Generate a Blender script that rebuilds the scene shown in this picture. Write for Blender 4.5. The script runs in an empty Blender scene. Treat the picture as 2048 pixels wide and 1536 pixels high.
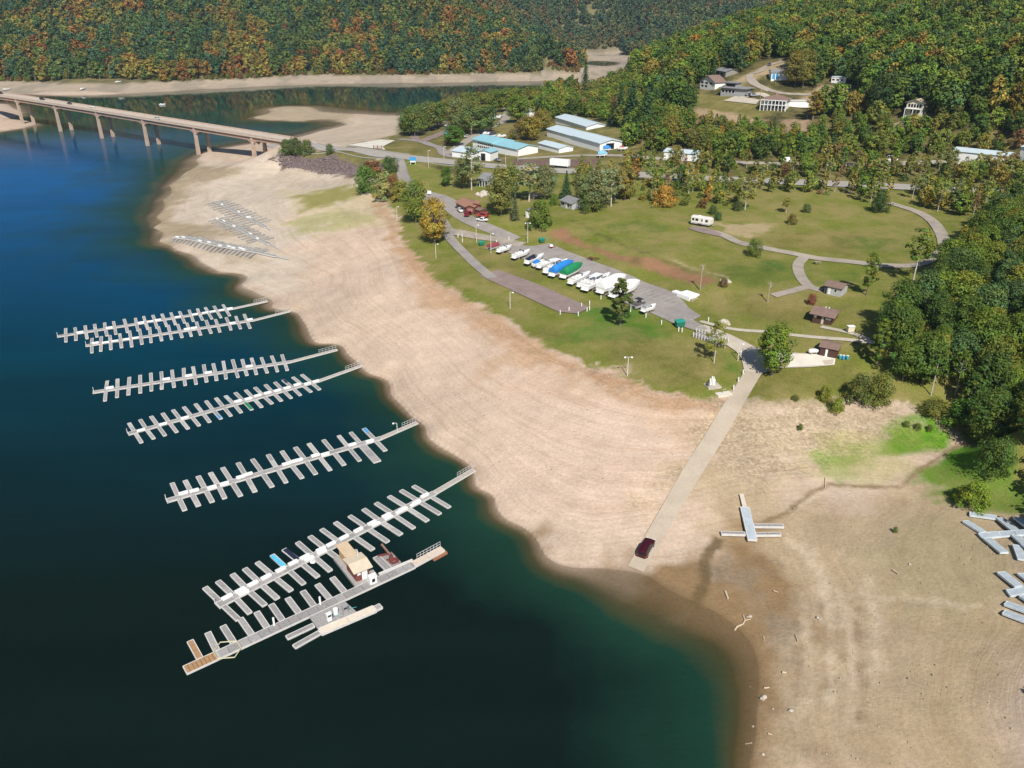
import bpy, math, random
import numpy as np
from mathutils import Vector, Matrix, geometry
R = math.radians
random.seed(7); rng = np.random.default_rng(7)
scene = bpy.context.scene
COL = scene.collection

# ------------------------------------------------------------------ camera
F, PITCH, CAMZ = 1600.0, R(26.0), 90.0
cam_d = bpy.data.cameras.new('camera'); cam = bpy.data.objects.new('camera', cam_d); COL.objects.link(cam)
cam.location = (0, 0, CAMZ); cam.rotation_euler = (R(90) - PITCH, 0, 0)
cam_d.sensor_width = 36; cam_d.lens = 36 * F / 2048; cam_d.clip_end = 6000; cam_d.clip_start = 1
scene.camera = cam
# ------------------------------------------------------------------ light
SUN_EL, SUN_AZ = R(45), R(9)              # sun behind the camera, a little to the right
w = bpy.data.worlds.new('World'); scene.world = w; w.use_nodes = True
nt = w.node_tree; bg = nt.nodes['Background']
sky = nt.nodes.new('ShaderNodeTexSky'); sky.sky_type = 'NISHITA'; sky.sun_disc = False
sky.sun_elevation = SUN_EL; sky.sun_rotation = math.pi - SUN_AZ
sky.air_density = 1.0; sky.dust_density = 0.4; sky.ozone_density = 2.0
nt.links.new(sky.outputs[0], bg.inputs[0]); bg.inputs[1].default_value = 0.065
sd = bpy.data.lights.new('sun', 'SUN'); sd.energy = 4.9; sd.angle = R(0.5); sd.color = (1, .955, .88)
so = bpy.data.objects.new('sun', sd); COL.objects.link(so)
sdir = Vector((math.sin(SUN_AZ) * math.cos(SUN_EL), -math.cos(SUN_AZ) * math.cos(SUN_EL), math.sin(SUN_EL)))
so.rotation_euler = (-sdir).to_track_quat('-Z', 'Y').to_euler(); so.location = (50, -50, 200)
scene.view_settings.view_transform = 'Standard'; scene.view_settings.look = 'None'
scene.view_settings.exposure = 0.28; scene.view_settings.gamma = 1
scene.cycles.max_bounces = 6; scene.cycles.transparent_max_bounces = 8; scene.cycles.diffuse_bounces = 2
scene.cycles.volume_bounces = 0

# ------------------------------------------------------------------ picture <-> world
SP, CP = math.sin(PITCH), math.cos(PITCH)
def W(u, v, z=0.0):
    x = (u - 1024) / F; y = (768 - v) / F
    t = (CAMZ - z) / (SP - y * CP)
    return (x * t, t * (CP + y * SP), z)
def P(x, y, z):
    up = y * SP + (z - CAMZ) * CP; d = y * CP - (z - CAMZ) * SP
    return 1024 + F * x / d, 768 - F * up / d, d
def k1(x, y): return (x * .3125, y * .3125)
def k2(x, y): return (640 + x * .3125, y * .3125)
def k3(x, y): return (1280 + x * .375, y * .375)
def k4(x, y): return (680 + x * .293, 200 + y * .293)
def k5(x, y): return (900 + x * .293, 380 + y * .293)
def k6(x, y): return (1400 + x * .3164, 400 + y * .3164)
def b1(x, y): return (80 + x * .3418, 560 + y * .3418)
def b2(x, y): return (300 + x * .3646, 820 + y * .3646)
def b3(x, y): return (300 + x * .2344, 360 + y * .2344)
def b4(x, y): return (1200 + x * .4141, 950 + y * .4141)
def b5(x, y): return (1180 + x * .332, 640 + y * .332)
def b6(x, y): return (560 + x * .1823, 1050 + y * .1823)

# ------------------------------------------------------------------ terrain height field
SHORE = [(1490,1536),(1505,1440),(1515,1360),(1508,1300),(1480,1262),(1440,1235),(1400,1212),(1365,1198),(1330,1180),(1290,1150),(1262,1143),(1200,1135),
 (1120,1130),(1085,1110),(1060,1080),(1010,1040),(970,1005),(950,980),(945,945),(920,920),(880,895),(850,870),(828,840),(815,825),(780,790),(740,750),(715,725),
 (690,705),(640,690),(620,670),(600,635),(570,622),(545,618),(548,605),(520,590),(480,570),(440,545),(400,525),(345,500),(318,485),(325,470),(303,455),(310,435),
 (325,400),(338,370),(370,345),(392,320),(402,308),(430,300),(480,291),(560,280),(600,274),(640,262),(690,250),(650,247),(590,243),(540,241),(506,235),
 (535,219),(570,213),(620,214),(640,223),(720,228),(800,231),(850,229),(900,222),(1000,205),(1080,190),(1150,172)]
FAR = [(-300,185),(-150,186),(0,187),(60,188),(200,190),(280,185),(400,178),(520,172),(640,168),(800,165),(1000,163),(1110,160),(1160,150)]
CT = [(u, v, 0) for u, v in SHORE] + [(u, v, 0) for u, v in FAR]
CT += [(u, v, 8) for u, v in [(-300,160),(-150,160),(0,157),(150,163),(260,162),(380,158),(500,153),(640,145),(800,147),(1000,143),(1100,142),(1150,141)]]
for u in (-300, -100, 100, 300, 500, 700, 860): CT += [(u, 60, 48), (u, 4, 80)]
CT += [(1100,104,28),(1010,52,48),(950,20,66),(1140,125,14)]
CT += [(1140,108,0),(1190,112,0),(1240,109,0),(1180,101,5),(1240,99,7),(1180,60,34),(1180,3,78),(1350,60,40),(1350,4,78),(1050,10,74),(1500,20,66)]
# terrace edge (full-pool line)
CT += [(u, v, 10) for u, v in [(770,400),(800,440),(806,480),(840,520),(870,560),(920,590),(960,610),(1010,640),(1080,680),(1110,700),(1160,720),(1230,745),(1300,775),(1400,795),(1440,788),(1500,800),(1580,800),(1680,797),(1790,805),(1860,820)]]
CT += [(450,330,2.5),(560,340,6),(600,390,6.5),(500,480,2.2),(420,450,1.2),(560,525,2.5),(650,450,7),(700,360,9),(450,410,2.5),(350,440,.6),(640,560,2.5),(520,322,2.5),(640,349,7),(700,352,8.5),
 (570,303,14.5),(660,312,15),(750,326,15),(560,289,15.2),(640,293,15.3),(720,301,15.5),(800,313,16),(880,322,16.3),(960,330,16.7),(1060,338,17.3),(1160,344,18),(1280,350,19),(1400,357,20),(1500,361,20.4),(1600,365,20.7),(1720,370,21),(1850,376,21.5),(2048,386,22.5),
 (700,262,3.5),(750,250,2),(640,275,2.5),(620,232,.5),(700,237,.8),(670,246,-.25),(610,229,.8),(600,258,-3),(560,258,-4),(630,254,-2.2),(520,264,-5),(560,268,-3),(800,272,13),(850,290,15),(880,250,14.5),(985,305,16.3),(930,308,16.2),(1100,288,18.3),(1180,285,19.5),(1230,298,20),(1090,265,19),(1150,258,22),(1210,262,22.5),(1000,245,16),(1060,230,16.5),(1000,222,10),
 (1160,216,18),(1200,190,24),(1240,165,30),(1290,143,38),(1350,118,43),(1450,78,56),(1560,41,69),(1800,22,77),(2048,40,75),(2200,60,76),(2048,100,60),(2200,130,60),(2048,250,38),(2048,330,26),(2250,330,32),(2048,425,22),(2250,500,32),
 (1555,213,35),(1610,216,34),(1440,172,40),(1420,178,38),(1480,192,37),(1560,158,45),(1500,150,46),(1540,128,50),(1670,165,44),(1825,235,36),(1600,245,31),(1450,260,26),(1300,250,26),(1700,300,25),(1350,310,21.5),(1500,330,21.2),(1700,345,21.5),(1900,320,24),
 (1400,448,19),(1620,520,17),(1900,490,20.5),(1750,470,19),(1300,430,19),(1500,400,20),(1700,400,20.5),(1180,440,17.5),(1100,455,16),(1095,420,16.5),(1040,478,13),(1090,490,13),(1400,612,13),(1300,562,13),(1200,525,13),(990,492,12.4),(1180,465,16.4),(1290,515,16.4),(1440,565,16.6),(1250,545,13),(1390,655,13),(1320,625,12.8),(1150,560,12.8),
 (1000,558,11.5),(1090,580,11.6),(1160,610,11.4),(1640,645,15.3),(1655,705,14),(1520,720,12.3),(1700,680,15.6),(1600,600,16.5),(1740,600,17),(1820,570,18),(1740,740,13),(1660,585,17),
 (930,420,14.5),(905,400,15),(900,470,11.8),(860,400,14),(812,370,15),(955,445,14.4),(870,455,11.5),(945,500,11.8),(1000,380,16.3),(920,370,16),(1050,380,16.8),(850,350,15.8),
 (1900,905,5),(1800,985,2.6),(1650,975,2.5),(1500,1015,1.8),(1470,1085,.8),(1900,1050,4),(1700,1100,2.6),(2048,1050,5.5),(2048,1250,5),(1800,1300,3),(1650,1400,1.8),(2048,1536,5),(1720,1536,2),(1570,1480,.7),(1590,1250,1.1),(1500,1190,.45),(1700,880,5.6),(1600,850,7.2),(1960,885,6),(2048,965,7.5),(2250,1000,14),(2250,1250,9),(2250,1536,9),(2048,860,15),(2048,700,19),(1900,700,17),(1440,1150,.35),(1420,1110,.6),
 (1340,1205,-.3),(1300,1215,-.7),(1280,1260,-1.6),(1400,1280,-1),(1450,1340,-1.3),(1450,1440,-1.8),(1400,1530,-3.5),(1200,1240,-2.2),(1200,1330,-6),(1100,1180,-2.2),(1050,1105,-2.6),(966,1026,-3),(906,957,-3),(824,876,-3),(744,786,-3),(655,716,-3),(564,647,-3),(455,577,-3),(334,517,-3),(284,470,-3),(304,380,-3),(352,320,-3),
 (600,1100,-14),(400,1300,-15),(700,900,-10),(300,650,-12),(150,450,-12),(100,330,-12),(900,1400,-14),(1050,1536,-14),(500,800,-12),(800,1050,-9),(1100,1350,-10),(0,900,-15),(200,1536,-15),(300,240,-6),(700,200,-6),(950,180,-5),(420,205,-4),(100,210,-4),(1160,132,-2),(1175,126,-1.5),(1205,128,-1.5),(1150,124,-1),(1235,126,-1),(450,245,-5),
 (15,222,1.6),(-10,226,4),(-60,228,8),(-200,235,12),(52,226,-.5),(36,215,-.4),(-10,208,1),(18,239,-.4),(75,228,-2),(48,238,-1.5),(-200,300,-6),(-100,260,-3)]
PTS = [W(*c) for c in CT]
for i in range(1, 6):                     # the boat ramp is one even slope
    a, b = W(1505, 750, 10.8), W(1272, 1140, 0); f = i / 6
    PTS.append((a[0] + (b[0]-a[0])*f, a[1] + (b[1]-a[1])*f, 10.8 * (1 - f)))
PTS += [(-100,1500,60),(60,1480,22),(-900,1500,130),(-400,1600,130),(0,1900,95),(400,1900,95),(900,1900,120),(700,1200,100),(900,700,95),(-900,2300,140),(900,2300,140),(0,2300,130),
 (500,900,78),(320,1000,40),(0,0,-15),(300,0,25),(-300,0,-20),(-900,300,-20),(-900,0,-20),(900,0,90),(900,300,80),(400,250,55),(300,120,36)]
PT = np.array(PTS); PC = PT[:, :2]
def kern(d2): return np.sqrt(d2 + 9.0)
def _solve():
    n = len(PT); d2 = ((PC[:, None] - PC[None]) ** 2).sum(-1)
    A = np.zeros((n + 3, n + 3)); A[:n, :n] = kern(d2) - 0.0
    A[:n, :n] += np.eye(n) * -0.6
    A[:n, n] = 1; A[:n, n+1:] = PC / 1000; A[n, :n] = 1; A[n+1:, :n] = PC.T / 1000
    b = np.zeros(n + 3); b[:n] = PT[:, 2]
    return np.linalg.solve(A, b)
SOL = _solve()
def H(x, y):
    x = np.atleast_1d(np.asarray(x, float)); y = np.atleast_1d(np.asarray(y, float)); out = np.empty(len(x)); n = len(PT)
    for s in range(0, len(x), 20000):
        xs, ys = x[s:s+20000], y[s:s+20000]
        d2 = (xs[:, None] - PC[None, :, 0]) ** 2 + (ys[:, None] - PC[None, :, 1]) ** 2
        out[s:s+20000] = kern(d2) @ SOL[:n] + SOL[n] + xs / 1000 * SOL[n+1] + ys / 1000 * SOL[n+2]
    return out
def h1(x, y): return float(H([x], [y])[0])
_TT = np.geomspace(40, 2600, 500)
def at(u, v):
    """ground point seen at picture point (u, v)"""
    x = (u - 1024) / F; y = (768 - v) / F
    d = np.array([x, CP + y * SP, -SP + y * CP])
    pts = d[None] * _TT[:, None]; pts[:, 2] += CAMZ
    g = pts[:, 2] - H(pts[:, 0], pts[:, 1])
    idx = np.nonzero(g < 0)[0]
    if len(idx) == 0: return Vector(W(u, min(v, 2000), 0))
    i = max(1, idx[0]); lo, hi = _TT[i-1], _TT[i]
    for _ in range(24):
        m = (lo + hi) / 2
        if CAMZ + d[2] * m - h1(d[0] * m, d[1] * m) < 0: hi = m
        else: lo = m
    return Vector((d[0] * hi, d[1] * hi, CAMZ + d[2] * hi))
def rise(p, vtop):
    """height above ground point p at which a vertical post reaches picture row vtop"""
    y = (768 - vtop) / F
    q = (y * p[1] * CP - p[1] * SP) / (CP + y * SP)
    return q + CAMZ - p[2]
def vn(x, y, s, seed=0):
    """smooth value noise 0..1"""
    r = np.random.default_rng(seed).random((128, 128))
    X = np.asarray(x) / s + 1000.37; Y = np.asarray(y) / s + 1000.71
    xi = np.floor(X).astype(int); yi = np.floor(Y).astype(int); fx = X - xi; fy = Y - yi
    fx = fx * fx * (3 - 2 * fx); fy = fy * fy * (3 - 2 * fy)
    a = r[xi % 128, yi % 128]; b = r[(xi+1) % 128, yi % 128]; c = r[xi % 128, (yi+1) % 128]; d = r[(xi+1) % 128, (yi+1) % 128]
    return (a * (1-fx) + b * fx) * (1-fy) + (c * (1-fx) + d * fx) * fy
def sdist(x, y, poly):
    """signed distance to polygon, negative inside"""
    d = np.full(len(x), 1e9); ins = np.zeros(len(x), bool); n = len(poly)
    for i in range(n):
        ax, ay = poly[i][:2]; bx, by = poly[(i+1) % n][:2]
        ex, ey = bx-ax, by-ay; L = ex*ex + ey*ey + 1e-9
        t = np.clip(((x-ax)*ex + (y-ay)*ey) / L, 0, 1)
        d = np.minimum(d, (x-ax-t*ex)**2 + (y-ay-t*ey)**2)
        c = (ay > y) != (by > y)
        ins ^= c & (x < ex * (y-ay) / (ey if abs(ey) > 1e-9 else 1e-9) + ax)
    d = np.sqrt(d); return np.where(ins, -d, d)

# ------------------------------------------------------------------ materials
def newmat(name):
    m = bpy.data.materials.new(name); m.use_nodes = True
    return m, m.node_tree, m.node_tree.nodes['Principled BSDF']
def pm(name, col, rough=.7, var=.18, scale=1.5, metal=0.0, spec=.5, bump=0.0, objcol=False):
    """plain paint / wood / metal with procedural unevenness"""
    m, t, b = newmat(name); N = t.nodes; L = t.links
    tc = N.new('ShaderNodeTexCoord'); no = N.new('ShaderNodeTexNoise'); no.inputs['Scale'].default_value = scale; no.inputs['Detail'].default_value = 5
    L.new(tc.outputs['Object'], no.inputs['Vector'])
    mr = N.new('ShaderNodeMapRange'); mr.inputs[1].default_value = .25; mr.inputs[2].default_value = .75
    mr.inputs[3].default_value = 1 - var; mr.inputs[4].default_value = 1 + var
    L.new(no.outputs[0], mr.inputs[0])
    mx = N.new('ShaderNodeMix'); mx.data_type = 'RGBA'; mx.blend_type = 'MULTIPLY'; mx.inputs[0].default_value = 1
    if objcol:
        oi = N.new('ShaderNodeObjectInfo'); L.new(oi.outputs['Color'], mx.inputs[6])
    else: mx.inputs[6].default_value = (*col, 1)
    L.new(mr.outputs[0], mx.inputs[7]); L.new(mx.outputs[2], b.inputs['Base Color'])
    b.inputs['Roughness'].default_value = rough; b.inputs['Metallic'].default_value = metal; b.inputs['Specular IOR Level'].default_value = spec
    if bump:
        bp = N.new('ShaderNodeBump'); bp.inputs['Strength'].default_value = bump; bp.inputs['Distance'].default_value = .1
        L.new(no.outputs[0], bp.inputs['Height']); L.new(bp.outputs[0], b.inputs['Normal'])
    return m
M = {}
def mm(name, *a, **k):
    if name not in M: M[name] = pm(name, *a, **k)
    return M[name]
white = mm('white_paint', (.78,.78,.76), .5, .05)
gel = mm('white_gelcoat', (.80,.80,.79), .25, .05)
grey_deck = mm('weathered_deck', (.33,.31,.30), .9, .22, 2.5)
grey_deck2 = mm('weathered_deck_dark', (.27,.255,.245), .9, .22, 2.5)
deck_edge = mm('dock_edge_board', (.58,.56,.53), .8, .12)
deck_sand = mm('sanded_deck', (.56,.46,.37), .9, .1)
deck_new = mm('new_brown_deck', (.36,.21,.10), .85, .2)
old_deck = mm('silted_deck', (.30,.285,.27), .9, .3, 1)
steel_deck = mm('galvanised_deck', (.40,.45,.49), .6, .15, 1)
float_m = mm('float_black', (.05,.05,.05), .8)
galv = mm('galvanised_pipe', (.55,.55,.54), .45, .1, metal=.4)
cyan = mm('cyan_mat', (.10,.48,.68), .6, .1)
navy = mm('navy_cover', (.012,.015,.04), .6, .1)
bluec = mm('blue_cover', (.02,.20,.60), .6, .15, 1)
greenc = mm('green_cover', (.01,.21,.075), .6, .15, 1)
wrap = mm('white_shrink_wrap', (.82,.82,.82), .35, .06)
glass = mm('dark_glass', (.012,.014,.018), .12, .1)
black = mm('black_rubber', (.02,.02,.02), .8)
conc = mm('bridge_concrete', (.43,.32,.25), .85, .16, .4)
concd = mm('bridge_girder_paint', (.36,.235,.175), .8, .15, .3)
brown = mm('brown_siding', (.075,.032,.022), .8, .2)
brownroof = mm('brown_roof', (.20,.13,.105), .85, .2, .8)
redbrown = mm('red_brown_siding', (.17,.045,.035), .8, .15)
tanroof = mm('tan_roof', (.58,.44,.29), .8, .08)
tealroof = mm('turquoise_roof', (.25,.48,.54), .5, .06, .3)
ltroof = mm('pale_blue_roof', (.50,.58,.62), .5, .05, .3)
greyroof = mm('grey_roof', (.21,.21,.215), .8, .15, .8)
greenroof = mm('green_roof', (.05,.20,.16), .7, .1)
cream = mm('cream_siding', (.62,.56,.42), .7, .1)
wood = mm('pole_wood', (.33,.27,.20), .9, .2)
palepole = mm('pale_pole', (.60,.57,.52), .7, .1)
stone = mm('pale_stone', (.44,.39,.33), .9, .25, 2)
drift = mm('driftwood', (.50,.40,.29), .9, .2, 2)
dumpg = mm('dumpster_green', (.015,.16,.10), .5, .15)
bluep = mm('blue_paint', (.05,.28,.55), .5, .1)
tealp = mm('teal_paint', (.05,.33,.36), .5, .1)
redp = mm('red_paint', (.40,.04,.04), .5, .15)
rust = mm('rusty_steel', (.15,.035,.03), .7, .25)
maroonc = mm('maroon_cover', (.25,.05,.06), .7, .1)
greyp = mm('grey_paint', (.30,.30,.30), .6, .1)
paint = pm('vehicle_paint', (1,1,1), .3, .03, objcol=True)
tail = mm('red_lens', (.4,.02,.02), .3)

# ------------------------------------------------------------------ mesh builder
class MB:
    def __init__(s): s.v = []; s.f = []; s.m = []
    def add(s, vs, fs, m=0):
        o = len(s.v); s.v += [tuple(p) for p in vs]; s.f += [tuple(i + o for i in f) for f in fs]; s.m += [m] * len(fs); return s
    def box(s, x0, y0, z0, x1, y1, z1, m=0):
        return s.add([(x0,y0,z0),(x1,y0,z0),(x1,y1,z0),(x0,y1,z0),(x0,y0,z1),(x1,y0,z1),(x1,y1,z1),(x0,y1,z1)],
                     [(0,3,2,1),(4,5,6,7),(0,1,5,4),(1,2,6,5),(2,3,7,6),(3,0,4,7)], m)
    def beam(s, p, q, w, h, m=0, up=(0,0,1)):
        """box whose TOP centre line runs p->q"""
        p = Vector(p); q = Vector(q); d = (q - p).normalized(); side = d.cross(Vector(up))
        if side.length < 1e-4: side = d.cross(Vector((0,1,0)))
        side.normalize(); n = side.cross(d)
        a = side * w / 2; b = -n * h
        vs = [p-a+b, p+a+b, q+a+b, q-a+b, p-a, p+a, q+a, q-a]
        return s.add(vs, [(0,3,2,1),(4,5,6,7),(0,1,5,4),(1,2,6,5),(2,3,7,6),(3,0,4,7)], m)
    def tube(s, pts, rs, n=8, m=0, caps=True):
        pts = [Vector(p) for p in pts]; o = len(s.v)
        if not isinstance(rs, (list, tuple)): rs = [rs] * len(pts)
        for i, p in enumerate(pts):
            d = (pts[min(i+1, len(pts)-1)] - pts[max(i-1, 0)]).normalized()
            a = d.orthogonal().normalized() if abs(d.z) < .95 else d.cross(Vector((0,1,0))).normalized()
            if abs(d.z) < .95: a = d.cross(Vector((0,0,1))).normalized()
            b = d.cross(a)
            for k in range(n):
                t = 2 * math.pi * k / n; s.v.append(tuple(p + (a * math.cos(t) + b * math.sin(t)) * rs[i]))
        for i in range(len(pts)-1):
            for k in range(n):
                k2_ = (k+1) % n; s.f.append((o+i*n+k, o+i*n+k2_, o+(i+1)*n+k2_, o+(i+1)*n+k)); s.m.append(m)
        if caps:
            s.f.append(tuple(o+k for k in range(n))[::-1]); s.m.append(m)
            s.f.append(tuple(o+(len(pts)-1)*n+k for k in range(n))); s.m.append(m)
        return s
    def prism(s, poly, z0, z1, m=0):
        n = len(poly); vs = [(x, y, z0) for x, y in poly] + [(x, y, z1) for x, y in poly]
        fs = [tuple(range(n))[::-1], tuple(range(n, 2*n))] + [(i, (i+1) % n, n+(i+1) % n, n+i) for i in range(n)]
        return s.add(vs, fs, m)
    def xprism(s, prof, x0, x1, m=0):
        """profile in (y,z), extruded along x"""
        n = len(prof); vs = [(x0, a, b) for a, b in prof] + [(x1, a, b) for a, b in prof]
        fs = [tuple(range(n))[::-1], tuple(range(n, 2*n))] + [(i, (i+1) % n, n+(i+1) % n, n+i) for i in range(n)]
        return s.add(vs, fs, m)
    def loft(s, rings, m=0, closed=True, caps=True):
        o = len(s.v); n = len(rings[0])
        for r in rings: s.v += [tuple(p) for p in r]
        for i in range(len(rings)-1):
            for k in range(n if closed else n-1):
                k2_ = (k+1) % n; s.f.append((o+i*n+k, o+i*n+k2_, o+(i+1)*n+k2_, o+(i+1)*n+k)); s.m.append(m)
        if caps:
            s.f.append(tuple(o+k for k in range(n))[::-1]); s.m.append(m)
            s.f.append(tuple(o+(len(rings)-1)*n+k for k in range(n))); s.m.append(m)
        return s
    def build(s, name, mats, parent=None, smooth=False, org=(0,0,0), fixn=True):
        me = bpy.data.meshes.new(name)
        me.from_pydata([(a-org[0], b-org[1], c-org[2]) for a, b, c in s.v], [], s.f)
        for m in (mats if isinstance(mats, (list, tuple)) else [mats]): me.materials.append(m)
        me.polygons.foreach_set('material_index', s.m)
        if smooth: me.polygons.foreach_set('use_smooth', [True] * len(s.f))
        if fixn:
            import bmesh
            bm = bmesh.new(); bm.from_mesh(me); bmesh.ops.recalc_face_normals(bm, faces=bm.faces); bm.to_mesh(me); bm.free()
        o = bpy.data.objects.new(name, me); COL.objects.link(o)
        if parent: o.parent = parent
        return o
def tag(o, label=None, cat=None, group=None, kind=None):
    if label: o['label'] = label
    if cat: o['category'] = cat
    if group: o['group'] = group
    if kind: o['kind'] = kind
    return o
def thing(name, label, cat, loc, rz=0, group=None):
    o = bpy.data.objects.new(name, None); COL.objects.link(o); o.location = loc; o.rotation_euler = (0, 0, rz); o.empty_display_size = .5
    return tag(o, label, cat, group)
def dup(root, loc, rz, label=None, group=None, color=None, scale=None):
    r = root.copy(); COL.objects.link(r); r.location = loc; r.rotation_euler = (0, 0, rz)
    if scale: r.scale = scale
    if label: r['label'] = label
    if group: r['group'] = group
    for ch in list(root.children):
        c = ch.copy(); COL.objects.link(c); c.parent = r
        if color: c.color = color
        for g in ch.children:
            e = g.copy(); COL.objects.link(e); e.parent = c
            if color: e.color = color
    return r
ORD = ['first','second','third','fourth','fifth','sixth','seventh','eighth','ninth','tenth','eleventh','twelfth','thirteenth','fourteenth','fifteenth','sixteenth',
       'seventeenth','eighteenth','nineteenth','twentieth','twenty-first','twenty-second','twenty-third','twenty-fourth','twenty-fifth']
def ring_mesh(name, V, Fq, mats, smooth=False):
    """quick mesh from numpy arrays (quads)"""
    me = bpy.data.meshes.new(name); nv, nf = len(V), len(Fq); k = Fq.shape[1]
    me.vertices.add(nv); me.vertices.foreach_set('co', np.ascontiguousarray(V, dtype=np.float32).ravel())
    me.loops.add(nf * k); me.loops.foreach_set('vertex_index', np.ascontiguousarray(Fq, dtype=np.int32).ravel())
    me.polygons.add(nf); me.polygons.foreach_set('loop_start', np.arange(0, nf * k, k, dtype=np.int32))
    if smooth: me.polygons.foreach_set('use_smooth', np.ones(nf, dtype=bool))
    for m in mats: me.materials.append(m)
    me.update(calc_edges=True); return me

# ================================================================== THE SETTING
def nonuni(a, b, step):
    out = [a]
    while out[-1] < b: out.append(out[-1] + step(out[-1]))
    return np.array(out)
ys = np.concatenate([np.arange(-80, 60, 20), nonuni(60, 1150, lambda y: max(.55, y*y/95000)), np.arange(1165, 2320, 22)])
xh = nonuni(0, 1000, lambda x: .6 if x < 75 else (.85 if x < 130 else (1.4 if x < 200 else max(2., x/90))))
xs = np.concatenate([-xh[::-1][:-1], xh])
# the lake side needs no fine columns
xs = np.array([x for i, x in enumerate(xs) if x > -5 or i % 2 == 0 or x < -200])
GX, GY = np.meshgrid(xs, ys); gx, gy = GX.ravel(), GY.ravel()
gz = H(gx, gy)
# small relief, always cutting downward so sheets laid on the smooth surface stay on top
rel = vn(gx, gy, 2.3, 1) * .10 + vn(gx, gy, 9, 2) * .25
shore_f = np.clip(np.abs(gz) / 1.0, .15, 1) * np.clip(1.3 - gy / 600, 0.1, 1)
gz2 = gz - rel * shore_f
def poly_at(px): return [at(*p) for p in px]
colr = np.empty((len(gx), 3)); colr[:] = (.47, .365, .28)
grass = np.zeros(len(gx)); stony = np.zeros(len(gx)); strand = np.ones(len(gx))
def zone(px, c, soft=1.5, rag=3.0, g=None, st=None, sr=None, amount=1.0, seed=5, world=False):
    poly = px if world else poly_at(px)
    ax = [p[0] for p in poly]; ay = [p[1] for p in poly]; mg = soft + rag + 2
    sel = np.nonzero((gx > min(ax)-mg) & (gx < max(ax)+mg) & (gy > min(ay)-mg) & (gy < max(ay)+mg))[0]
    if len(sel) == 0: return
    x, y = gx[sel], gy[sel]
    d = sdist(x, y, poly) + (vn(x, y, max(rag*1.5, 1), seed) - .5) * 2 * rag + (vn(x, y, max(rag*.5, .7), seed+1) - .5) * rag
    a = np.clip(.5 - d / (2 * soft), 0, 1) * amount
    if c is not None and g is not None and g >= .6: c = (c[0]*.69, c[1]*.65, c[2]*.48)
    if c is not None: colr[sel] = colr[sel] * (1 - a[:, None]) + np.array(c) * a[:, None]
    for arr, val in ((grass, g), (stony, st), (strand, sr)):
        if val is not None: arr[sel] = arr[sel] * (1 - a) + val * a
# --- bare lake bed
zone([(395,320),(520,318),(700,350),(720,400),(640,470),(600,540),(540,600),(440,545),(345,500),(320,460),(340,380)], (.50,.42,.335), 6, 8)
zone([(600,400),(760,405),(800,450),(850,540),(1000,640),(1150,720),(1300,775),(1430,795),(1400,900),(1310,1040),(1200,1085),(1080,1010),(960,900),(850,790),(720,660),(640,560)], (.54,.41,.315), 8, 12)
zone([(830,545),(1000,645),(1150,725),(1300,780),(1420,798),(1370,880),(1200,830),(1000,720),(880,620)], (.49,.35,.25), 6, 9, amount=.75)
zone([(780,430),(1010,640),(1110,705),(1250,765),(1240,790),(1050,705),(900,610),(800,500)], (.40,.265,.165), 2.5, 5, amount=.7)
zone([(560,380),(700,372),(770,400),(800,445),(700,450),(600,470)], (.47,.40,.24), 4, 6, amount=.6)
zone([(590,392),(690,368),(722,388),(650,415),(600,425)], (.33,.33,.09), 3, 5, g=.6, amount=.85)
zone([(580,432),(690,418),(760,430),(690,448),(590,470)], (.33,.32,.13), 2.5, 6, g=.4, amount=.6)
zone([(318,395),(385,322),(470,330),(475,345),(400,362),(365,400),(350,440),(440,458),(480,468),(400,482),(330,495),(298,455)], (.30,.235,.145), 4, 6, amount=.85)
zone([(395,470),(470,500),(520,520),(480,520),(420,500)], (.36,.29,.18), 3, 4, amount=.6)
zone([(545,262),(700,240),(810,225),(815,272),(700,296),(560,300)], (.46,.375,.285), 6, 6)
zone([(500,236),(535,210),(640,212),(720,226),(690,246),(560,247)], (.37,.295,.20), 5, 5)
zone([(610,240),(665,238),(690,250),(640,256)], (.16,.12,.07), 3, 3)
zone([(1440,960),(2100,880),(2100,1600),(1480,1600),(1540,1300)], (.39,.30,.195), 5, 8)
zone([b4(1380,150),b4(1700,170),b4(1900,300),b4(1950,560),b4(1850,640),b4(1500,560),b4(1400,400)], (.34,.28,.165), 4, 6, g=.12, amount=.75)
zone([b4(1480,640),b4(2060,650),b4(2060,1430),b4(1350,1430)], (.39,.30,.18), 7, 8, amount=.7)
zone([(1090,1095),(1210,1128),(1300,1140),(1395,1095),(1450,1050),(1500,1062),(1560,1100),(1605,1180),(1615,1300),(1590,1450),(1560,1560),(1440,1560),(1380,1300),(1200,1180)], (.25,.165,.085), 3, 5, sr=.5)
zone([(1420,1130),(1500,1140),(1580,1230),(1590,1300),(1570,1290),(1500,1190),(1440,1160)], (.24,.20,.155), 1.5, 3, st=.5, amount=.5)
zone([(1440,1195),(1490,1240),(1525,1300),(1530,1400),(1515,1540),(1490,1540),(1500,1300)], (.235,.155,.08), 1.5, 1.5, amount=.6)
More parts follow.
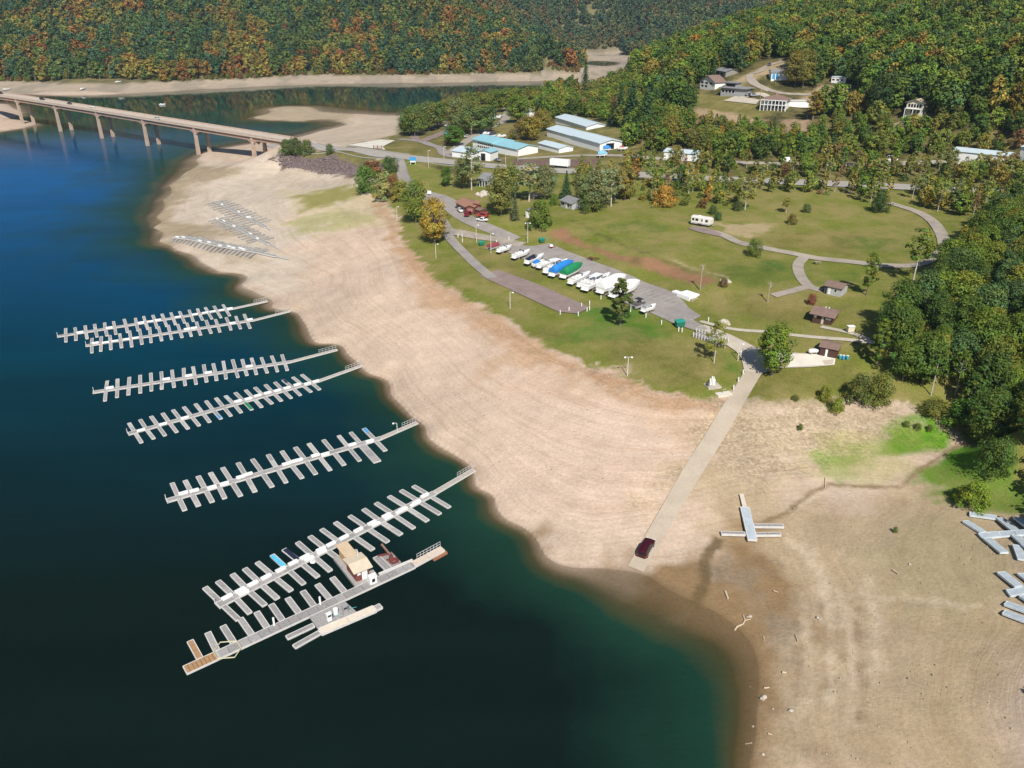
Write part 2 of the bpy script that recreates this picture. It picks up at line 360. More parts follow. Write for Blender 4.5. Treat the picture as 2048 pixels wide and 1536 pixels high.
# damp band along the whole waterline
colr[:] = np.where(((gz > -9) & (gz < .2))[:, None], colr * (.66 + .34 * np.clip((gz + .02) / .2, 0, 1))[:, None], colr)
zone([(1430,800),(1500,806),(1850,818),(1960,870),(1760,890),(1640,905),(1500,955),(1420,940)], (.37,.29,.20), 3, 5, st=.8)
zone([(1395,800),(1450,790),(1440,850),(1330,1000),(1290,1000),(1340,930)], (.43,.33,.215), 3, 4, st=1, amount=.7)
zone([(1160,722),(1250,768),(1420,796),(1440,800),(1410,815),(1240,785),(1150,735)], (.34,.24,.16), 1.2, 2, st=1, amount=.8)
for px_ in ([b4(870,300),b4(1000,390),b4(1060,540),b4(1095,800),b4(1088,1100),b4(1120,1100),b4(1130,800),b4(1100,540),b4(1040,380),b4(900,285)], [b4(1150,560),b4(1180,640),b4(1205,900),b4(1200,1200),b4(1240,1200),b4(1250,900),b4(1220,640)],
            [b4(1280,500),b4(1320,700),b4(1330,1000),b4(1350,1000),b4(1345,700),b4(1300,500)], [b4(980,700),b4(1000,900),b4(975,1150),b4(990,1150),b4(1018,900),b4(1000,700)], [b4(1170,572),b4(1400,578),b4(1560,590),b4(1830,630),b4(1830,642),b4(1550,604),b4(1400,592),b4(1170,584)]):
    zone(px_, (.52,.42,.30), 1.0, .8, amount=.9)
for px_ in ([b4(1060,600),b4(1085,800),b4(1080,1100),b4(1090,1100),b4(1097,800),b4(1072,600)], [b4(1230,640),b4(1260,900),b4(1250,1180),b4(1260,1180),b4(1272,900),b4(1242,640)], [b4(930,640),b4(960,800),b4(945,1100),b4(953,1100),b4(972,800),b4(940,640)]):
    zone(px_, (.28,.20,.12), .7, .7, amount=.85)
# --- green of the cove
zone([(1640,918),(1695,898),(1770,884),(1870,862),(1900,825),(2000,850),(1965,880),(1880,897),(1800,916),(1700,930)], (.085,.20,.012), 2, 4, g=.55)
zone([(1815,965),(1880,905),(1955,880),(2060,950),(2060,1010),(1960,1015),(1880,985)], (.08,.185,.012), 1.5, 3, g=.55)
zone([(1560,930),(1700,900),(1850,915),(1800,960),(1640,965)], (.37,.34,.15), 3, 6, g=.4, amount=.5)
for px_, w_, c_ in (([(1950,882),(1905,895),(1860,925),(1825,950),(1805,972),(1740,972),(1660,968),(1620,985),(1600,1005),(1560,1030),(1500,1050)], .45, (.20,.145,.08)), ([(1440,1075),(1420,1100),(1408,1125),(1412,1150),(1408,1170),(1398,1195),(1385,1212)], 1.0, (.14,.095,.045)), ([(1600,1010),(1660,978),(1740,980)], .35, (.50,.41,.30))):
    ln = [at(*q) for q in px_]; L1 = []; L2 = []
    for i, q in enumerate(ln):
        dd = (ln[min(i+1, len(ln)-1)] - ln[max(i-1, 0)]); sd_ = Vector((dd.y, -dd.x)).normalized() * w_; L1.append((q.x+sd_.x, q.y+sd_.y)); L2.append((q.x-sd_.x, q.y-sd_.y))
    zone(L1 + L2[::-1], c_, .4, .35, world=True, amount=.9)
EDGE = [(760,396),(790,440),(800,480),(836,525),(866,565),(916,595),(956,617),(1006,646),(1076,688),(1106,708),(1156,728),(1226,754),(1300,784),(1400,804),(1440,798)]
zone(EDGE + [(x-14, y+16) for x, y in EDGE[::-1]], (.40,.255,.15), 1.5, 2.2, amount=.85, st=.5)
zone([(812,505),(870,575),(960,628),(1080,700),(1060,712),(940,650),(850,600)], (.47,.305,.19), 3, 5, amount=.7)
zone([(1040,690),(1100,670),(1115,690),(1040,725),(960,760),(950,745)], (.43,.29,.185), 2, 3, amount=.6)
# --- terrace and valley
TERR = [(700,356),(752,352),(772,395),(800,436),(806,478),(840,518),(870,558),(920,588),(960,608),(1010,638),(1080,678),(1110,698),(1160,718),(1230,744),(1300,773),(1400,793),(1440,788),(1470,770)]
lawn = (.222,.258,.058)
zone([(560,301),(800,305),(700,352)] , (.20,.19,.09), 1, 2, g=1, sr=0)
zone(TERR + [(1500,799),(1580,799),(1680,796),(1790,804),(1860,818),(1900,833),(1960,880),(2048,955),(2300,960),(2300,330),(2048,380),(1500,350),(1000,320),(800,305),(760,318)], lawn, .8, 1.6, g=1, sr=0, st=0)
# everything above the far side of the highway
PENIN = [(795,268),(800,236),(850,232),(900,225),(1000,208),(1080,193),(1150,176),(1200,165),(1290,130),(1400,80),(1560,30),(1800,10)]
wx = [at(*p) for p in PENIN[:7]]
zone([(-10+at(700,302)[0], at(700,302)[1]), *[(p[0], p[1]) for p in wx], (90, 900), (500, 1000), (1100, 900), (1100, 200), (300, 250)] + [(at(1500,358)[0], at(1500,358)[1]), (at(1000,331)[0], at(1000,331)[1])], (.17,.17,.07), 2, 3, g=1, sr=0, world=True)
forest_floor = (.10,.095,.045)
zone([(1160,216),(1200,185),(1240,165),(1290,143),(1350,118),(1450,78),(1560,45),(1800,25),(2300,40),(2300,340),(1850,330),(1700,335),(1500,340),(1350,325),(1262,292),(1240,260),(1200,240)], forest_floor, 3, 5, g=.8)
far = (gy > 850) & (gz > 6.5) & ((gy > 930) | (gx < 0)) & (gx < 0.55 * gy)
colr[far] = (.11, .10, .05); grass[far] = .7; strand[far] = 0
farbank = (gy > 850) & (gz <= 6.5)
colr[farbank] = (.35,.285,.215)
mott = (vn(gx, gy, 22, 11) + vn(gx, gy, 8, 12) * .5)
z_ = farbank & (mott > .85); colr[z_] = (.28,.235,.18)
# bright green and dry patches in the lawns
zone([k5(950,780),k5(1080,790),k5(1330,850),k5(1560,960),k5(1600,1000),k5(1350,1010),k5(1050,1000),k5(730,1050),k5(740,960),k5(900,880)], (.07,.15,.014), 4, 5, g=.5, amount=.95)
zone([k5(1850,1080),k5(1990,1170),k5(1990,1250),k5(1850,1200)], (.07,.15,.014), 2, 3, g=.5, amount=.9)
zone([k5(1080,230),k5(1300,200),k5(1420,260),k5(1150,300)], (.10,.18,.05), 3, 5, g=1, amount=.6)
zone([k6(930,230),k6(1230,240),k6(1250,300),k6(960,310)], (.10,.19,.035), 4, 6, g=1, amount=.7)
zone([k6(410,390),k6(520,385),k6(520,440),k6(420,440)], (.09,.19,.04), 1.5, 2, g=1, amount=.85)
zone([k6(680,440),k6(1030,440),k6(1040,520),k6(740,520)], (.12,.20,.04), 3, 5, g=1, amount=.7)
zone([k6(20,430),k6(200,380),k6(600,500),k6(560,560),k6(250,540)], (.13,.19,.045), 4, 6, g=1, amount=.6)
zone([k6(380,220),k6(900,180),k6(900,330),k6(420,300)], (.24,.21,.085), 4, 8, g=1, amount=.6)
zone([k6(70,140),k6(340,140),k6(460,165),k6(300,230),k6(160,200)], (.38,.29,.17), 1.5, 3, g=.2, amount=.85)
zone([k6(200,600),k6(680,620),k6(800,800),k6(300,780)], (.23,.20,.085), 4, 8, g=1, amount=.7)
zone([k6(400,1070),k6(900,1060),k6(1000,1180),k6(350,1230)], (.21,.19,.075), 4, 6, g=1, amount=.6)
zone([k5(700,1000),k5(1300,1020),k5(1800,1150),k5(1700,1350),k5(1000,1220)], (.20,.18,.07), 4, 8, g=1, amount=.55)
zone([k5(1120,1200),k5(1220,1180),k5(1260,1240),k5(1130,1290)], (.40,.30,.19), .8, 1.5, g=0, amount=.8)
zone([k5(0,330),k5(160,410),k5(240,560),k5(330,540),k5(200,420),k5(60,330)], (.20,.19,.07), 2, 3, g=1, amount=.6)
zone([k5(350,450),k5(640,590),k5(940,760),k5(1000,800),k5(700,650),k5(480,590)], (.25,.21,.10), 2, 4, g=1, amount=.6)
zone([k5(660,290),k5(780,250),k5(930,365),k5(1000,385),k5(1250,455),k5(1480,475),k5(1700,560),k5(1830,620),k5(1720,655),k5(1500,590),k5(1250,512),k5(1000,420),k5(850,372),k5(700,330)], (.255,.14,.075), .9, .8, g=.05)
zone([k5(930,330),k5(1010,345),k5(1020,400),k5(940,385)], (.16,.17,.05), 1.2, 2, g=1, amount=.8)
zone([k5(1220,450),k5(1300,455),k5(1310,520),k5(1230,515)], (.15,.13,.05), 1.2, 2, g=1, amount=.8)
zone([k5(820,200),k5(900,225),k5(1400,440),k5(1900,600),k5(1890,612),k5(1390,455),k5(1000,300)], (.14,.16,.05), .8, 1, g=1, amount=.9)
zone([k5(1480,450),k5(1900,590),k5(1900,600),k5(1480,466)], (.38,.30,.18), .6, .6, g=.2, amount=.7)
zone([(420+640-640,0),(1,1),(2,0)], None)
# riprap and dark banks
zone([(532,318),(566,303),(660,309),(752,324),(792,336),(745,348),(690,352),(640,349)], (.125,.092,.088), 1.2, 2, st=1.6, g=0, sr=0)
zone([(500,330),(640,349),(560,345),(700,356),(640,380),(520,345)], (.40,.33,.25), 2, 3, amount=.5)
zone([k2(670,1050),k2(900,1070),k2(880,1115),k2(700,1070)], (.10,.085,.045), 1.5, 2, g=.8)
zone([k2(1250,1020),k2(1790,1012),k2(1750,1078),k2(1220,1055)], (.155,.10,.085), 1.2, 2, g=.1, st=.8)
zone([k2(1060,830),k2(1310,770),k2(1310,860),k2(1200,890),k2(1060,860)], (.25,.22,.10), 2, 3, g=1)
zone([k2(380,960),k2(480,908),k2(660,920),k2(770,960),k2(640,995),k2(450,985)], (.19,.185,.065), 1, 1, g=1)
zone([k2(1250,900),k2(1400,850),k2(1900,990),k2(1600,1000),k2(1300,990)], (.22,.19,.085), 2, 3, g=1, amount=.7)
# bare slopes round the hill houses
zone([(1385,190),(1480,188),(1540,225),(1480,240),(1390,215)], (.21,.20,.075), 2, 2, g=1)
zone([(1380,215),(1440,222),(1530,240),(1500,248),(1390,232)], (.33,.24,.15), 2, 2, g=.2)
zone([(1590,205),(1640,170),(1700,172),(1728,200),(1690,206)], (.36,.26,.17), 2, 2, g=.1)
zone([(1560,240),(1620,238),(1625,262),(1570,262)], (.30,.21,.14), 2, 2, g=.1)
zone([(1460,165),(1500,145),(1535,128),(1580,118),(1585,130),(1530,150),(1480,172)], (.36,.27,.16), 2, 2, g=.2)
zone([(1775,245),(1830,240),(1835,250),(1790,252)], (.32,.24,.16), 1.5, 1.5, g=.2)
zone([(1780,252),(1830,250),(1825,272),(1785,270)], (.13,.25,.05), 1.5, 2, g=1)

gu, gv, _d = P(gx, gy, gz); beyond = (gu > 2075) & (gz > 8.2) & (gx > 60) & (gy < 420) & (gy > 0)
colr[beyond] = (.085, .08, .035); grass[beyond] = .8; strand[beyond] = 0; stony[beyond] = 0
nx, ny = len(xs), len(ys)
idx = np.arange(nx * ny).reshape(ny, nx)
quads = np.stack([idx[:-1,:-1], idx[:-1,1:], idx[1:,1:], idx[1:,:-1]], -1).reshape(-1, 4)
gm, t, b = newmat('ground'); N = t.nodes; L = t.links
def node(tree, kind, **kw):
    n = tree.nodes.new(kind)
    for k, v in kw.items(): setattr(n, k, v)
    return n
def noise(tree, vec, scale, detail=5, rough=.55):
    n = tree.nodes.new('ShaderNodeTexNoise'); n.inputs['Scale'].default_value = scale; n.inputs['Detail'].default_value = detail; n.inputs['Roughness'].default_value = rough
    tree.links.new(vec, n.inputs['Vector']); return n.outputs[0]
def mrange(tree, s, a, b_, c, d):
    n = tree.nodes.new('ShaderNodeMapRange'); n.inputs[1].default_value = a; n.inputs[2].default_value = b_; n.inputs[3].default_value = c; n.inputs[4].default_value = d
    tree.links.new(s, n.inputs[0]); return n.outputs[0]
def math_(tree, op, a, b_=None):
    n = tree.nodes.new('ShaderNodeMath'); n.operation = op
    for i, s in enumerate((a, b_)):
        if s is None: continue
        if isinstance(s, (int, float)): n.inputs[i].default_value = s
        else: tree.links.new(s, n.inputs[i])
    return n.outputs[0]
def mixc(tree, fac, a, b_, mode='MIX'):
    n = tree.nodes.new('ShaderNodeMix'); n.data_type = 'RGBA'; n.blend_type = mode
    for i, s in ((0, fac), (6, a), (7, b_)):
        if isinstance(s, (int, float)): n.inputs[i].default_value = s
        elif isinstance(s, tuple): n.inputs[i].default_value = (*s, 1)
        else: tree.links.new(s, n.inputs[i])
    return n.outputs[2]
at_c = node(t, 'ShaderNodeAttribute', attribute_name='albedo'); at_m = node(t, 'ShaderNodeAttribute', attribute_name='cover')
sep = node(t, 'ShaderNodeSeparateColor'); L.new(at_m.outputs['Color'], sep.inputs[0])
geo = node(t, 'ShaderNodeNewGeometry'); pos = geo.outputs['Position']
n_big = noise(t, pos, .035, 4); n_mid = noise(t, pos, .22, 6, .6); n_fine = noise(t, pos, 1.6, 6, .7); n_vf = noise(t, pos, 5, 3, .7)
c = mixc(t, 1.0, at_c.outputs['Color'], mrange(t, n_big, .3, .7, .93, 1.07), 'MULTIPLY')
c = mixc(t, 1.0, c, mrange(t, n_mid, .3, .7, .90, 1.10), 'MULTIPLY')
c = mixc(t, 1.0, c, mrange(t, n_fine, .3, .7, .84, 1.16), 'MULTIPLY')
# strand lines: noise stretched along the contours, plus old tide marks every few decimetres
vm = node(t, 'ShaderNodeVectorMath', operation='MULTIPLY'); vm.inputs[1].default_value = (.022, .022, 3.2); L.new(pos, vm.inputs[0])
n_str = noise(t, vm.outputs[0], 1.0, 7, .68)
st_f = math_(t, 'MULTIPLY', sep.outputs[2], mrange(t, n_str, .44, .64, 0, .5))
c = mixc(t, st_f, c, mixc(t, 1.0, c, (.80, .74, .68), 'MULTIPLY'))
vm2 = node(t, 'ShaderNodeVectorMath', operation='MULTIPLY'); vm2.inputs[1].default_value = (.03, .03, 10); L.new(pos, vm2.inputs[0])
n_st2 = noise(t, vm2.outputs[0], 1.0, 5, .65)
patch = mrange(t, noise(t, pos, .045, 3), .40, .62, .12, 1.0)
st_p = math_(t, 'MULTIPLY', sep.outputs[2], patch)
c = mixc(t, math_(t, 'MULTIPLY', st_p, mrange(t, n_st2, .5, .64, 0, .42)), c, mixc(t, 1.0, c, (1.17, 1.16, 1.13), 'MULTIPLY'))
c = mixc(t, math_(t, 'MULTIPLY', st_p, mrange(t, n_st2, .44, .32, 0, .48)), c, mixc(t, 1.0, c, (.80, .76, .70), 'MULTIPLY'))
# grass: dry thatch and darker tufts
n_g = noise(t, pos, .075, 9, .70)
cg = mixc(t, mrange(t, n_g, .44, .62, 0, .85), c, (.25, .205, .075))
cg = mixc(t, mrange(t, n_g, .44, .28, 0, .6), cg, mixc(t, 1.0, c, (.66, .86, .62), 'MULTIPLY'))
cg = mixc(t, 1.0, cg, mrange(t, n_vf, .3, .7, .62, 1.36), 'MULTIPLY')
c = mixc(t, sep.outputs[0], c, cg)
# stones
vo = node(t, 'ShaderNodeTexVoronoi'); vo.inputs['Scale'].default_value = 2.0; L.new(pos, vo.inputs['Vector'])
sc_ = node(t, 'ShaderNodeSeparateColor'); L.new(vo.outputs['Color'], sc_.inputs[0])
cs = mixc(t, 1.0, c, mrange(t, sc_.outputs[0], 0, 1, .74, 1.28), 'MULTIPLY')
c = mixc(t, math_(t, 'MINIMUM', sep.outputs[1], 1.0), c, cs)
# scattered pale pebbles on the bare bed
vo2 = node(t, 'ShaderNodeTexVoronoi'); vo2.inputs['Scale'].default_value = .75; L.new(pos, vo2.inputs['Vector'])
pb = math_(t, 'MULTIPLY', mrange(t, vo2.outputs['Distance'], .16, .12, 0, 1), mrange(t, n_mid, .52, .62, 0, 1))
pb = math_(t, 'MULTIPLY', pb, math_(t, 'SUBTRACT', 1.0, sep.outputs[0]))
c = mixc(t, math_(t, 'MULTIPLY', pb, .8), c, mixc(t, 1.0, c, (1.3, 1.28, 1.25), 'MULTIPLY'))
L.new(c, b.inputs['Base Color']); b.inputs['Roughness'].default_value = .95; b.inputs['Specular IOR Level'].default_value = .15
hgt = math_(t, 'ADD', math_(t, 'MULTIPLY', n_fine, .5), math_(t, 'MULTIPLY', n_mid, .25))
hgt = math_(t, 'ADD', hgt, math_(t, 'MULTIPLY', math_(t, 'MULTIPLY', vo.outputs['Distance'], sep.outputs[1]), -.45))
hgt = math_(t, 'ADD', hgt, math_(t, 'MULTIPLY', math_(t, 'MULTIPLY', n_st2, sep.outputs[2]), .35))
hgt = math_(t, 'ADD', hgt, math_(t, 'MULTIPLY', math_(t, 'MULTIPLY', n_vf, sep.outputs[0]), .5))
bp = node(t, 'ShaderNodeBump'); bp.inputs['Strength'].default_value = .5; bp.inputs['Distance'].default_value = .5
L.new(hgt, bp.inputs['Height']); L.new(bp.outputs[0], b.inputs['Normal'])

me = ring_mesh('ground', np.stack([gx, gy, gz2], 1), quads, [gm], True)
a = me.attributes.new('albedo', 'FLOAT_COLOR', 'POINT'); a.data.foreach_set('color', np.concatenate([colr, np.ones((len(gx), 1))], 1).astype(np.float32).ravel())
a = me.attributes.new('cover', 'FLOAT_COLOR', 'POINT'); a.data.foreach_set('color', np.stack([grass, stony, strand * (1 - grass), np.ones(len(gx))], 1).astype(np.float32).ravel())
ground = bpy.data.objects.new('ground', me); COL.objects.link(ground); tag(ground, kind='structure')

# ---- water: one sheet; how cloudy it looks depends on how deep the bed lies under it; sky blue is painted in by distance
wy = np.concatenate([np.arange(40, 260, 1.2), np.arange(260, 560, 4), np.arange(560, 1500, 12)]); wx_ = np.concatenate([np.arange(-900, -140, 8), np.arange(-140, 80, 1.2), np.arange(80, 460, 10)])
WX, WY = np.meshgrid(wx_, wy); hx, hy = WX.ravel(), WY.ravel(); hd = H(hx, hy)
ii = np.arange(len(hx)).reshape(len(wy), len(wx_))
wq = np.stack([ii[:-1,:-1], ii[:-1,1:], ii[1:,1:], ii[1:,:-1]], -1).reshape(-1, 4)
keep = (hd[wq].min(1) < .5); wq = wq[keep]
wm, t, b = newmat('water'); N = t.nodes; L = t.links
at_d = node(t, 'ShaderNodeAttribute', attribute_name='depth'); geo = node(t, 'ShaderNodeNewGeometry'); pos = geo.outputs['Position']
sxyz = node(t, 'ShaderNodeSeparateXYZ'); L.new(pos, sxyz.inputs[0])
dep = math_(t, 'MULTIPLY', at_d.outputs['Fac'], mrange(t, noise(t, pos, .05, 4), .3, .7, .75, 1.25))
murk_sky = mixc(t, mrange(t, dep, .1, 1.1, 0, 1), (.20, .135, .065), (.060, .055, .022))
murk_sky = mixc(t, mrange(t, dep, 1.0, 2.8, 0, 1), murk_sky, (.010, .040, .026))
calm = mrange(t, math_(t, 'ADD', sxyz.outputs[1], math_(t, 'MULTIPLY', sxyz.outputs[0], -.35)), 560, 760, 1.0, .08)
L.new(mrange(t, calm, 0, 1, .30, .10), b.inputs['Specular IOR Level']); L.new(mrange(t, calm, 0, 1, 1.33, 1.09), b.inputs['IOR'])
wide = mixc(t, mrange(t, sxyz.outputs[1], 105, 200, 0, 1), (.0036, .0108, .0092), (.0010, .030, .048))  # sky reflection painted into the base colour, bluer with distance
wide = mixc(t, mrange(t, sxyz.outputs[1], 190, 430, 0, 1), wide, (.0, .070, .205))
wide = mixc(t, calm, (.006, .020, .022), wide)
murk_sky = mixc(t, mrange(t, dep, 2.4, 11.0, 0, 1), murk_sky, wide)
vms = node(t, 'ShaderNodeVectorMath', operation='MULTIPLY'); vms.inputs[1].default_value = (.012, .05, 1); L.new(pos, vms.inputs[0])
murk_sky = mixc(t, 1.0, murk_sky, mrange(t, noise(t, vms.outputs[0], 1.0, 6, .6), .3, .7, .84, 1.16), 'MULTIPLY')
L.new(murk_sky, b.inputs['Base Color']); b.inputs['Roughness'].default_value = .05; b.inputs['IOR'].default_value = 1.33; 
clear = math_(t, 'SUBTRACT', 1.0, mrange(t, dep, 0.0, 1.6, .20, .97))
L.new(math_(t, 'SUBTRACT', 1.0, clear), b.inputs['Alpha'])
# ripples: open water in front of the bridge is wind-ruffled, the arm beyond lies calm
vmw = node(t, 'ShaderNodeVectorMath', operation='MULTIPLY'); vmw.inputs[1].default_value = (.9, 1.5, 1); L.new(pos, vmw.inputs[0])
rip = noise(t, vmw.outputs[0], .55, 3, .6)
bp = node(t, 'ShaderNodeBump'); bp.inputs['Distance'].default_value = .35; L.new(rip, bp.inputs['Height'])
L.new(math_(t, 'MULTIPLY', calm, .24), bp.inputs['Strength']); L.new(bp.outputs[0], b.inputs['Normal'])
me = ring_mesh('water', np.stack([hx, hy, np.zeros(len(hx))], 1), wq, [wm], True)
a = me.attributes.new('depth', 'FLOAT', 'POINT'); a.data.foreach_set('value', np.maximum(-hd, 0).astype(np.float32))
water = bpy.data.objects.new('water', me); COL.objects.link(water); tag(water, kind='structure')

# ---- roads and paved sheets, draped on the ground
def tarmac(name, col, var=.15, worn=None, crack=.35):
    m, t, b = newmat(name); geo = node(t, 'ShaderNodeNewGeometry'); pos = geo.outputs['Position']
    c = mixc(t, 1.0, col, mrange(t, noise(t, pos, .25, 6, .6), .3, .7, 1-var, 1+var), 'MULTIPLY')
    c = mixc(t, 1.0, c, mrange(t, noise(t, pos, 4, 4, .7), .3, .7, .9, 1.1), 'MULTIPLY')
    vc = node(t, 'ShaderNodeTexVoronoi', feature='DISTANCE_TO_EDGE'); vc.inputs['Scale'].default_value = .16; nv = node(t, 'ShaderNodeVectorMath', operation='ADD'); L2 = t.links
    nn_ = node(t, 'ShaderNodeTexNoise'); nn_.inputs['Scale'].default_value = .35; L2.new(pos, nn_.inputs['Vector']); sc2 = node(t, 'ShaderNodeVectorMath', operation='SCALE'); sc2.inputs['Scale'].default_value = 5; L2.new(nn_.outputs['Color'], sc2.inputs[0]); L2.new(pos, nv.inputs[0]); L2.new(sc2.outputs[0], nv.inputs[1]); L2.new(nv.outputs[0], vc.inputs['Vector'])
    c = mixc(t, mrange(t, vc.outputs['Distance'], .0, .035, crack, 0), c, mixc(t, 1.0, c, (.45, .43, .41), 'MULTIPLY'))
    if worn: c = mixc(t, mrange(t, noise(t, pos, .08, 5), .5, .7, 0, .8), c, worn)
    t.links.new(c, b.inputs['Base Color']); b.inputs['Roughness'].default_value = .9; b.inputs['Specular IOR Level'].default_value = .2
    return m
asphalt = tarmac('old_asphalt', (.285,.255,.235), .14, (.34,.30,.265)); asph_p = tarmac('red_chip_asphalt', (.245,.185,.17), .12, (.28,.21,.19)); hwy = tarmac('highway_asphalt', (.34,.315,.29), .08, None, .12)
gravel = tarmac('gravel_road', (.33,.285,.235), .18, (.40,.34,.27)); concm = tarmac('concrete_apron', (.47,.41,.335), .12, (.42,.36,.29), .15); concw = tarmac('fresh_concrete', (.62,.575,.49), .08, None, .1)
pathm = tarmac('footpath_concrete', (.46,.41,.33), .12); rampm = tarmac('silted_ramp_concrete', (.43,.36,.28), .08, (.385,.32,.245), .12)
def smooth_line(pts, step):
    pts = [Vector((p[0], p[1])) for p in pts]; out = []
    for i in range(len(pts)-1):
        p0, p1, p2, p3 = pts[max(i-1,0)], pts[i], pts[i+1], pts[min(i+2,len(pts)-1)]
        n = max(1, int((p2-p1).length / step))
        for k in range(n):
            s = k / n; out.append(.5*((2*p1)+(-p0+p2)*s+(2*p0-5*p1+4*p2-p3)*s*s+(-p0+3*p1-3*p2+p3)*s**3))
    out.append(pts[-1]); return out
def road(name, px, w, mat, lift=.05, world=False, z=None, kind='structure', smooth=True, w2=None):
    pts = smooth_line([p if world else at(*p) for p in px], max(1.2, w/3)); V = []; n = len(pts); cols = 5
    for i, p in enumerate(pts):
        d = (pts[min(i+1,n-1)] - pts[max(i-1,0)]).normalized(); s = Vector((d.y, -d.x)); ww = w if w2 is None else w + (w2-w)*i/(n-1)
        for k in range(cols): q = p + s * ww * (k/(cols-1) - .5); V.append((q.x, q.y))
    V = np.array(V); Z = H(V[:,0], V[:,1]) + lift
    ix = np.arange(n*cols).reshape(n, cols); Q = np.stack([ix[:-1,:-1], ix[:-1,1:], ix[1:,1:], ix[1:,:-1]], -1).reshape(-1,4)
    o = bpy.data.objects.new(name, ring_mesh(name, np.column_stack([V, Z]), Q, [mat], True)); COL.objects.link(o); return tag(o, kind=kind)
def pave(name, px, mat, lift=.06, step=2.5, world=False):
    poly = [Vector((p[0], p[1])) for p in (px if world else poly_at(px))]; pts = []
    for i, p in enumerate(poly):
        q = poly[(i+1) % len(poly)]; n = max(1, int((q-p).length/step)); pts += [p + (q-p)*k/n for k in range(n)]
    nb = len(pts); mnx, mxx = min(p.x for p in pts), max(p.x for p in pts); mny, mxy = min(p.y for p in pts), max(p.y for p in pts)
    g = np.array([(x, y) for x in np.arange(mnx, mxx, step) for y in np.arange(mny, mxy, step)])
    if len(g):
        d = sdist(g[:,0], g[:,1], [(p.x, p.y) for p in poly]); pts += [Vector(map(float, q)) for q in g[d < -step*.4]]
    v, e, f, *_ = geometry.delaunay_2d_cdt(pts, [], [list(range(nb))], 1, 1e-4)
    V = np.array([(p.x, p.y) for p in v]); Z = H(V[:,0], V[:,1]) + lift
    me = bpy.data.meshes.new(name); me.from_pydata([(x, y, z) for (x, y), z in zip(V, Z)], [], f); me.materials.append(mat); me.polygons.foreach_set('use_smooth', [True]*len(f))
    import bmesh
    bm = bmesh.new(); bm.from_mesh(me)
    for fa in bm.faces:
        if fa.normal.z < 0: fa.normal_flip()
    bm.to_mesh(me); bm.free()
    o = bpy.data.objects.new(name, me); COL.objects.link(o); return tag(o, kind='structure')
HWY = [(545,289),(640,293),(720,301),(800,313),(880,322),(960,330),(1060,338),(1160,344),(1280,350),(1400,357),(1500,361),(1600,365),(1720,370),(1850,376),(2048,386),(2250,398)]
road('highway', HWY, 10.5, hwy, .16)
road('road_marking', HWY[1:], .35, mm('yellow_line', (.55,.42,.10)), .20)
road('gravel_road', [(1035,318),(1100,314),(1180,311),(1262,312),(1330,318),(1500,326),(1700,330),(1850,325),(1960,318)], 5, gravel, .12)
road('access_road', [(797,318),(803,338),(810,360),(828,384),(856,402),(885,450),(897,472)], 5.2, asphalt, .12)
road('lane_to_small_lot', [(897,472),(910,488),(932,510),(955,532),(985,556)], 3.3, asphalt, .08)
road('lane_to_parking_lot', [(893,462),(925,467),(960,474),(1010,482),(1045,490)], 4.6, gravel, .10)
road('upper_lane', [(848,388),(870,392),(890,404),(914,425),(950,445),(988,461),(1030,480)], 5.6, asphalt, .09)
pave('building_apron', [k4(630,645),k4(720,650),k4(800,690),k4(800,760),k4(870,800),k4(1010,845),k4(990,870),k4(860,810),k4(760,740)], asphalt, .07)
LOT = [(400,350),(470,372),(545,385),(680,362),(800,420),(1000,495),(1250,590),(1500,690),(1600,765),(1625,800),(1715,862),(1662,888),(1760,945),(1715,972),(1560,925),(1420,862),(1250,790),(1000,690),(760,590),(520,480),(330,395),(330,360)]
pave('parking_lot', [k5(*p) for p in LOT], asphalt, .07)
pave('small_parking_lot', [k5(*p) for p in [(205,585),(330,545),(480,600),(640,660),(930,790),(940,812),(870,845),(740,832),(500,722),(300,630)]], asph_p, .07)
pave('concrete_apron', [b5(*p) for p in [(690,30),(780,60),(860,95),(1000,165),(1180,195),(1350,205),(1480,230),(1472,272),(1330,285),(1120,290),(1035,325),(930,312),(912,230),(880,190),(760,110),(650,40)]], concm, .065)
pave('concrete_pad', [b5(*p) for p in [(1210,205),(1350,208),(1480,232),(1472,270),(1300,278),(1190,285)]], concw, .075)
ra, rb = W(1505.5, 746, 10.8), W(1271, 1139, 0)
pave('boat_ramp', [b5(*p) for p in [(930,314),(1034,324),(880,590),(640,980),(322,1520),(228,1482),(560,900),(760,580)]], rampm, .07, 2)
road('footpath', [k6(0,766),k6(200,815),k6(430,835),k6(700,865),k6(1000,890),k6(1240,905)], 1.5, pathm, .06)
road('footpath_to_restroom', [k6(765,800),k6(860,820),k6(960,842),k6(1070,885)], 1.5, pathm, .06)
LOOP = [k6(-10,180),k6(130,215),k6(260,272),k6(420,306),k6(600,340),k6(720,365),k6(950,390),k6(1200,415),k6(1380,408),k6(1480,365),k6(1540,300),k6(1530,225),k6(1470,135),k6(1370,73),k6(1190,15)]
road('campground_loop', LOOP, 3.6, gravel, .07)
road('campground_spur', [k6(660,358),k6(620,410),k6(635,480),k6(690,545),k6(770,570)], 3.2, gravel, .055)
road('campground_track', [k6(690,545),k6(580,575),k6(465,605)], 2.8, gravel, .05)
pave('camper_pad', [k6(-75,180),k6(-40,165),k6(60,180),k6(140,215),k6(120,230),k6(0,205)], asph_p, .08)
pave('shore_lot', [k2(420,960),k2(180,930),k2(390,893),k2(480,900),k2(400,940)], concw, .12, 4)
road('turning_circle', [k2(900,1010),k2(800,990),k2(770,950),k2(700,925),k2(640,905),k2(500,890)], 5, asphalt, .13)
road('shore_road', [k2(640,905),k2(740,870),k2(840,820),k2(900,780),k2(960,750)], 7, asph_p, .13)
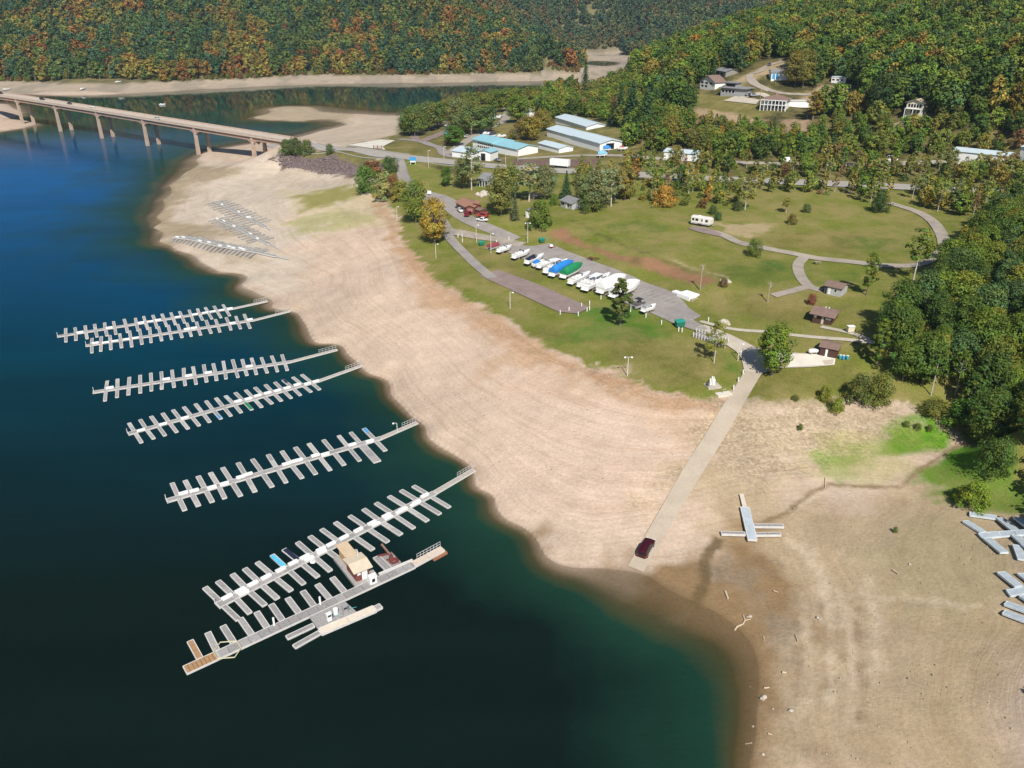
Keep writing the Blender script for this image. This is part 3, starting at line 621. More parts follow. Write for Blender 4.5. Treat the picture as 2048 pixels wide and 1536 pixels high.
road('shore_loop', [k2(640,905),k2(605,880),k2(620,845),k2(700,820),k2(790,780),k2(860,760)], 4.5, asph_p, .12)
road('store_lane', [k2(820,985),k2(900,930),k2(960,890),k2(1060,830),k2(1180,770),k2(1200,700),k2(1180,690)], 6, gravel, .14)
road('hill_drive', [(1540,182),(1505,165),(1500,150),(1520,143),(1535,132),(1580,120)], 4, gravel, .2)
road('hill_drive', [(1505,160),(1520,172),(1560,186),(1620,190),(1680,192)], 3, gravel, .2)
road('house_drive', [(1480,196),(1520,188),(1545,200)], 4, concm, .2)
pave('house_terrace', [(1446,202),(1470,193),(1520,200),(1512,209)], concm, .25, 4)
pave('house_court', [(1572,206),(1622,200),(1668,204),(1655,210),(1580,214)], concm, .25, 4)

# parking bay lines along the upper edge of the lot
ea, eb = [at(*k5(*q)) for q in ((830,436),(1590,762))]
bm_ = mm('worn_bay_line', (.46,.44,.41), .9); edv = (eb - ea).normalized(); inn = Vector((edv.y, -edv.x, 0)); inn = inn if inn.y < 0 else -inn
mb = MB()
for i in range(26):
    q = ea.lerp(eb, i/25) + inn * .6; e2 = q + inn * 4.6; n_ = 4
    for j in range(n_):
        a_, b_ = q.lerp(e2, j/n_), q.lerp(e2, (j+1)/n_); a_.z = h1(a_.x, a_.y) + .085; b_.z = h1(b_.x, b_.y) + .085; s_ = edv * .06
        mb.add([a_-s_, a_+s_, b_+s_, b_-s_], [(0,1,2,3)])
tag(mb.build('parking_bay_lines', bm_), kind='structure')
# ================================================================== TREES
def leafmat(name, instancer=False):
    m, t, b = newmat(name); N = t.nodes; L = t.links
    if instancer: s = node(t, 'ShaderNodeAttribute', attribute_name='leafcol', attribute_type='INSTANCER').outputs['Color']
    else: s = node(t, 'ShaderNodeObjectInfo').outputs['Color']
    cl = node(t, 'ShaderNodeAttribute', attribute_name='clump')
    c = mixc(t, 1.0, mixc(t, 1.0, s, cl.outputs['Color'], 'MULTIPLY'), (1.72, 1.62, 1.15), 'MULTIPLY')
    L.new(c, b.inputs['Base Color']); b.inputs['Roughness'].default_value = .65; b.inputs['Specular IOR Level'].default_value = .25
    tr = node(t, 'ShaderNodeBsdfTranslucent'); L.new(c, tr.inputs['Color'])
    mx = node(t, 'ShaderNodeMixShader'); mx.inputs[0].default_value = .22
    L.new(b.outputs[0], mx.inputs[1]); L.new(tr.outputs[0], mx.inputs[2]); L.new(mx.outputs[0], t.nodes['Material Output'].inputs['Surface'])
    return m
leaf_o = leafmat('leaves'); leaf_i = leafmat('wood_leaves', True)
bark = mm('bark', (.17,.13,.10), .9, .25); palebark = mm('pale_bark', (.48,.44,.38), .9, .2)

def crown_arrays(seed, h, w, base, nclump, per, leaf, shape='round', gap=.0):
    """leaf clumps spread through the crown: returns verts, quads, per-vertex tint"""
    g = np.random.default_rng(seed); C = []; Rr = []
    for i in range(nclump):
        f = (i + g.random()) / nclump                       # 0 bottom .. 1 top
        if shape == 'round': prof = math.sqrt(max(0, 1 - (2*f - .92)**2 / 1.25)) * (1.0 if f > .15 else .8)
        elif shape == 'tall': prof = math.sin(math.pi * min(1, .12 + f * .86)) ** .7
        elif shape == 'cone': prof = (1 - f) ** .85 + .03
        else: prof = math.sqrt(max(0, 1 - f * f * .9))      # dome for shrubs
        a = i * 2.39996 + g.normal(0, .45); rr = w / 2 * prof * (g.random() ** .38) * g.uniform(.72, 1.08)
        C.append((rr * math.cos(a), rr * math.sin(a), base + (h - base) * (f * .93 + .02) + g.normal(0, h * .015)))
        Rr.append(w * g.uniform(.11, .20) * (1.15 if shape == 'round' else (.75 if shape == 'cone' else .95)))
    C = np.array(C); Rr = np.array(Rr); n = nclump * per
    ci = np.repeat(np.arange(nclump), per); d = g.normal(size=(n, 3)); d /= np.linalg.norm(d, axis=1)[:, None]
    pos = C[ci] + d * (Rr[ci] * g.uniform(.45, 1.12, n))[:, None] * np.array([1, 1, .78])
    out = pos - np.array([0, 0, base + (h - base) * .35]); out /= np.linalg.norm(out, axis=1)[:, None] + 1e-6
    nrm = d * .55 + out * .55 + np.array([0, 0, .35]) + g.normal(0, .42, (n, 3)); nrm /= np.linalg.norm(nrm, axis=1)[:, None]
    t1 = np.cross(nrm, g.normal(size=(n, 3))); t1 /= np.linalg.norm(t1, axis=1)[:, None] + 1e-9; t2 = np.cross(nrm, t1)
    s = leaf * g.uniform(.6, 1.25, n)[:, None]; k = g.uniform(.55, .9, n)[:, None]
    V = np.stack([pos - t1*s - t2*s*k*.5, pos + t1*s*.3 - t2*s*k, pos + t1*s + t2*s*k*.4, pos - t1*s*.25 + t2*s*k], 1).reshape(-1, 3)
    cv = g.uniform(.72, 1.28, nclump); hue = g.normal(0, .10, nclump)
    tint = cv[ci] * g.uniform(.82, 1.18, n); T = np.stack([tint * (1 + hue[ci] * 1.2), tint, tint * (1 - hue[ci]), np.ones(n)], 1)
    return V, np.arange(n * 4).reshape(n, 4), np.repeat(T, 4, axis=0)
def conifer_arrays(seed, h, w, base, whorls, leaf):
    g = np.random.default_rng(seed); pos = []; nr = []; sz = []
    for i in range(whorls):
        f = i / whorls; z = base + (h - base) * f; r = w / 2 * (1 - f) ** .9 + .15; nb = int(5 + 5 * (1 - f)); a0 = g.random() * 6.28
        for k in range(nb):
            a = a0 + 6.283 * k / nb + g.normal(0, .12); L_ = r * g.uniform(.75, 1.08)
            m = max(2, int(L_ / leaf * 1.6))
            for j in range(m):
                s = (j + .6) / m; side = g.normal(0, .16) * L_ * (1 - s * .5)
                pos.append((math.cos(a) * L_ * s - math.sin(a) * side, math.sin(a) * L_ * s + math.cos(a) * side, z - L_ * .28 * s * s + g.normal(0, .12)))
                nr.append((math.cos(a) * .45 + g.normal(0, .3), math.sin(a) * .45 + g.normal(0, .3), .8)); sz.append(leaf * (1.1 - .4 * s))
    pos = np.array(pos); nr = np.array(nr); nr /= np.linalg.norm(nr, axis=1)[:, None]; n = len(pos)
    t1 = np.cross(nr, g.normal(size=(n, 3))); t1 /= np.linalg.norm(t1, axis=1)[:, None] + 1e-9; t2 = np.cross(nr, t1); s = np.array(sz)[:, None]
    V = np.stack([pos - t1*s - t2*s*.3, pos + t1*s*.2 - t2*s*.6, pos + t1*s + t2*s*.25, pos - t1*s*.2 + t2*s*.6], 1).reshape(-1, 3)
    tint = g.uniform(.7, 1.3, n); T = np.stack([tint, tint, tint, np.ones(n)], 1)
    return V, np.arange(n * 4).reshape(n, 4), np.repeat(T, 4, axis=0)
def crown_mesh(name, arrs, mat):
    V, Q, T = arrs; me = ring_mesh(name, V, Q, [mat])
    a = me.attributes.new('clump', 'FLOAT_COLOR', 'POINT'); a.data.foreach_set('color', T.astype(np.float32).ravel()); return me
def trunk_mb(seed, h, r, base, w, limbs=5, lean=.02):
    g = random.Random(seed); mb = MB(); top = h * .82; lx, ly = g.uniform(-lean, lean) * h, g.uniform(-lean, lean) * h
    pts = [(lx*f*f, ly*f*f, -0.6 + (top + .6) * f) for f in (0, .06, .3, .6, 1)]
    mb.tube(pts, [r*1.35, r, r*.82, r*.55, r*.16], 7)
    for i in range(limbs):
        f = base / h + (.8 - base / h) * (i + .5) / limbs; a = i * 2.4 + g.random(); L_ = w * g.uniform(.26, .40) * (1.1 - f * .5); z = f * h * .95
        x0, y0 = lx * f * f, ly * f * f
        mb.tube([(x0, y0, z), (x0 + math.cos(a)*L_*.5, y0 + math.sin(a)*L_*.5, z + L_*.45), (x0 + math.cos(a)*L_, y0 + math.sin(a)*L_, z + L_*.75)], [r*.42, r*.28, r*.08], 5)
    return mb
# unit trees: (height 10, crown width given); key -> (trunk mesh, crown mesh)
KIND = {}
def mk_kind(key, seed, w, base, nclump, per, leaf, shape, bark_m=bark, r=.22, limbs=5, lean=.02, conifer=0):
    arr = conifer_arrays(seed, 10, w, base, conifer, leaf) if conifer else crown_arrays(seed, 10, w, base, nclump, per, leaf, shape)
    tm = trunk_mb(seed, 10, r, base, w, 0 if conifer else limbs, lean).build('trunk', bark_m)
    tme = tm.data; bpy.data.objects.remove(tm)
    KIND[key] = (tme, crown_mesh('crown', arr, leaf_o), arr, w)
for i in range(4): mk_kind(('broad', i), 10+i, (7.2, 6.2, 7.8, 6.6)[i], (2.2, 1.8, 2.0, 1.5)[i], 58, 95, .19, 'round')
for i in range(2): mk_kind(('tall', i), 20+i, (4.2, 3.4)[i], (2.0, 1.6)[i], 38, 90, .18, 'tall')
for i in range(2): mk_kind(('thin', i), 30+i, (4.6, 4.0)[i], (3.2, 4.0)[i], 26, 50, .17, 'tall', palebark, .12, 7, .05)
for i in range(2): mk_kind(('shrub', i), 40+i, (13, 11)[i], .3, 46, 90, .30, 'dome', bark, .18, 4)
for i in range(2): mk_kind(('pine', i), 50+i, (4.4, 5.2)[i], (1.2, 1.8)[i], 0, 0, .36, 'cone', bark, .17, conifer=22)
def tree(p, h, kind, i, col, label, cat='tree', group=None, wid=None, name=None, rz=None):
    tm, cm, arr, w0 = KIND[(kind, i)]
    nm = name or {'broad':'broadleaf_tree','tall':'broadleaf_tree','thin':'slender_tree','shrub':'shrub','pine':'pine_tree'}[kind]
    r = thing(nm, label, cat, p, rz if rz is not None else random.uniform(0, 6.28), group)
    s = h / 10; sw = (wid / w0) if wid else s
    r.scale = (sw, sw, s)
    t_ = bpy.data.objects.new('trunk', tm); COL.objects.link(t_); t_.parent = r
    c_ = bpy.data.objects.new('crown', cm); COL.objects.link(c_); c_.parent = r; c_.color = (*col, 1)
    return r
GRN, DKG, OLV, YEL, ORG, RST, TEAL, PALE, BRN = (.080,.125,.020), (.044,.080,.018), (.105,.128,.026), (.19,.165,.028), (.22,.115,.025), (.17,.07,.03), (.046,.085,.034), (.135,.155,.085), (.13,.085,.045)
def treepx(u, vb, vt, wpx, kind, i, col, label, cat='tree', **k):
    p = at(u, vb); d = P(*p)[2]; h = rise(p, vt) * 1.02
    return tree(p, h, kind, i, col, label, cat, wid=wpx * d / F * 1.05, **k)
# --- single trees of the lawns
treepx(1543,750,650,64,'broad',1,(.085,.13,.02),'full green maple shading the junction at the head of the boat ramp')
treepx(1428,724,642,44,'thin',0,(.13,.145,.03),'slender sparse tree with a pale trunk beside the railed boardwalk')
treepx(1240,650,556,42,'tall',1,(.06,.085,.025),'narrow thin-topped dark tree in front of the white covered boats')
treepx(1733,590,505,30,'tall',0,(.10,.14,.025),'slim upright tree leaning on the lawn behind the small grey hut')
treepx(1826,562,458,52,'thin',1,(.095,.13,.025),'tall ragged tree beside the curve of the campground loop')
treepx(1507,512,478,32,'shrub',0,(.09,.12,.03),'small round tree below the camper spur road')
treepx(870,486,398,54,'broad',3,(.22,.17,.035),'golden brown tree at the lane fork above the bare bank')
treepx(832,446,364,52,'broad',0,(.10,.135,.03),'rounded green tree at the bank edge left of the golden tree')
treepx(770,397,346,50,'shrub',1,(.16,.185,.09),'silvery green willow bush at the top of the bare bank')
treepx(733,386,332,48,'shrub',0,(.065,.12,.025),'bright green bush at the left end of the bank thicket')
treepx(802,398,362,42,'shrub',1,(.14,.15,.045),'olive bush between the willow and the rounded green tree')
treepx(745,352,322,50,'shrub',1,(.13,.075,.045),'reddish brown bush behind the bank thicket')
treepx(780,345,314,36,'shrub',0,(.05,.085,.03),'dark bush beside the road junction')
treepx(788,392,350,30,'shrub',0,(.15,.08,.045),'rust coloured thin bush at the side of the access road')
treepx(893,373,334,22,'broad',1,(.055,.105,.02),'small dense lone tree on the lawn below the highway')
treepx(943,379,292,52,'thin',0,(.10,.125,.055),'tall grey green tree standing in front of the marina store')
treepx(925,376,318,40,'broad',2,(.10,.12,.05),'loose olive tree left of the white porch house')
treepx(1002,430,336,54,'broad',3,(.125,.135,.045),'big olive tree on the lawn above the brown boathouse')
treepx(1022,395,330,40,'broad',0,(.12,.14,.035),'yellow green tree by the white porch house')
treepx(1058,402,328,58,'thin',1,(.16,.18,.11),'silver leaved poplar with a white forked trunk')
treepx(1090,400,332,48,'broad',2,(.11,.13,.07),'grey green tree right of the silver poplar')
treepx(1030,441,380,20,'pine',0,(.06,.075,.05),'thin scraggy spruce beside the big olive tree')
treepx(1080,455,402,50,'shrub',1,(.075,.115,.022),'big round leafy bush above the parking lot')
treepx(1132,398,342,28,'pine',1,(.028,.062,.03),'dark pointed spruce behind the lawn')
treepx(1108,410,388,18,'shrub',0,(.08,.14,.02),'small bright green shrub between the poplar and the spruce')
treepx(1165,405,350,40,'broad',0,(.10,.13,.06),'grey green tree right of the dark spruce')
treepx(1192,420,342,52,'broad',3,(.115,.135,.075),'pale grey green tree at the near end of the grove')
treepx(1222,412,335,50,'thin',0,(.14,.16,.10),'airy silver green tree at the right of the grove')
treepx(1180,422,385,50,'shrub',0,(.085,.115,.035),'low wide bush under the pale grove trees')
treepx(1250,400,330,40,'broad',1,(.15,.13,.04),'yellowing tree at the corner of the grove')
treepx(1327,412,372,44,'shrub',1,(.25,.155,.04),'round orange bush at the far edge of the meadow')
treepx(1622,608,588,18,'shrub',0,(.17,.06,.05),'small dark red tree between the grey hut and the restroom')
treepx(1447,572,556,18,'shrub',1,(.12,.085,.05),'dry brown bush on the bank right of the utility pole')
treepx(1435,440,424,18,'shrub',0,(.05,.095,.04),'small dark bush behind the white camper')
treepx(1475,420,404,20,'shrub',1,(.05,.075,.03),'dark low shrub on the meadow edge')
treepx(1425,428,410,18,'shrub',0,(.06,.085,.03),'low dark shrub near the birch stand')
treepx(1583,448,428,20,'shrub',1,(.11,.10,.03),'yellow brown shrub on the meadow right of the camper')
treepx(1612,424,408,18,'shrub',0,(.06,.09,.03),'green shrub by the meadow track')
treepx(1572,425,396,22,'thin',1,(.14,.135,.035),'thin yellow sapling on the meadow')
treepx(1490,418,352,40,'thin',0,(.14,.14,.045),'leaning birch with a long white forked trunk')
treepx(1757,424,388,38,'shrub',0,(.035,.06,.02),'dark bush at the top end of the campground loop')
treepx(1768,425,385,16,'thin',1,(.12,.13,.04),'single pale birch trunk where the loop meets the woods')
treepx(1945,1012,968,62,'shrub',1,(.10,.155,.02),'wide low bush on the bright grass of the cove')
treepx(1985,945,880,70,'shrub',0,(.05,.09,.02),'dark green bush at the wood edge above the cove stream')
treepx(1915,850,806,70,'shrub',1,(.055,.115,.02),'vivid green bush at the foot of the near woods')
treepx(1672,824,796,34,'shrub',0,(.135,.165,.03),'low yellow green bush on the stony strip')
treepx(1648,800,772,26,'shrub',1,(.12,.135,.025),'small bush at the lawn edge above the stony strip')
treepx(1715,802,750,50,'shrub',1,(.07,.09,.03),'brownish bush at the corner of the near woods')
treepx(1755,806,748,56,'shrub',0,(.10,.12,.03),'rounded olive bush in front of the near woods')
treepx(1590,800,790,16,'shrub',0,(.10,.11,.035),'tiny weed clump on the lawn edge beside the boat ramp')
treepx(1870,828,800,60,'shrub',0,(.10,.115,.03),'spreading bush where the stony strip meets the woods')
for u, v, wd in ((1600,856,12),(1812,850,14),(1835,855,16),(1858,858,14),(1790,1062,10)):
    treepx(u, v + 3, v - 8, wd, 'shrub', 0, (.09,.12,.03), 'little green weed clump on the stony strip below the lawn', 'weed', group='weed clumps on the stony strip', name='weed_clump')
# --- around the highway, sheds and peninsula
for a in ((592,308,276,38,'shrub',0,(.06,.085,.035),'dark bush beside the bridge end'),(575,306,279,30,'shrub',1,(.065,.095,.035),'leafy bush touching the bridge abutment'),(615,308,280,28,'shrub',1,(.075,.10,.04),'rounded bush on the riprap top'),
    (660,308,288,18,'shrub',0,(.07,.095,.04),'lone small bush on the riprap beside the highway'),(908,292,252,40,'broad',1,(.06,.12,.02),'bright green tree beside the green roofed kiosk'),(1238,250,170,46,'pine',1,(.026,.058,.026),'tall dark pine behind the longest storage shed'),
    (1262,252,160,48,'pine',0,(.028,.060,.030),'tallest dark pine above the storage sheds'),(1290,262,172,46,'pine',1,(.030,.062,.028),'dark pine at the right of the shed pines'),(1170,178,118,22,'pine',0,(.035,.065,.03),'single spire of a pine at the tip of the wooded point'),
    (1060,280,232,44,'broad',3,(.16,.135,.03),'golden olive tree left of the storage sheds'),(1085,262,222,40,'broad',0,(.15,.13,.035),'yellowing tree behind the storage sheds'),(1040,262,240,26,'shrub',1,(.14,.11,.05),'brown bush on the slope above the store'),
    (1030,278,258,34,'shrub',0,(.12,.105,.05),'dry bush behind the turquoise roofed store'),(1340,290,232,40,'broad',1,(.13,.12,.03),'olive tree at the end of the shed yard'),(1625,240,183,36,'tall',0,(.17,.13,.03),'amber tree beside the columned house'),
    (1590,172,104,50,'broad',3,(.14,.12,.03),'large olive gold tree beside the hilltop garage'),(1605,176,100,44,'broad',0,(.12,.115,.03),'second big gold tree by the hilltop garage'),(1375,188,150,20,'tall',1,(.16,.13,.035),'small yellow tree left of the brown roofed house'),
    (1758,232,150,56,'broad',2,(.03,.055,.02),'dark spreading evergreen left of the cream house')):
    treepx(*a)
for a in ((830,272,212,52,2,(.075,.115,.035)),(858,262,206,50,0,(.085,.115,.045)),(815,268,228,34,3,(.055,.10,.025)),(875,255,206,40,1,(.085,.14,.03)),(905,252,196,44,0,(.12,.12,.035)),(918,262,198,50,2,(.11,.14,.07)),(945,268,208,52,3,(.085,.12,.045)),(975,268,212,42,1,(.07,.11,.04)),
          (935,235,186,42,0,(.10,.12,.03)),(960,232,184,44,3,(.11,.125,.03)),(990,224,180,46,2,(.08,.12,.025)),(1015,222,178,44,0,(.10,.13,.03)),(1035,245,192,46,1,(.095,.14,.025)),(1060,226,180,42,3,(.11,.12,.03)),(890,242,200,34,1,(.12,.12,.03))):
    u, vb, vt, wp, i, c_ = a
    treepx(u, vb, vt, wp, 'broad', i, c_, 'green shade tree in the row round the shoreline parking loop', group='shade trees on the peninsula')
# --- woods
def inpoly(u, v, poly): return sdist(u, v, poly) < 0
def scatter(x0, x1, y0, y1, sp, seed):
    g = np.random.default_rng(seed); X, Y = np.meshgrid(np.arange(x0, x1, sp), np.arange(y0, y1, sp)); X = X.ravel() + g.uniform(-.45, .45, X.size) * sp; Y = Y.ravel() + g.uniform(-.45, .45, Y.size) * sp
    return X, Y, H(X, Y), g
RF = [(1905,512),(1890,540),(1880,575),(1850,610),(1790,640),(1755,665),(1752,695),(1748,720),(1755,760),(1750,792),(1800,798),(1855,812),(1905,826),(1960,882),(2048,952),(2400,1000),(2400,430),(2048,440),(1965,448),(1935,475)]
X, Y, Z, g = scatter(60, 330, 40, 330, 5.0, 3)
u, v, d = P(X, Y, Z)
ok = inpoly(u, v, RF) & (u < 2330) & (sdist(X, Y, poly_at([(1915,470),(1925,500),(1880,520),(1870,490)])) > 3)
ok |= (u > 2085) & (Z > 8.8) & (u < 3600)
pts = sorted(zip(X[ok], Y[ok], Z[ok], u[ok], v[ok], d[ok]), key=lambda q: q[5])
pal = [GRN, GRN, DKG, DKG, OLV, TEAL, (.10,.125,.02), (.125,.135,.025), (.06,.10,.02)]
tone = {0:'mid green',1:'mid green',2:'dark green',3:'dark green',4:'olive',5:'blue green',6:'light olive',7:'yellowing',8:'deep green'}
rest = []; n_ind = 0
for n_, q in enumerate(pts):
    k = g.integers(0, 9); kind = g.choice(['broad','broad','broad','tall','thin']); i = int(g.integers(0, 4 if kind == 'broad' else 2)); h = g.uniform(7, 12.5) if kind != 'thin' else g.uniform(8, 12)
    edge = 1.0
    cc = np.array(pal[k]) * g.uniform(.8, 1.2)
    if q[3] < 2085 and n_ind < 225:
        n_ind += 1
        where = 'above the green cove' if q[4] > 780 else ('beside the restroom lawn' if q[4] > 600 else 'along the campground loop')
        tree((q[0], q[1], q[2]-.2), h, kind, i, tuple(cc), '%s %s tree in the near woods %s' % (tone[k], 'slender' if kind == 'thin' else ('narrow' if kind == 'tall' else 'broad'), where), group='trees of the near woods')
    else: rest.append((q[0], q[1], q[2]-.2, h/10, cc, kind, i))
# --- instanced woods (far too many to count): point mesh + geometry nodes over unlinked source trees
srccol = bpy.data.collections.new('wood_sources'); SRC = {}
def mk_src(key, arr, bm_, seed, r, base, w, limbs):
    tmb = trunk_mb(seed, 10, r, base, w, limbs)
    V, Q, T = arr; nv = len(V); tv = np.array(tmb.v); 
    me = bpy.data.meshes.new('wood_tree'); me.from_pydata([tuple(p) for p in V] + tmb.v, [], [tuple(q) for q in Q] + [tuple(i + nv for i in f) for f in tmb.f])
    me.materials.append(leaf_i); me.materials.append(bm_); mi = [0] * len(Q) + [1] * len(tmb.f); me.polygons.foreach_set('material_index', mi)
    a = me.attributes.new('clump', 'FLOAT_COLOR', 'POINT'); a.data.foreach_set('color', np.concatenate([T, np.ones((len(tv), 4))]).astype(np.float32).ravel())
    o = bpy.data.objects.new('wood_%02d' % len(SRC), me); srccol.objects.link(o); SRC[key] = len(SRC)
for i in range(4): mk_src(('broad', i), crown_arrays(60+i, 10, (7.2,6.4,7.8,6.8)[i], 1.6, 30, 34, .40, 'round'), bark, 60+i, .2, 2, 7, 3)
for i in range(2): mk_src(('tall', i), crown_arrays(70+i, 10, (4.4,3.8)[i], 1.8, 24, 32, .34, 'tall'), bark, 70+i, .16, 2, 4, 2)
for i in range(2): mk_src(('thin', i), crown_arrays(80+i, 10, (4.6,4.0)[i], 3.2, 18, 26, .27, 'tall'), palebark, 80+i, .12, 3.2, 4, 5)
for i in range(2): mk_src(('shrub', i), crown_arrays(90+i, 10, (13,11)[i], .3, 26, 34, .62, 'dome'), bark, 90+i, .15, 1, 8, 2)
for i in range(2): mk_src(('pine', i), conifer_arrays(95+i, 10, (4.4,5.2)[i], 1.2, 15, .55), bark, 95+i, .16, 1.2, 4, 0)
for i in range(3): mk_src(('far', i), crown_arrays(100+i, 10, (7.4,6.4,8.2)[i], 1.2, 17, 26, .62, 'round'), bark, 100+i, .2, 2, 7, 0)
def wood_nodes():
    ng = bpy.data.node_groups.new('plant_wood', 'GeometryNodeTree')
    ng.interface.new_socket('Geometry', in_out='INPUT', socket_type='NodeSocketGeometry'); ng.interface.new_socket('Geometry', in_out='OUTPUT', socket_type='NodeSocketGeometry')
    n = ng.nodes; L = ng.links; gi = n.new('NodeGroupInput'); go = n.new('NodeGroupOutput')
    ci = n.new('GeometryNodeCollectionInfo'); ci.inputs['Collection'].default_value = srccol; ci.inputs['Separate Children'].default_value = True; ci.inputs['Reset Children'].default_value = True
    ip = n.new('GeometryNodeInstanceOnPoints'); ip.inputs['Pick Instance'].default_value = True
    def na(nm, ty):
        a = n.new('GeometryNodeInputNamedAttribute'); a.data_type = ty; a.inputs['Name'].default_value = nm; return a.outputs['Attribute']
    L.new(gi.outputs[0], ip.inputs['Points']); L.new(ci.outputs[0], ip.inputs['Instance']); L.new(na('pick', 'INT'), ip.inputs['Instance Index'])
    L.new(na('size', 'FLOAT_VECTOR'), ip.inputs['Scale'])
    er = n.new('FunctionNodeEulerToRotation'); L.new(na('turn', 'FLOAT_VECTOR'), er.inputs[0]); L.new(er.outputs[0], ip.inputs['Rotation'])
    L.new(ip.outputs[0], go.inputs[0]); return ng
WOODS = wood_nodes()
def plant_wood(name, items, label, cat='woods'):
    """items: x, y, z, scale, colour, kind, variant"""
    me = bpy.data.meshes.new(name); me.from_pydata([tuple(map(float, i[:3])) for i in items], [], [])
    n = len(items); g = np.random.default_rng(n)
    a = me.attributes.new('pick', 'INT', 'POINT'); a.data.foreach_set('value', np.array([SRC[(i[5], i[6])] for i in items], dtype=np.int32))
    s = np.array([[i[3] * g.uniform(.85, 1.15)] * 2 + [i[3]] for i in items], dtype=np.float32)
    a = me.attributes.new('size', 'FLOAT_VECTOR', 'POINT'); a.data.foreach_set('vector', s.ravel())
    a = me.attributes.new('turn', 'FLOAT_VECTOR', 'POINT'); a.data.foreach_set('vector', np.stack([np.zeros(n), np.zeros(n), g.uniform(0, 6.28, n)], 1).astype(np.float32).ravel())
    a = me.attributes.new('leafcol', 'FLOAT_COLOR', 'POINT'); a.data.foreach_set('color', np.array([[*i[4], 1] for i in items], dtype=np.float32).ravel())
    o = bpy.data.objects.new(name, me); COL.objects.link(o); md = o.modifiers.new('plant', 'NODES'); md.node_group = WOODS
    return tag(o, label, cat, kind='stuff')
if rest: plant_wood('near_wood', rest, 'back rows of the dense green woods at the right edge', 'woods')
def pick(g, weights, cols): return np.array(cols[int(g.choice(len(cols), p=np.array(weights)/sum(weights)))]) * g.uniform(.72, 1.3)
# hillside on the right, round the houses
R1 = [(1150,232),(1158,205),(1200,178),(1240,158),(1290,136),(1350,110),(1450,70),(1560,34),(1800,10),(2500,-20),(2500,330),(1960,316),(1850,318),(1700,324),(1500,322),(1350,316),(1262,300),(1250,285),(1246,262),(1222,246),(1185,236)]
HOLES = [[(1370,190),(1400,166),(1432,160),(1445,146),(1490,146),(1500,126),(1545,118),(1585,114),(1590,162),(1575,168),(1640,178),(1650,162),(1705,166),(1735,206),(1690,222),(1640,226),(1640,262),(1622,275),(1560,275),(1550,258),(1480,250),(1385,238),(1372,215)],
         [(1768,250),(1795,218),(1850,222),(1848,240),(1832,272),(1780,272)], [(1325,318),(1330,296),(1400,300),(1402,322)], [(1895,330),(1900,306),(2060,308),(2060,332)]]
X, Y, Z, g = scatter(30, 640, 280, 1000, 6.3, 4); u, v, d = P(X, Y, Z)
ok = inpoly(u, v, R1)
for h_ in HOLES: ok &= ~inpoly(u, v, h_)
ok &= (Y < 900) & (X > .07 * Y)
items = []
for x, y, z, uu, vv in zip(X[ok], Y[ok], Z[ok], u[ok], v[ok]):
    low = vv > 235 or (vv > 150 and uu < 1300)
    if low: c_ = pick(g, [4,2,5,2.5,.15,2.5,.6], [GRN, DKG, OLV, (.145,.135,.028), ORG, (.10,.115,.03), BRN]); kind = g.choice(['broad','broad','broad','tall','broad','shrub']); h = g.uniform(7, 12) if kind != 'shrub' else g.uniform(2.5, 4.5)
    else: c_ = pick(g, [4,4,3.4,1.6,.1,1.5], [GRN, DKG, OLV, (.15,.12,.03), ORG, TEAL]); kind = g.choice(['broad','broad','broad','tall']); h = g.uniform(11, 19)
    if g.random() < .05: kind = 'pine'; c_ = np.array((.03,.062,.03))
    if 1370 < uu < 1740 and 235 < vv < 300 and kind != 'shrub': h = min(h, 5.5 + (vv - 235) * .06)
    items.append((x, y, z - .3, h/10, c_, kind, int(g.integers(0, 4 if kind == 'broad' else 2))))
plant_wood('hillside_wood', items, 'green and olive woods covering the hill around the houses on the right')
# belt between highway and meadow, thin birches and brush
BELT = [(1148,352),(1240,352),(1300,362),(1500,372),(1700,381),(1860,389),(2060,399),(2400,420),(2400,450),(2048,440),(1960,440),(1905,430),(1850,418),(1790,396),(1745,408),(1690,392),(1600,392),(1545,386),(1480,412),(1400,415),(1335,406),(1262,398),(1215,404),(1180,395),(1150,372)]
BELT2 = [(1230,330),(1330,328),(1500,332),(1700,335),(1900,334),(2060,338),(2400,345),(2400,390),(2060,378),(1850,366),(1700,360),(1500,351),(1300,340)]
items = []
X, Y, Z, g = scatter(30, 420, 240, 420, 4.6, 8); u, v, d = P(X, Y, Z)
hl = poly_at(HWY[5:]); 
for x, y, z, uu, vv in zip(X, Y, Z, u, v):
    b_ = sdist(np.array([uu]), np.array([vv]), BELT)[0] < 0; b2_ = sdist(np.array([uu]), np.array([vv]), BELT2)[0] < 0
    if not (b_ or b2_): continue
    rr = g.random()
    if b_ and rr < .2: continue
    if b_ and 1330 < uu < 1800 and vv < 370 and rr < .3: continue
    if b2_ and rr < .22: continue
    kind = g.choice(['thin','thin','shrub','shrub','broad','tall']) if b_ else g.choice(['shrub','shrub','broad','thin','tall'])
    if uu > 1800 and b_: kind = g.choice(['broad','thin','shrub','tall'])
    h = {'thin': g.uniform(7, 11.5), 'shrub': g.uniform(1.6, 4), 'broad': g.uniform(5.5, 9), 'tall': g.uniform(5.5, 10)}[kind]
    if b_ and uu < 1800 and kind == 'broad' and vv > 385: kind = 'shrub'; h = 2.2
    c_ = pick(g, [3,1,5,3,.12,.7,2], [GRN, DKG, OLV, (.16,.14,.035), ORG, BRN, (.12,.135,.05)])
    items.append((x, y, z - .2, h/10, c_, kind, int(g.integers(0, 4 if kind == 'broad' else 2))))
plant_wood('roadside_brush', items, 'thin birches and yellow green brush along both sides of the highway', 'brush')
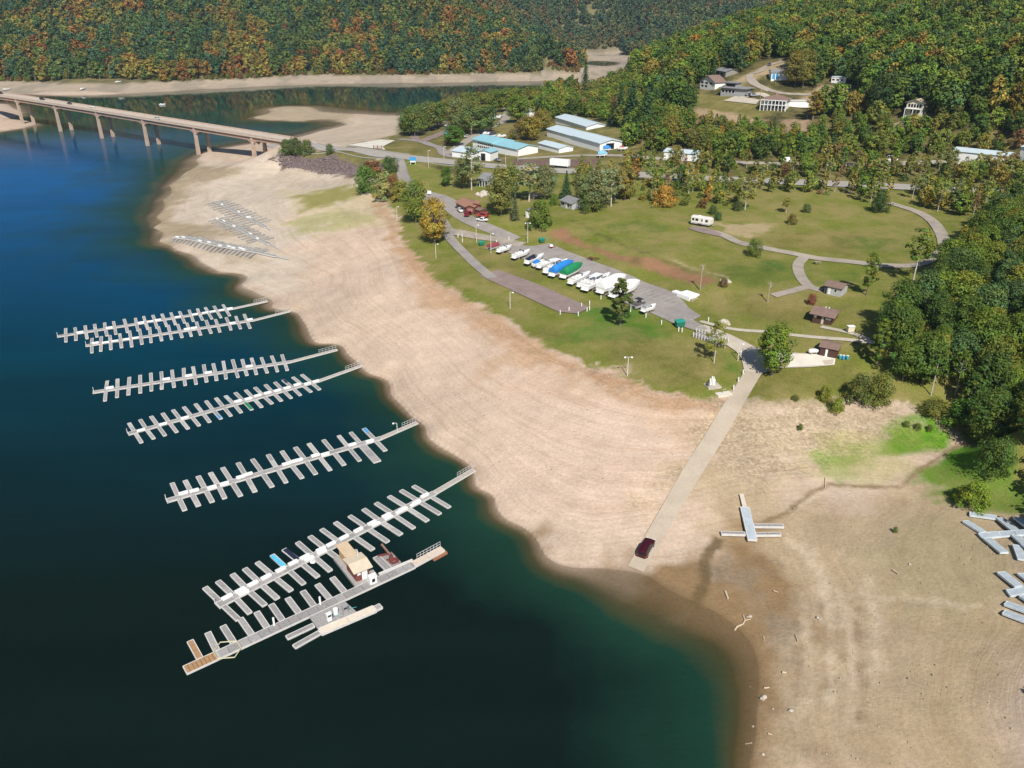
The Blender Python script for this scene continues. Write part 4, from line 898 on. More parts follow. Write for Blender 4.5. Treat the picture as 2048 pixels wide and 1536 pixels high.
# peninsula behind the loop
PEN = [(985,218),(1010,207),(1080,195),(1150,178),(1160,206),(1150,234),(1105,243),(1075,250),(1062,232),(1040,215)]
X, Y, Z, g = scatter(-60, 140, 430, 900, 6.5, 9); u, v, d = P(X, Y, Z); ok = inpoly(u, v, PEN); items = []
for x, y, z in zip(X[ok], Y[ok], Z[ok]):
    if g.random() < .22: continue
    kind = g.choice(['broad','broad','tall']); items.append((x, y, z-.2, g.uniform(8, 13)/10, pick(g, [3,2,4,2,.5], [GRN, DKG, OLV, (.15,.13,.035), ORG]), kind, int(g.integers(0, 4 if kind == 'broad' else 2))))
plant_wood('peninsula_wood', items, 'mixed woods on the low point running out behind the storage sheds')
# far side of the lake
X, Y, Z, g = scatter(-1150, 1150, 900, 2100, 9.4, 12); u, v, d = P(X, Y, Z)
ok = (Z > 6.8) & (u > -260) & (u < 2300) & (v > -60) & ((Y > 960) | (X < 0)) & ~((u > 1180) & (Y < 1150)) & (X < .62 * Y)
warm = vn(X, Y, 60, 31) * .6 + vn(X, Y, 18, 32) * .4
near_i, far_i = [], []
for x, y, z, uu, vv, wv in zip(X[ok], Y[ok], Z[ok], u[ok], v[ok], warm[ok]):
    lo = max(0, 1 - (z - 7) / 28)
    pw = np.clip((wv - .50) * 2.4 + .13 + lo * .28, .03, .7)
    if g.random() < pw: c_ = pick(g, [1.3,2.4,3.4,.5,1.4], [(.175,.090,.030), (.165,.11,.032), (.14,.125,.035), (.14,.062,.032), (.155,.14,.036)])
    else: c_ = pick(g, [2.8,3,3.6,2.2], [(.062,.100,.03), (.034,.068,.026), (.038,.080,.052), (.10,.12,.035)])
    if y > 1280: c_ = np.array((.045,.070,.062)) * .55 + c_ * .5  # bluish haze of distance mixed into the leaf colour
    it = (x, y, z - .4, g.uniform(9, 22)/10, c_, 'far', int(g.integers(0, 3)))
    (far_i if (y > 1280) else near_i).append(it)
# undergrowth hugging the far bank
for k in range(700):
    x = g.uniform(-800, 250); 
    items_y = None
    ysamp = np.linspace(900, 1250, 140); hz = H(np.full(140, x), ysamp); ix = np.nonzero(hz > 6.2)[0]
    if len(ix) == 0: continue
    y = ysamp[ix[0]] + g.uniform(0, 7); near_i.append((x, y, h1(x, y) - .3, g.uniform(.3, .6), pick(g, [2,2,2,1.5], [OLV, BRN, GRN, RST]), 'far', int(g.integers(0, 3))))
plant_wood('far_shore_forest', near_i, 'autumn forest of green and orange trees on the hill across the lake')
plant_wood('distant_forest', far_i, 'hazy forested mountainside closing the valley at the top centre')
print('counts', len(pts), len(near_i), len(far_i))
# ================================================================== BRIDGE
def V3(t): return Vector(t)
nearp = [(148,800),(397,843),(668,890),(957,935),(1272,988),(1600,1020)]; farp = [(235,795),(482,835),(755,880),(1037,925),(1352,970),(1682,1000)]
n0 = Vector(W(*k1(148,800))); n4 = Vector(W(*k1(1272,988))); bd = (n4 - n0).normalized(); bs = Vector((-bd.y, bd.x, 0))
if bs.y < 0: bs = -bs                                     # towards the far side
span = (n4 - n0).length / 4
f0 = Vector(W(*k1(482,835))); sepw = max(8.0, min(13.0, abs((f0 - n0).dot(bs))))
DW = sepw + 2.6
def deckz(s):                                             # gentle grade down to the near bank
    return 19.6 - 4.2 * min(1, max(0, s / (span * 5.9)))
bridge = thing('road_bridge', 'long beige concrete road bridge on paired tall piers crossing the lake', 'bridge', n0)
S0, S1 = -span * 2.3, span * 5.93
def bp_(s, off, z): return n0 + bd * s + bs * off + Vector((0, 0, z - n0.z))
mb = MB(); N_ = 60
rings = []
for i in range(N_ + 1):
    s = S0 + (S1 - S0) * i / N_; z = deckz(s); rings.append([bp_(s, -1.3, z), bp_(s, -1.3, z - .55), bp_(s, DW - 1.3, z - .55), bp_(s, DW - 1.3, z)])
mb.loft(rings); mb.build('deck', mm('bridge_deck', (.47,.405,.345), .85, .12, .3), bridge, org=n0)
for off in (-1.15, DW - 1.55):
    mb = MB(); rings = []
    for i in range(N_ + 1):
        s = S0 + (S1 - S0) * i / N_; z = deckz(s); rings.append([bp_(s, off, z + .85), bp_(s, off, z), bp_(s, off + .25, z), bp_(s, off + .25, z + .85)])
    mb.loft(rings); mb.build('parapet', conc, bridge, org=n0)
for off in (-.3, sepw * .5 - .4, sepw - .5):              # girders, bottom edge arched into the piers
    mb = MB()
    for k in range(-2, 6):
        a, e = max(S0, k * span), min(S1, (k+1) * span)
        prof = []; m = 24
        for j in range(m + 1):
            s = a + (e - a) * j / m; d = min(s - k * span, (k+1) * span - s); hh = 2.1 + (2.8 * (1 - min(1, d / 5.5)) ** 2 if d < 5.5 else 0)
            prof.append((s, deckz(s) - .55, deckz(s) - .55 - hh))
        rings = [[bp_(s, off, z1), bp_(s, off, z2), bp_(s, off + .8, z2), bp_(s, off + .8, z1)] for s, z1, z2 in prof]; mb.loft(rings)
    mb.build('girder', concd, bridge, org=n0)
for k in range(-1, 6):
    pr = MB(); s = k * span
    for off in (0, sepw):
        c0 = bp_(s, off, 0); zb = min(-8.0, h1(c0.x, c0.y) - 1) if k < 5 else h1(c0.x, c0.y) - 1.5; zt = deckz(s) - .6
        pm_ = MB(); rings = []
        for z, hw in ((zb, 1.2), (zt - 3, .85), (zt, .85)):
            rings.append([bp_(s - hw, off - hw * .8, z), bp_(s + hw, off - hw * .8, z), bp_(s + hw, off + hw * .8, z), bp_(s - hw, off + hw * .8, z)])
        pm_.loft(rings); pm_.build('pier', conc, bridge, org=n0)
    cb = MB(); cb.loft([[bp_(s - .8, o_, deckz(s) - .6), bp_(s + .8, o_, deckz(s) - .6), bp_(s + .8, o_, deckz(s) - 2.6), bp_(s - .8, o_, deckz(s) - 2.6)] for o_ in (-.9, sepw + .9)])
    cb.build('crossbeam', conc, bridge, org=n0)
ab = MB(); e0 = S1
ab.loft([[bp_(e0 - 3, -1.6, deckz(e0) - .6), bp_(e0 + 6, -1.6, deckz(e0) - .6), bp_(e0 + 6, -1.6, 4), bp_(e0 - 1, -1.6, 4)], [bp_(e0 - 3, DW - 1, deckz(e0) - .6), bp_(e0 + 6, DW - 1, deckz(e0) - .6), bp_(e0 + 6, DW - 1, 4), bp_(e0 - 1, DW - 1, 4)]])
ab.build('abutment', conc, bridge, org=n0)
mb = MB(); mb.loft([[bp_(s, DW*.5 - 1.4, deckz(s) + .02), bp_(s, DW*.5 - 1.4, deckz(s) + .012), bp_(s, DW*.5 - 1.15, deckz(s) + .012), bp_(s, DW*.5 - 1.15, deckz(s) + .02)] for s in np.linspace(S0, S1, 40)])
mb.build('centre_line', mm('yellow_line', (.55,.42,.10)), bridge, org=n0)

# ================================================================== VEHICLES
def veh_proto(name, L_, Wd, Ht, kind, color, label, loc, rz, group=None):
    """car body along +x, wheels and glass as parts"""
    t = thing(name, label, {'suv':'car','sedan':'car','van':'van','pickup':'truck'}[kind], loc, rz, group)
    hl = L_ / 2; gc = .32; belt = Ht * .56
    prof = {'suv': [(-1,.34),(-.99,.60),(-.93,.93),(-.80,1.0),(.12,1.0),(.36,.62),(.92,.52),(1,.36)],
            'sedan': [(-1,.34),(-.98,.60),(-.66,.66),(-.38,1.0),(.14,1.0),(.42,.62),(.93,.52),(1,.34)],
            'van': [(-1,.3),(-1,.85),(-.95,1.0),(.55,1.0),(.82,.58),(.97,.48),(1,.32)],
            'pickup': [(-1,.34),(-1,.62),(-.22,.62),(-.16,1.0),(.22,1.0),(.42,.64),(.93,.54),(1,.36)]}[kind]
    mb = MB(); rings = []
    def wy(x, z): return Wd / 2 * (1 - .20 * max(0, (z - belt) / (Ht - belt + 1e-6))) * (1 - .10 * max(0, abs(x) / hl - .82) / .18)
    top = [(a * hl, b * Ht) for a, b in prof]
    for x, z in top:
        zb = gc if -.97 * hl < x < .97 * hl else z * .9
        zm = min(z, belt); w1 = wy(x, zm); w2 = wy(x, z) * .96
        rings.append([(x, -w1 * .92, zb), (x, -w1, (zb + zm) / 2), (x, -w1, zm), (x, -w2, z), (x, 0, z + .035), (x, w2, z), (x, w1, zm), (x, w1, (zb + zm) / 2), (x, w1 * .92, zb)])
    mb.loft(rings); b_ = mb.build('body', paint, t, smooth=False); b_.color = (*color, 1)
    md = b_.modifiers.new('soft', 'BEVEL'); md.width = .06; md.segments = 2; md.limit_method = 'ANGLE'
    # glass: sides, windscreen, rear
    cab = {'suv': (-.90,.30), 'sedan': (-.52,.34), 'van': (.20,.74), 'pickup': (-.18,.34)}[kind]
    for sgn in (-1, 1):
        gm_ = MB(); z0, z1 = belt + .04, Ht * .93; a, e = cab[0] * hl, cab[1] * hl
        q = [(a + .12, z0), (e - .02, z0), (e - .42, z1), (a + .3, z1)]
        o_ = [(x, sgn * (wy(x, z) + .012), z) for x, z in q] + [(x, sgn * (wy(x, z) - .03), z) for x, z in q]
        gm_.add(o_, [(0,1,2,3),(7,6,5,4),(0,4,5,1),(1,5,6,2),(2,6,7,3),(3,7,4,0)]); gm_.build('side_window', glass, t)
    def strip(nm, i, lift):
        (xa, za), (xb, zb) = top[i], top[i+1]; gm_ = MB(); n_ = Vector((-(zb - za), 0, xb - xa)).normalized() * lift
        if n_.z < 0: n_ = -n_
        pa, pb = Vector((xa, 0, za)).lerp(Vector((xb, 0, zb)), .12), Vector((xa, 0, za)).lerp(Vector((xb, 0, zb)), .9)
        wa, wb = wy(pa.x, pa.z) * .84, wy(pb.x, pb.z) * .84
        vs = [pa + n_ + Vector((0,-wa,0)), pa + n_ + Vector((0,wa,0)), pb + n_ + Vector((0,wb,0)), pb + n_ + Vector((0,-wb,0))]; vs += [v_ - n_ * 1.6 for v_ in vs]
        gm_.add(vs, [(0,1,2,3),(7,6,5,4),(0,4,5,1),(1,5,6,2),(2,6,7,3),(3,7,4,0)]); gm_.build(nm, glass, t)
    ws = {'suv': 4, 'sedan': 4, 'van': 3, 'pickup': 4}[kind]; strip('windscreen', ws, .05)
    if kind in ('suv', 'sedan'): strip('rear_window', {'suv': 1, 'sedan': 2}[kind], .05)
    for sx in (-.62, .62):
        for sy in (-1, 1):
            wm_ = MB(); wm_.tube([(sx*hl, sy*(Wd/2 - .24), .34), (sx*hl, sy*(Wd/2 + .01), .34)], .34, 14); w_ = wm_.build('wheel', black, t)
            rm = MB(); rm.tube([(sx*hl, sy*(Wd/2 - .02), .34), (sx*hl, sy*(Wd/2 + .025), .34)], .19, 10); rm.build('rim', galv, w_)
    for sy in (-1, 1):
        hb = MB(); hb.box(.95*hl, sy*Wd*.36 - .16, Ht*.42, 1.005*hl, sy*Wd*.36 + .16, Ht*.50); hb.build('headlight', gel, t)
        tb = MB(); tb.box(-1.008*hl, sy*Wd*.40 - .10, Ht*.44, -.985*hl, sy*Wd*.40 + .10, Ht*.58); tb.build('tail_light', tail, t)
    if kind == 'suv':
        for sy in (-1, 1): rb_ = MB(); rb_.beam((-.78*hl, sy*Wd*.36, Ht+.12), (.08*hl, sy*Wd*.36, Ht+.12), .05, .06); rb_.build('roof_rail', black, t)
    return t
def gtilt(o, p, hd, ln):
    """lie on the slope along heading hd"""
    dx, dy = math.cos(hd) * ln / 2, math.sin(hd) * ln / 2; za, zb = h1(p[0]+dx, p[1]+dy), h1(p[0]-dx, p[1]-dy)
    o.rotation_euler = (0, -math.atan2(za - zb, ln), hd); o.location.z = (za + zb) / 2 + o.get('_lift', .0)
pa, pb = at(1285,1114), at(1299,1089); hd = math.atan2(pb.y - pa.y, pb.x - pa.x)
suv = veh_proto('parked_car', 4.7, 1.9, 1.72, 'suv', (.045,.004,.010), 'dark maroon car with a luggage rack parked low on the boat ramp', (0,0,0), 0)
cpt = (pa + pb) / 2; suv.location = cpt; gtilt(suv, cpt, hd, 4.0); suv.location.z += .08
# cars on the bridge and about the place share two bodies
carproto = veh_proto('parked_car', 4.5, 1.8, 1.45, 'sedan', (.6,.6,.6), 'x', (0,0,0), 0); suvproto = veh_proto('parked_car', 4.8, 1.9, 1.75, 'suv', (.6,.6,.6), 'x', (0,0,0), 0)
BH = math.atan2(bd.y, bd.x); used = set()
def put_car(proto, p, rz, col, label, group=None):
    if id(proto) not in used: used.add(id(proto)); proto.location = p; proto.rotation_euler = (0,0,rz); proto['label'] = label; r = proto
    else: r = dup(proto, p, rz, label)
    for c in r.children:
        if c.name.startswith('body'): c.color = (*col, 1)
    if group: r['group'] = group
    elif 'group' in r: del r['group']
    return r
for (x, y), pr, c_, lane, lab in [(k1(35,607), carproto, (.75,.75,.75), 1, 'white car at the far left end of the bridge deck'), (k1(117,610), suvproto, (.015,.015,.02), 1, 'black car on the bridge just right of its leftmost white car'),
     (k1(318,651), suvproto, (.02,.02,.025), 1, 'black car on the bridge ahead of the dark blue one'), (k1(467,677), carproto, (.02,.025,.05), 1, 'dark blue car on the bridge behind a white car'),
     (k1(595,697), carproto, (.78,.78,.76), 1, 'small white car in the middle of the bridge deck'), (k1(1015,762), suvproto, (.55,.56,.57), 0, 'silver car on the bridge nearest the bank')]:
    q = Vector(W(x, y, 17.5)); s = (q - n0).dot(bd); off = DW * (.70 if lane else .30) - 1.3
    put_car(pr, bp_(s, off, deckz(s) + .02), BH if lane else BH + math.pi, c_, lab, 'cars on the bridge')

# ================================================================== FLOATING DOCKS
DZ = .48
def wat(p, z=DZ): return Vector(W(p[0], p[1], z))
stain_deck = mm('stained_deck', (.40,.385,.36), .9, .3, 3)
gmods = [grey_deck, grey_deck, grey_deck2]
def plankrun(mb, a, e, w, th=.22, m=0, edge=1, seclen=2.4, gap=.035, alt=None):
    """deck run from a to e: framed sections with thin dark joints, pale edge boards"""
    a, e = Vector(a), Vector(e); L_ = (e - a).length; n = max(1, round(L_ / seclen)); d = (e - a) / n; u_ = d.normalized()
    for i in range(n): mb.beam(a + d*i + u_*gap, a + d*(i+1) - u_*gap, w - .16, th, alt if alt is not None and random.random() < .3 else m)
    s = Vector((u_.y, -u_.x, 0)) * (w/2 - .04)
    for sg in (-1, 1): mb.beam(a + s*sg + Vector((0,0,.02)), e + s*sg + Vector((0,0,.02)), .12, th + .06, edge)
    for q in (a, e): mb.beam(q - s + Vector((0,0,.018)), q + s + Vector((0,0,.018)), .14, th + .05, edge)
def floats(mb, a, e, w, m, zb=-.35):
    a, e = Vector(a), Vector(e); L_ = (e - a).length; n = max(2, round(L_ / 3)); d = (e - a) / n
    for i in range(n): mb.beam(a + d*(i+.12) - Vector((0,0,.24)), a + d*(i+.88) - Vector((0,0,.24)), w * .8, .24 + DZ + zb*-1 - .24, m)
def railing(mb, a, e, side, hgt=1.05, n=6, m=0, r=.05):
    a, e = Vector(a) + side, Vector(e) + side; up = Vector((0,0,1))
    for i in range(n + 1): q = a.lerp(e, i/n); mb.tube([q, q + up*hgt], r, 5, m)
    for f in (1, .5): mb.tube([a + up*hgt*f, e + up*hgt*f], r, 5, m)
boxproto = None
def dock_box(p, hd, label, group, L_=1.9, lifted=.0, mat=None):
    global boxproto
    if boxproto is None or mat:
        t = thing('dock_box', label, 'storage box', p, hd, group); mb = MB()
        mb.loft([[(-.95,-.38,0),(.95,-.38,0),(.95,.38,0),(-.95,.38,0)], [(-.97,-.40,.50),(.97,-.40,.50),(.97,.40,.50),(-.97,.40,.50)]]); mb.build('bin', mat or white, t)
        mb = MB(); mb.loft([[(-1,-.43,.50),(1,-.43,.50),(1,.43,.50),(-1,.43,.50)], [(-1,-.43,.58),(1,-.43,.58),(1,.43,.58),(-1,.43,.58)], [(-.94,-.36,.70),(.94,-.36,.70),(.94,.36,.70),(-.94,.36,.70)]]); mb.build('lid', mat or white, t)
        t.scale = (.92, .82, .62)
        if not mat: boxproto = t
        return t
    return dup(boxproto, p, hd, label, group, scale=(.92, .82, .62))
def dock(label, short, ax0, ax1, tips, shore, rail, boxes, fw=.84, ww=1.35, special={}, z=DZ, endpost=True):
    A, B = wat(ax0), wat(ax1); root = thing('floating_dock', label, 'dock', (A + B) / 2, 0, 'floating docks off the bare bank'); org = root.location
    d = (B - A).normalized(); side = Vector((-d.y, d.x, 0))
    mb = MB(); plankrun(mb, A - d*.6, B + d*1.2, ww, .22, alt=3); floats(mb, A, B, ww, 2); mb.build('walkway', [grey_deck, deck_edge, float_m, grey_deck2], root, org=org)
    for i, (u_, l_) in enumerate(tips):
        for sd_, q in (('u', u_), ('l', l_)):
            if q is None: continue
            T = wat(q); s_ = (T - A).dot(d); other = wat(l_ if sd_ == 'u' else u_) if (u_ and l_) else None
            if other is not None:
                sa, sb = (T - A).dot(side), (other - A).dot(side); s_ = ((T - A).dot(d) * abs(sb) + (other - A).dot(d) * abs(sa)) / (abs(sa) + abs(sb))
            base = A + d * s_; sg = 1 if (T - base).dot(side) > 0 else -1; base = base + side * sg * (ww/2)
            T = base + side * sg * max(2.5, (T - base).dot(side) * sg)
            w_ = fw * random.uniform(.93, 1.05); mt = random.choice(gmods); sp = special.get((sd_, i)); 
            if sp and sp[0] == 'wide': w_ = 1.7
            mb = MB(); jit = side.cross(Vector((0,0,1))) * random.uniform(-.16, .16); plankrun(mb, base, T + jit, w_, .2, alt=4); floats(mb, base, T, w_, 2)
            if sp and sp[0] == 'mat':
                mb.beam(base.lerp(T, .06) + Vector((0,0,.06)), base.lerp(T, .97) + Vector((0,0,.06)), w_ - .1, .05, 3)
            if sp and sp[0] == 'part': mb.beam(base.lerp(T, .55) + Vector((0,0,.06)), base.lerp(T, .98) + Vector((0,0,.06)), w_ - .2, .05, 3)
            f_ = mb.build('finger', [mt, deck_edge, float_m, sp[1] if sp and len(sp) > 2 else mt, random.choice([stain_deck, grey_deck2, grey_deck])], root, org=org)
            if sp and len(sp) > 2: f_['label'] = sp[2]
    if shore:
        S = at(*shore); S.z = max(S.z, 0) + .35; g0 = B + d * 1.3; mb = MB(); plankrun(mb, g0, S, ww * .8, .25, seclen=3.0); gw = mb.build('gangway', [deck_sand if rail == 'sand' else mm('gangway_deck', (.40,.35,.30), .9, .2), deck_edge], root, org=org)
        gd = (S - g0); n_ = gd.normalized(); sv = Vector((-n_.y, n_.x, 0)) * ww * .36
        if sv.y < 0: sv = -sv
        mb = MB(); railing(mb, g0 + gd * .62, S, sv, n=5); 
        mb.build('handrail', galv, gw, org=org)
    if endpost:
        mb = MB(); mb.beam(A - d*.7 - side*.9 + Vector((0,0,.1)), A - d*.7 + side*.9 + Vector((0,0,.1)), .18, .3); mb.tube([A - d*.7 + side*.9, A - d*.7 + side*.9 + Vector((0,0,.9))], .07, 6); mb.build('end_bumper', deck_edge, root, org=org)
    hd = math.atan2(d.y, d.x)
    bx = sorted([((wat(q) - A).dot(d), q) for q in boxes])
    for j, (s_, q) in enumerate(bx):
        c_ = wat(q, DZ + .3); off = (c_ - A).dot(side); off = max(-.62, min(.62, off))
        if abs(off) < .35: off = .32 * (1 if off >= 0 else -1)
        dock_box(A + d * s_ + side * off + Vector((0,0,.03)), hd, 'white storage box, %s from the outer end of the %s' % (ORD[j], short), 'white boxes on the docks')
    return root
def Z2(f, U, Lo): return [(f(*a) if a else None, f(*b_) if b_ else None) for a, b_ in zip(U, Lo)]
dock('floating dock whose walkway ends farthest from the camera, overlapped by its neighbour', 'farthest floating dock', b1(118,326), b1(1112,168),
  Z2(b1, [(148,283),(205,278),(262,267),(320,258),(375,250),(428,242),(495,228),(555,223),(605,212),(662,205),(715,198),(768,190),(818,183),(870,175),(918,168),(968,160),(1020,152),(1072,143)],
  [(153,360),(216,350),(275,342),(330,332),(390,325),(448,315),(512,305),(575,295),(630,287),(685,280),(740,270),(790,260),(845,250),(900,240),(950,233),(1005,226),(1055,220),(1108,208)]), b1(1330,134), 'x',
  [b1(*q) for q in [(235,302),(405,275),(590,247),(645,243),(690,232),(805,215),(905,200),(965,190),(1010,187),(1060,175),(1108,165)]])
dock('floating dock lying tight below the farthest one, its gangway touching the point', 'second farthest floating dock', b1(285,380), b1(1232,236),
  Z2(b1, [(290,342),(345,332),(402,324),(460,314),(520,297),(580,287),(635,278),(690,272),(748,264),(808,258),(862,250),(910,245),(970,235),(1025,230),(1090,218),(1142,212),(1190,200)],
  [(317,422),(372,412),(425,403),(485,393),(542,388),(600,373),(655,363),(715,353),(770,345),(828,335),(883,328),(942,320),(1000,310),(1055,302),(1120,290),(1175,283),(1232,280)]), b1(1462,192), 'x',
  [b1(*q) for q in [(325,368),(385,365),(440,355),(505,345),(560,340),(860,285),(900,278),(1125,250),(1225,230)]])
dock('floating dock standing alone in the gap, third from the bridge side', 'lone middle floating dock', b1(330,652), b1(1442,480),
  Z2(b1, [(378,592),(445,580),(510,570),(573,558),(640,545),(705,537),(767,527),(832,517),(893,507),(957,495),(1015,488),(1072,474),(1130,465),(1188,463),(1243,455),(1300,452),(1365,442),(1422,435)],
  [(395,703),(460,683),(528,668),(598,657),(660,645),(720,635),(787,625),(852,614),(915,607),(975,594),(1035,585),(1090,576),(1155,568),(1205,557),(1263,551),(1323,542),(1383,535),(1440,528)]), b1(1740,440), 'x',
  [b1(*q) for q in [(410,627),(740,570),(870,550),(985,538),(1222,497)]])
dock('floating dock carrying one finger with a bright green mat', 'floating dock with the green mat', b1(535,893), b1(1615,592),
  Z2(b1, [(515,838),(578,818),(645,798),(712,780),(775,760),(840,742),(905,725),(965,708),(1028,690),(1088,676),(1143,658),(1203,643),(1260,627),(1318,612),(1375,597),(1428,582),(1485,566),(1535,552)],
  [(600,948),(668,926),(737,907),(803,888),(868,868),(932,850),(998,828),(1060,810),(1118,793),(1180,773),(1240,757),(1298,742),(1353,723),(1412,706),(1468,690),(1523,673),(1580,655),(1635,640)]), b1(1885,505), 'x',
  [b1(*q) for q in [(590,880),(718,843),(843,805),(1155,707),(1215,693),(1268,673),(1325,657),(1385,645),(1440,630),(1498,610),(1560,605),(1608,592)]],
  special={('l',10): ('mat', greenc, 'finger with a bright green mat'), ('l',7): ('part', bluep, 'finger with a blue end mat'), ('u',15): ('part', navy, 'finger with a dark blue mat'), ('u',9): ('part', steel_deck, 'finger with a pale grey mat')})
dock('floating dock with one extra wide finger near its landward end', 'floating dock with the wide finger', b2(112,490), b2(1240,160),
  Z2(b2, [(120,400),(195,385),(265,362),(335,342),(400,315),(480,290),(565,268),(645,245),(722,225),(800,203),(875,182),(952,163),(1035,140),(1100,122),(1175,100)],
  [(190,548),(262,525),(340,503),(412,482),(495,470),(580,445),(668,420),(750,395),(830,373),(908,350),(985,330),(1065,300),(1150,277),(1246,283),(1290,222)]), b2(1465,92), 'x',
  [b2(*q) for q in [(180,452),(240,440),(335,418),(405,402),(495,365),(535,350),(745,293),(785,280),(812,273),(905,250),(955,238),(1105,188),(1200,168)]],
  special={('l',13): ('wide', 0), ('u',14): ('part', bluep, 'finger with a blue end mat')}, fw=.95, ww=1.45)
dock('longest floating dock, with a bright cyan finger, ending above the floating store', 'longest floating dock', b2(392,1060), b2(1535,466),
  Z2(b2, [(305,970),(378,935),(450,900),(520,868),(592,832),(668,795),(740,760),(808,725),(880,690),(942,652),(1020,613),(1100,577),(1172,542),(1243,507),(1315,470),(1382,437),(1450,413)],
  [(480,1150),(548,1112),(625,1072),(695,1035),(768,993),(845,952),(918,915),(990,880),(1055,838),(1140,800),(1215,768),(1298,725),(1370,685),(1445,648),(1520,608),(1585,572),(1638,535)]), b2(1775,335), 'x',
  [b2(*q) for q in [(418,1025),(490,988),(508,1000),(560,952),(632,915),(712,875),(780,838),(845,805),(868,815),(933,765),(938,780),(990,738),(1060,700),(1140,660),(1215,622),(1240,632),(1295,582),(1308,595),(1365,558),(1382,545),(1446,520),(1452,503),(1505,473)]],
  special={('u',5): ('mat', cyan, 'finger with a bright cyan mat'), ('u',6): ('mat', navy, 'finger with a navy blue mat')}, fw=.95, ww=1.5)
# lamp on the wide-finger dock gangway
def lamp_post(p, h, label, heads=1, mat=palepole, r=.09, arm=.8, cat='lamp post', group=None, rz=0.):
    t = thing('lamp_post', label, cat, p, rz, group); mb = MB(); mb.tube([(0,0,-.3),(0,0,h*.5),(0,0,h)], [r*1.25, r, r*.8], 8); mb.build('pole', mat, t)
    for s in ((-1,1) if heads == 2 else (1,)):
        mb = MB(); mb.tube([(0,0,h-.1),(s*arm*.6,0,h+.05),(s*arm,0,h)], r*.5, 6); mb.build('arm', mat, t)
        mb = MB(); mb.loft([[(s*arm-.22,-.16,h-.18),(s*arm+.22,-.16,h-.18),(s*arm+.22,.16,h-.18),(s*arm-.22,.16,h-.18)], [(s*arm-.16,-.11,h+.06),(s*arm+.16,-.11,h+.06),(s*arm+.16,.11,h+.06),(s*arm-.16,.11,h+.06)]]); mb.build('lamp_head', gel, t)
    return t
pq = wat(b2(1357,118)); lamp_post(pq, rise(pq, b2(0,72)[1]), 'thin lamp post standing on the gangway of a floating dock', rz=math.pi)

# ---- fuel dock
A, B = wat(b2(203,1420)), wat(b2(1440,848)); FWW = 1.9; d = (B - A).normalized(); side = Vector((-d.y, d.x, 0)); org = A
if side.y < 0: side = -side
fd = thing('fuel_dock', 'long grey service dock with a square fuel platform and a brown new tip', 'dock', A)
mb = MB(); plankrun(mb, A + d*4.6, B, FWW, .25, seclen=1.6, alt=3); floats(mb, A, B, FWW, 2); mb.build('walkway', [grey_deck2, deck_edge, float_m, grey_deck], fd, org=org)
mb = MB(); plankrun(mb, A - d*.3, A + d*4.5, FWW, .25, seclen=.6); o_ = mb.build('walkway_tip', [deck_new, deck_edge], fd, org=org); o_['label'] = 'new brown boarded tip'
for i, q in enumerate([(220,1265),(317,1220),(400,1183),(495,1142),(585,1107),(665,1065),(755,1030),(838,992),(918,955),(1000,918)]):
    T = wat(b2(*q)); s_ = (T - A).dot(d); base = A + d*s_ + side*.95; T = base + side * (T - base).dot(side); lean_ = d * .12 * 0
    bx_ = wat(b2(*[(275,1365),(370,1325),(462,1280),(558,1232),(640,1190),(728,1155),(815,1110),(900,1075),(985,1032),(1070,1000)][i])); base = A + d * (bx_ - A).dot(d) + side * .95; T = wat(b2(*q))
    mb = MB(); plankrun(mb, base, T, 1.0, .2, seclen=2 if i else .7); floats(mb, base, T, 1.2, 2); o_ = mb.build('finger', [deck_new if i == 0 else random.choice(gmods), deck_edge, float_m], fd, org=org)
    if i == 0: o_['label'] = 'new brown boarded finger'
C = wat(b2(1440,848)); D = wat(b2(1605,772)); D.z = 1.0
mb = MB(); plankrun(mb, C, D, 1.5, .3, seclen=3); gw = mb.build('gangway', [deck_sand, deck_edge], fd, org=org)
mb = MB(); nn = (D - C).normalized(); sv = Vector((-nn.y, nn.x, 0)) * .7; sv = sv if sv.y > 0 else -sv; railing(mb, C + (D-C)*.22, D, sv, n=7); mb.build('handrail', galv, gw, org=org)
mb = MB(); mb.beam(D - nn*2.6 + Vector((0,0,-.28)), D + nn*.3 + Vector((0,0,-.28)), 2.2, .5); o_ = mb.build('landing_block', mm('rust_float', (.30,.13,.07), .9, .25), fd, org=org)
for q0, q1 in (((1255,900),(1440,822)),):
    mb = MB(); mb.beam(wat(b2(*q0)) + Vector((0,0,.15)), wat(b2(*q1)) + Vector((0,0,.15)), .35, .3); mb.build('edge_timber', deck_edge, fd, org=org)
pl = [wat(b2(*q)) for q in ((872,1132),(1068,1048),(1140,1112),(930,1212))]
mb = MB(); u_ = (pl[1] - pl[0]); 
for i in range(16):
    a, e = i/16 + .003, (i+1)/16 - .003; qa, qb, qc, qd = pl[0].lerp(pl[1], a), pl[0].lerp(pl[1], e), pl[3].lerp(pl[2], e), pl[3].lerp(pl[2], a); dn = Vector((0,0,-.3))
    mb.add([qa+dn, qb+dn, qc+dn, qd+dn, qa, qb, qc, qd], [(0,3,2,1),(4,5,6,7),(0,1,5,4),(1,2,6,5),(2,3,7,6),(3,0,4,7)], 0)
mb.build('platform', [grey_deck], fd, org=org)
mb = MB(); up_ = Vector((0,0,.04)); plankrun(mb, wat(b2(933,1215)) + up_, wat(b2(1232,1088)) + up_, 1.6, .3, seclen=4); floats(mb, wat(b2(933,1215)), wat(b2(1232,1088)), 1.5, 2); o_ = mb.build('apron', [mm('pale_sanded_deck', (.66,.57,.46), .9, .08), deck_edge, float_m], fd, org=org); o_['label'] = 'pale sanded outer apron'
mb = MB(); plankrun(mb, wat(b2(1235,1087)), wat(b2(1266,1072)), 1.2, .3, seclen=2); mb.build('apron_end', [grey_deck, deck_edge], fd, org=org)
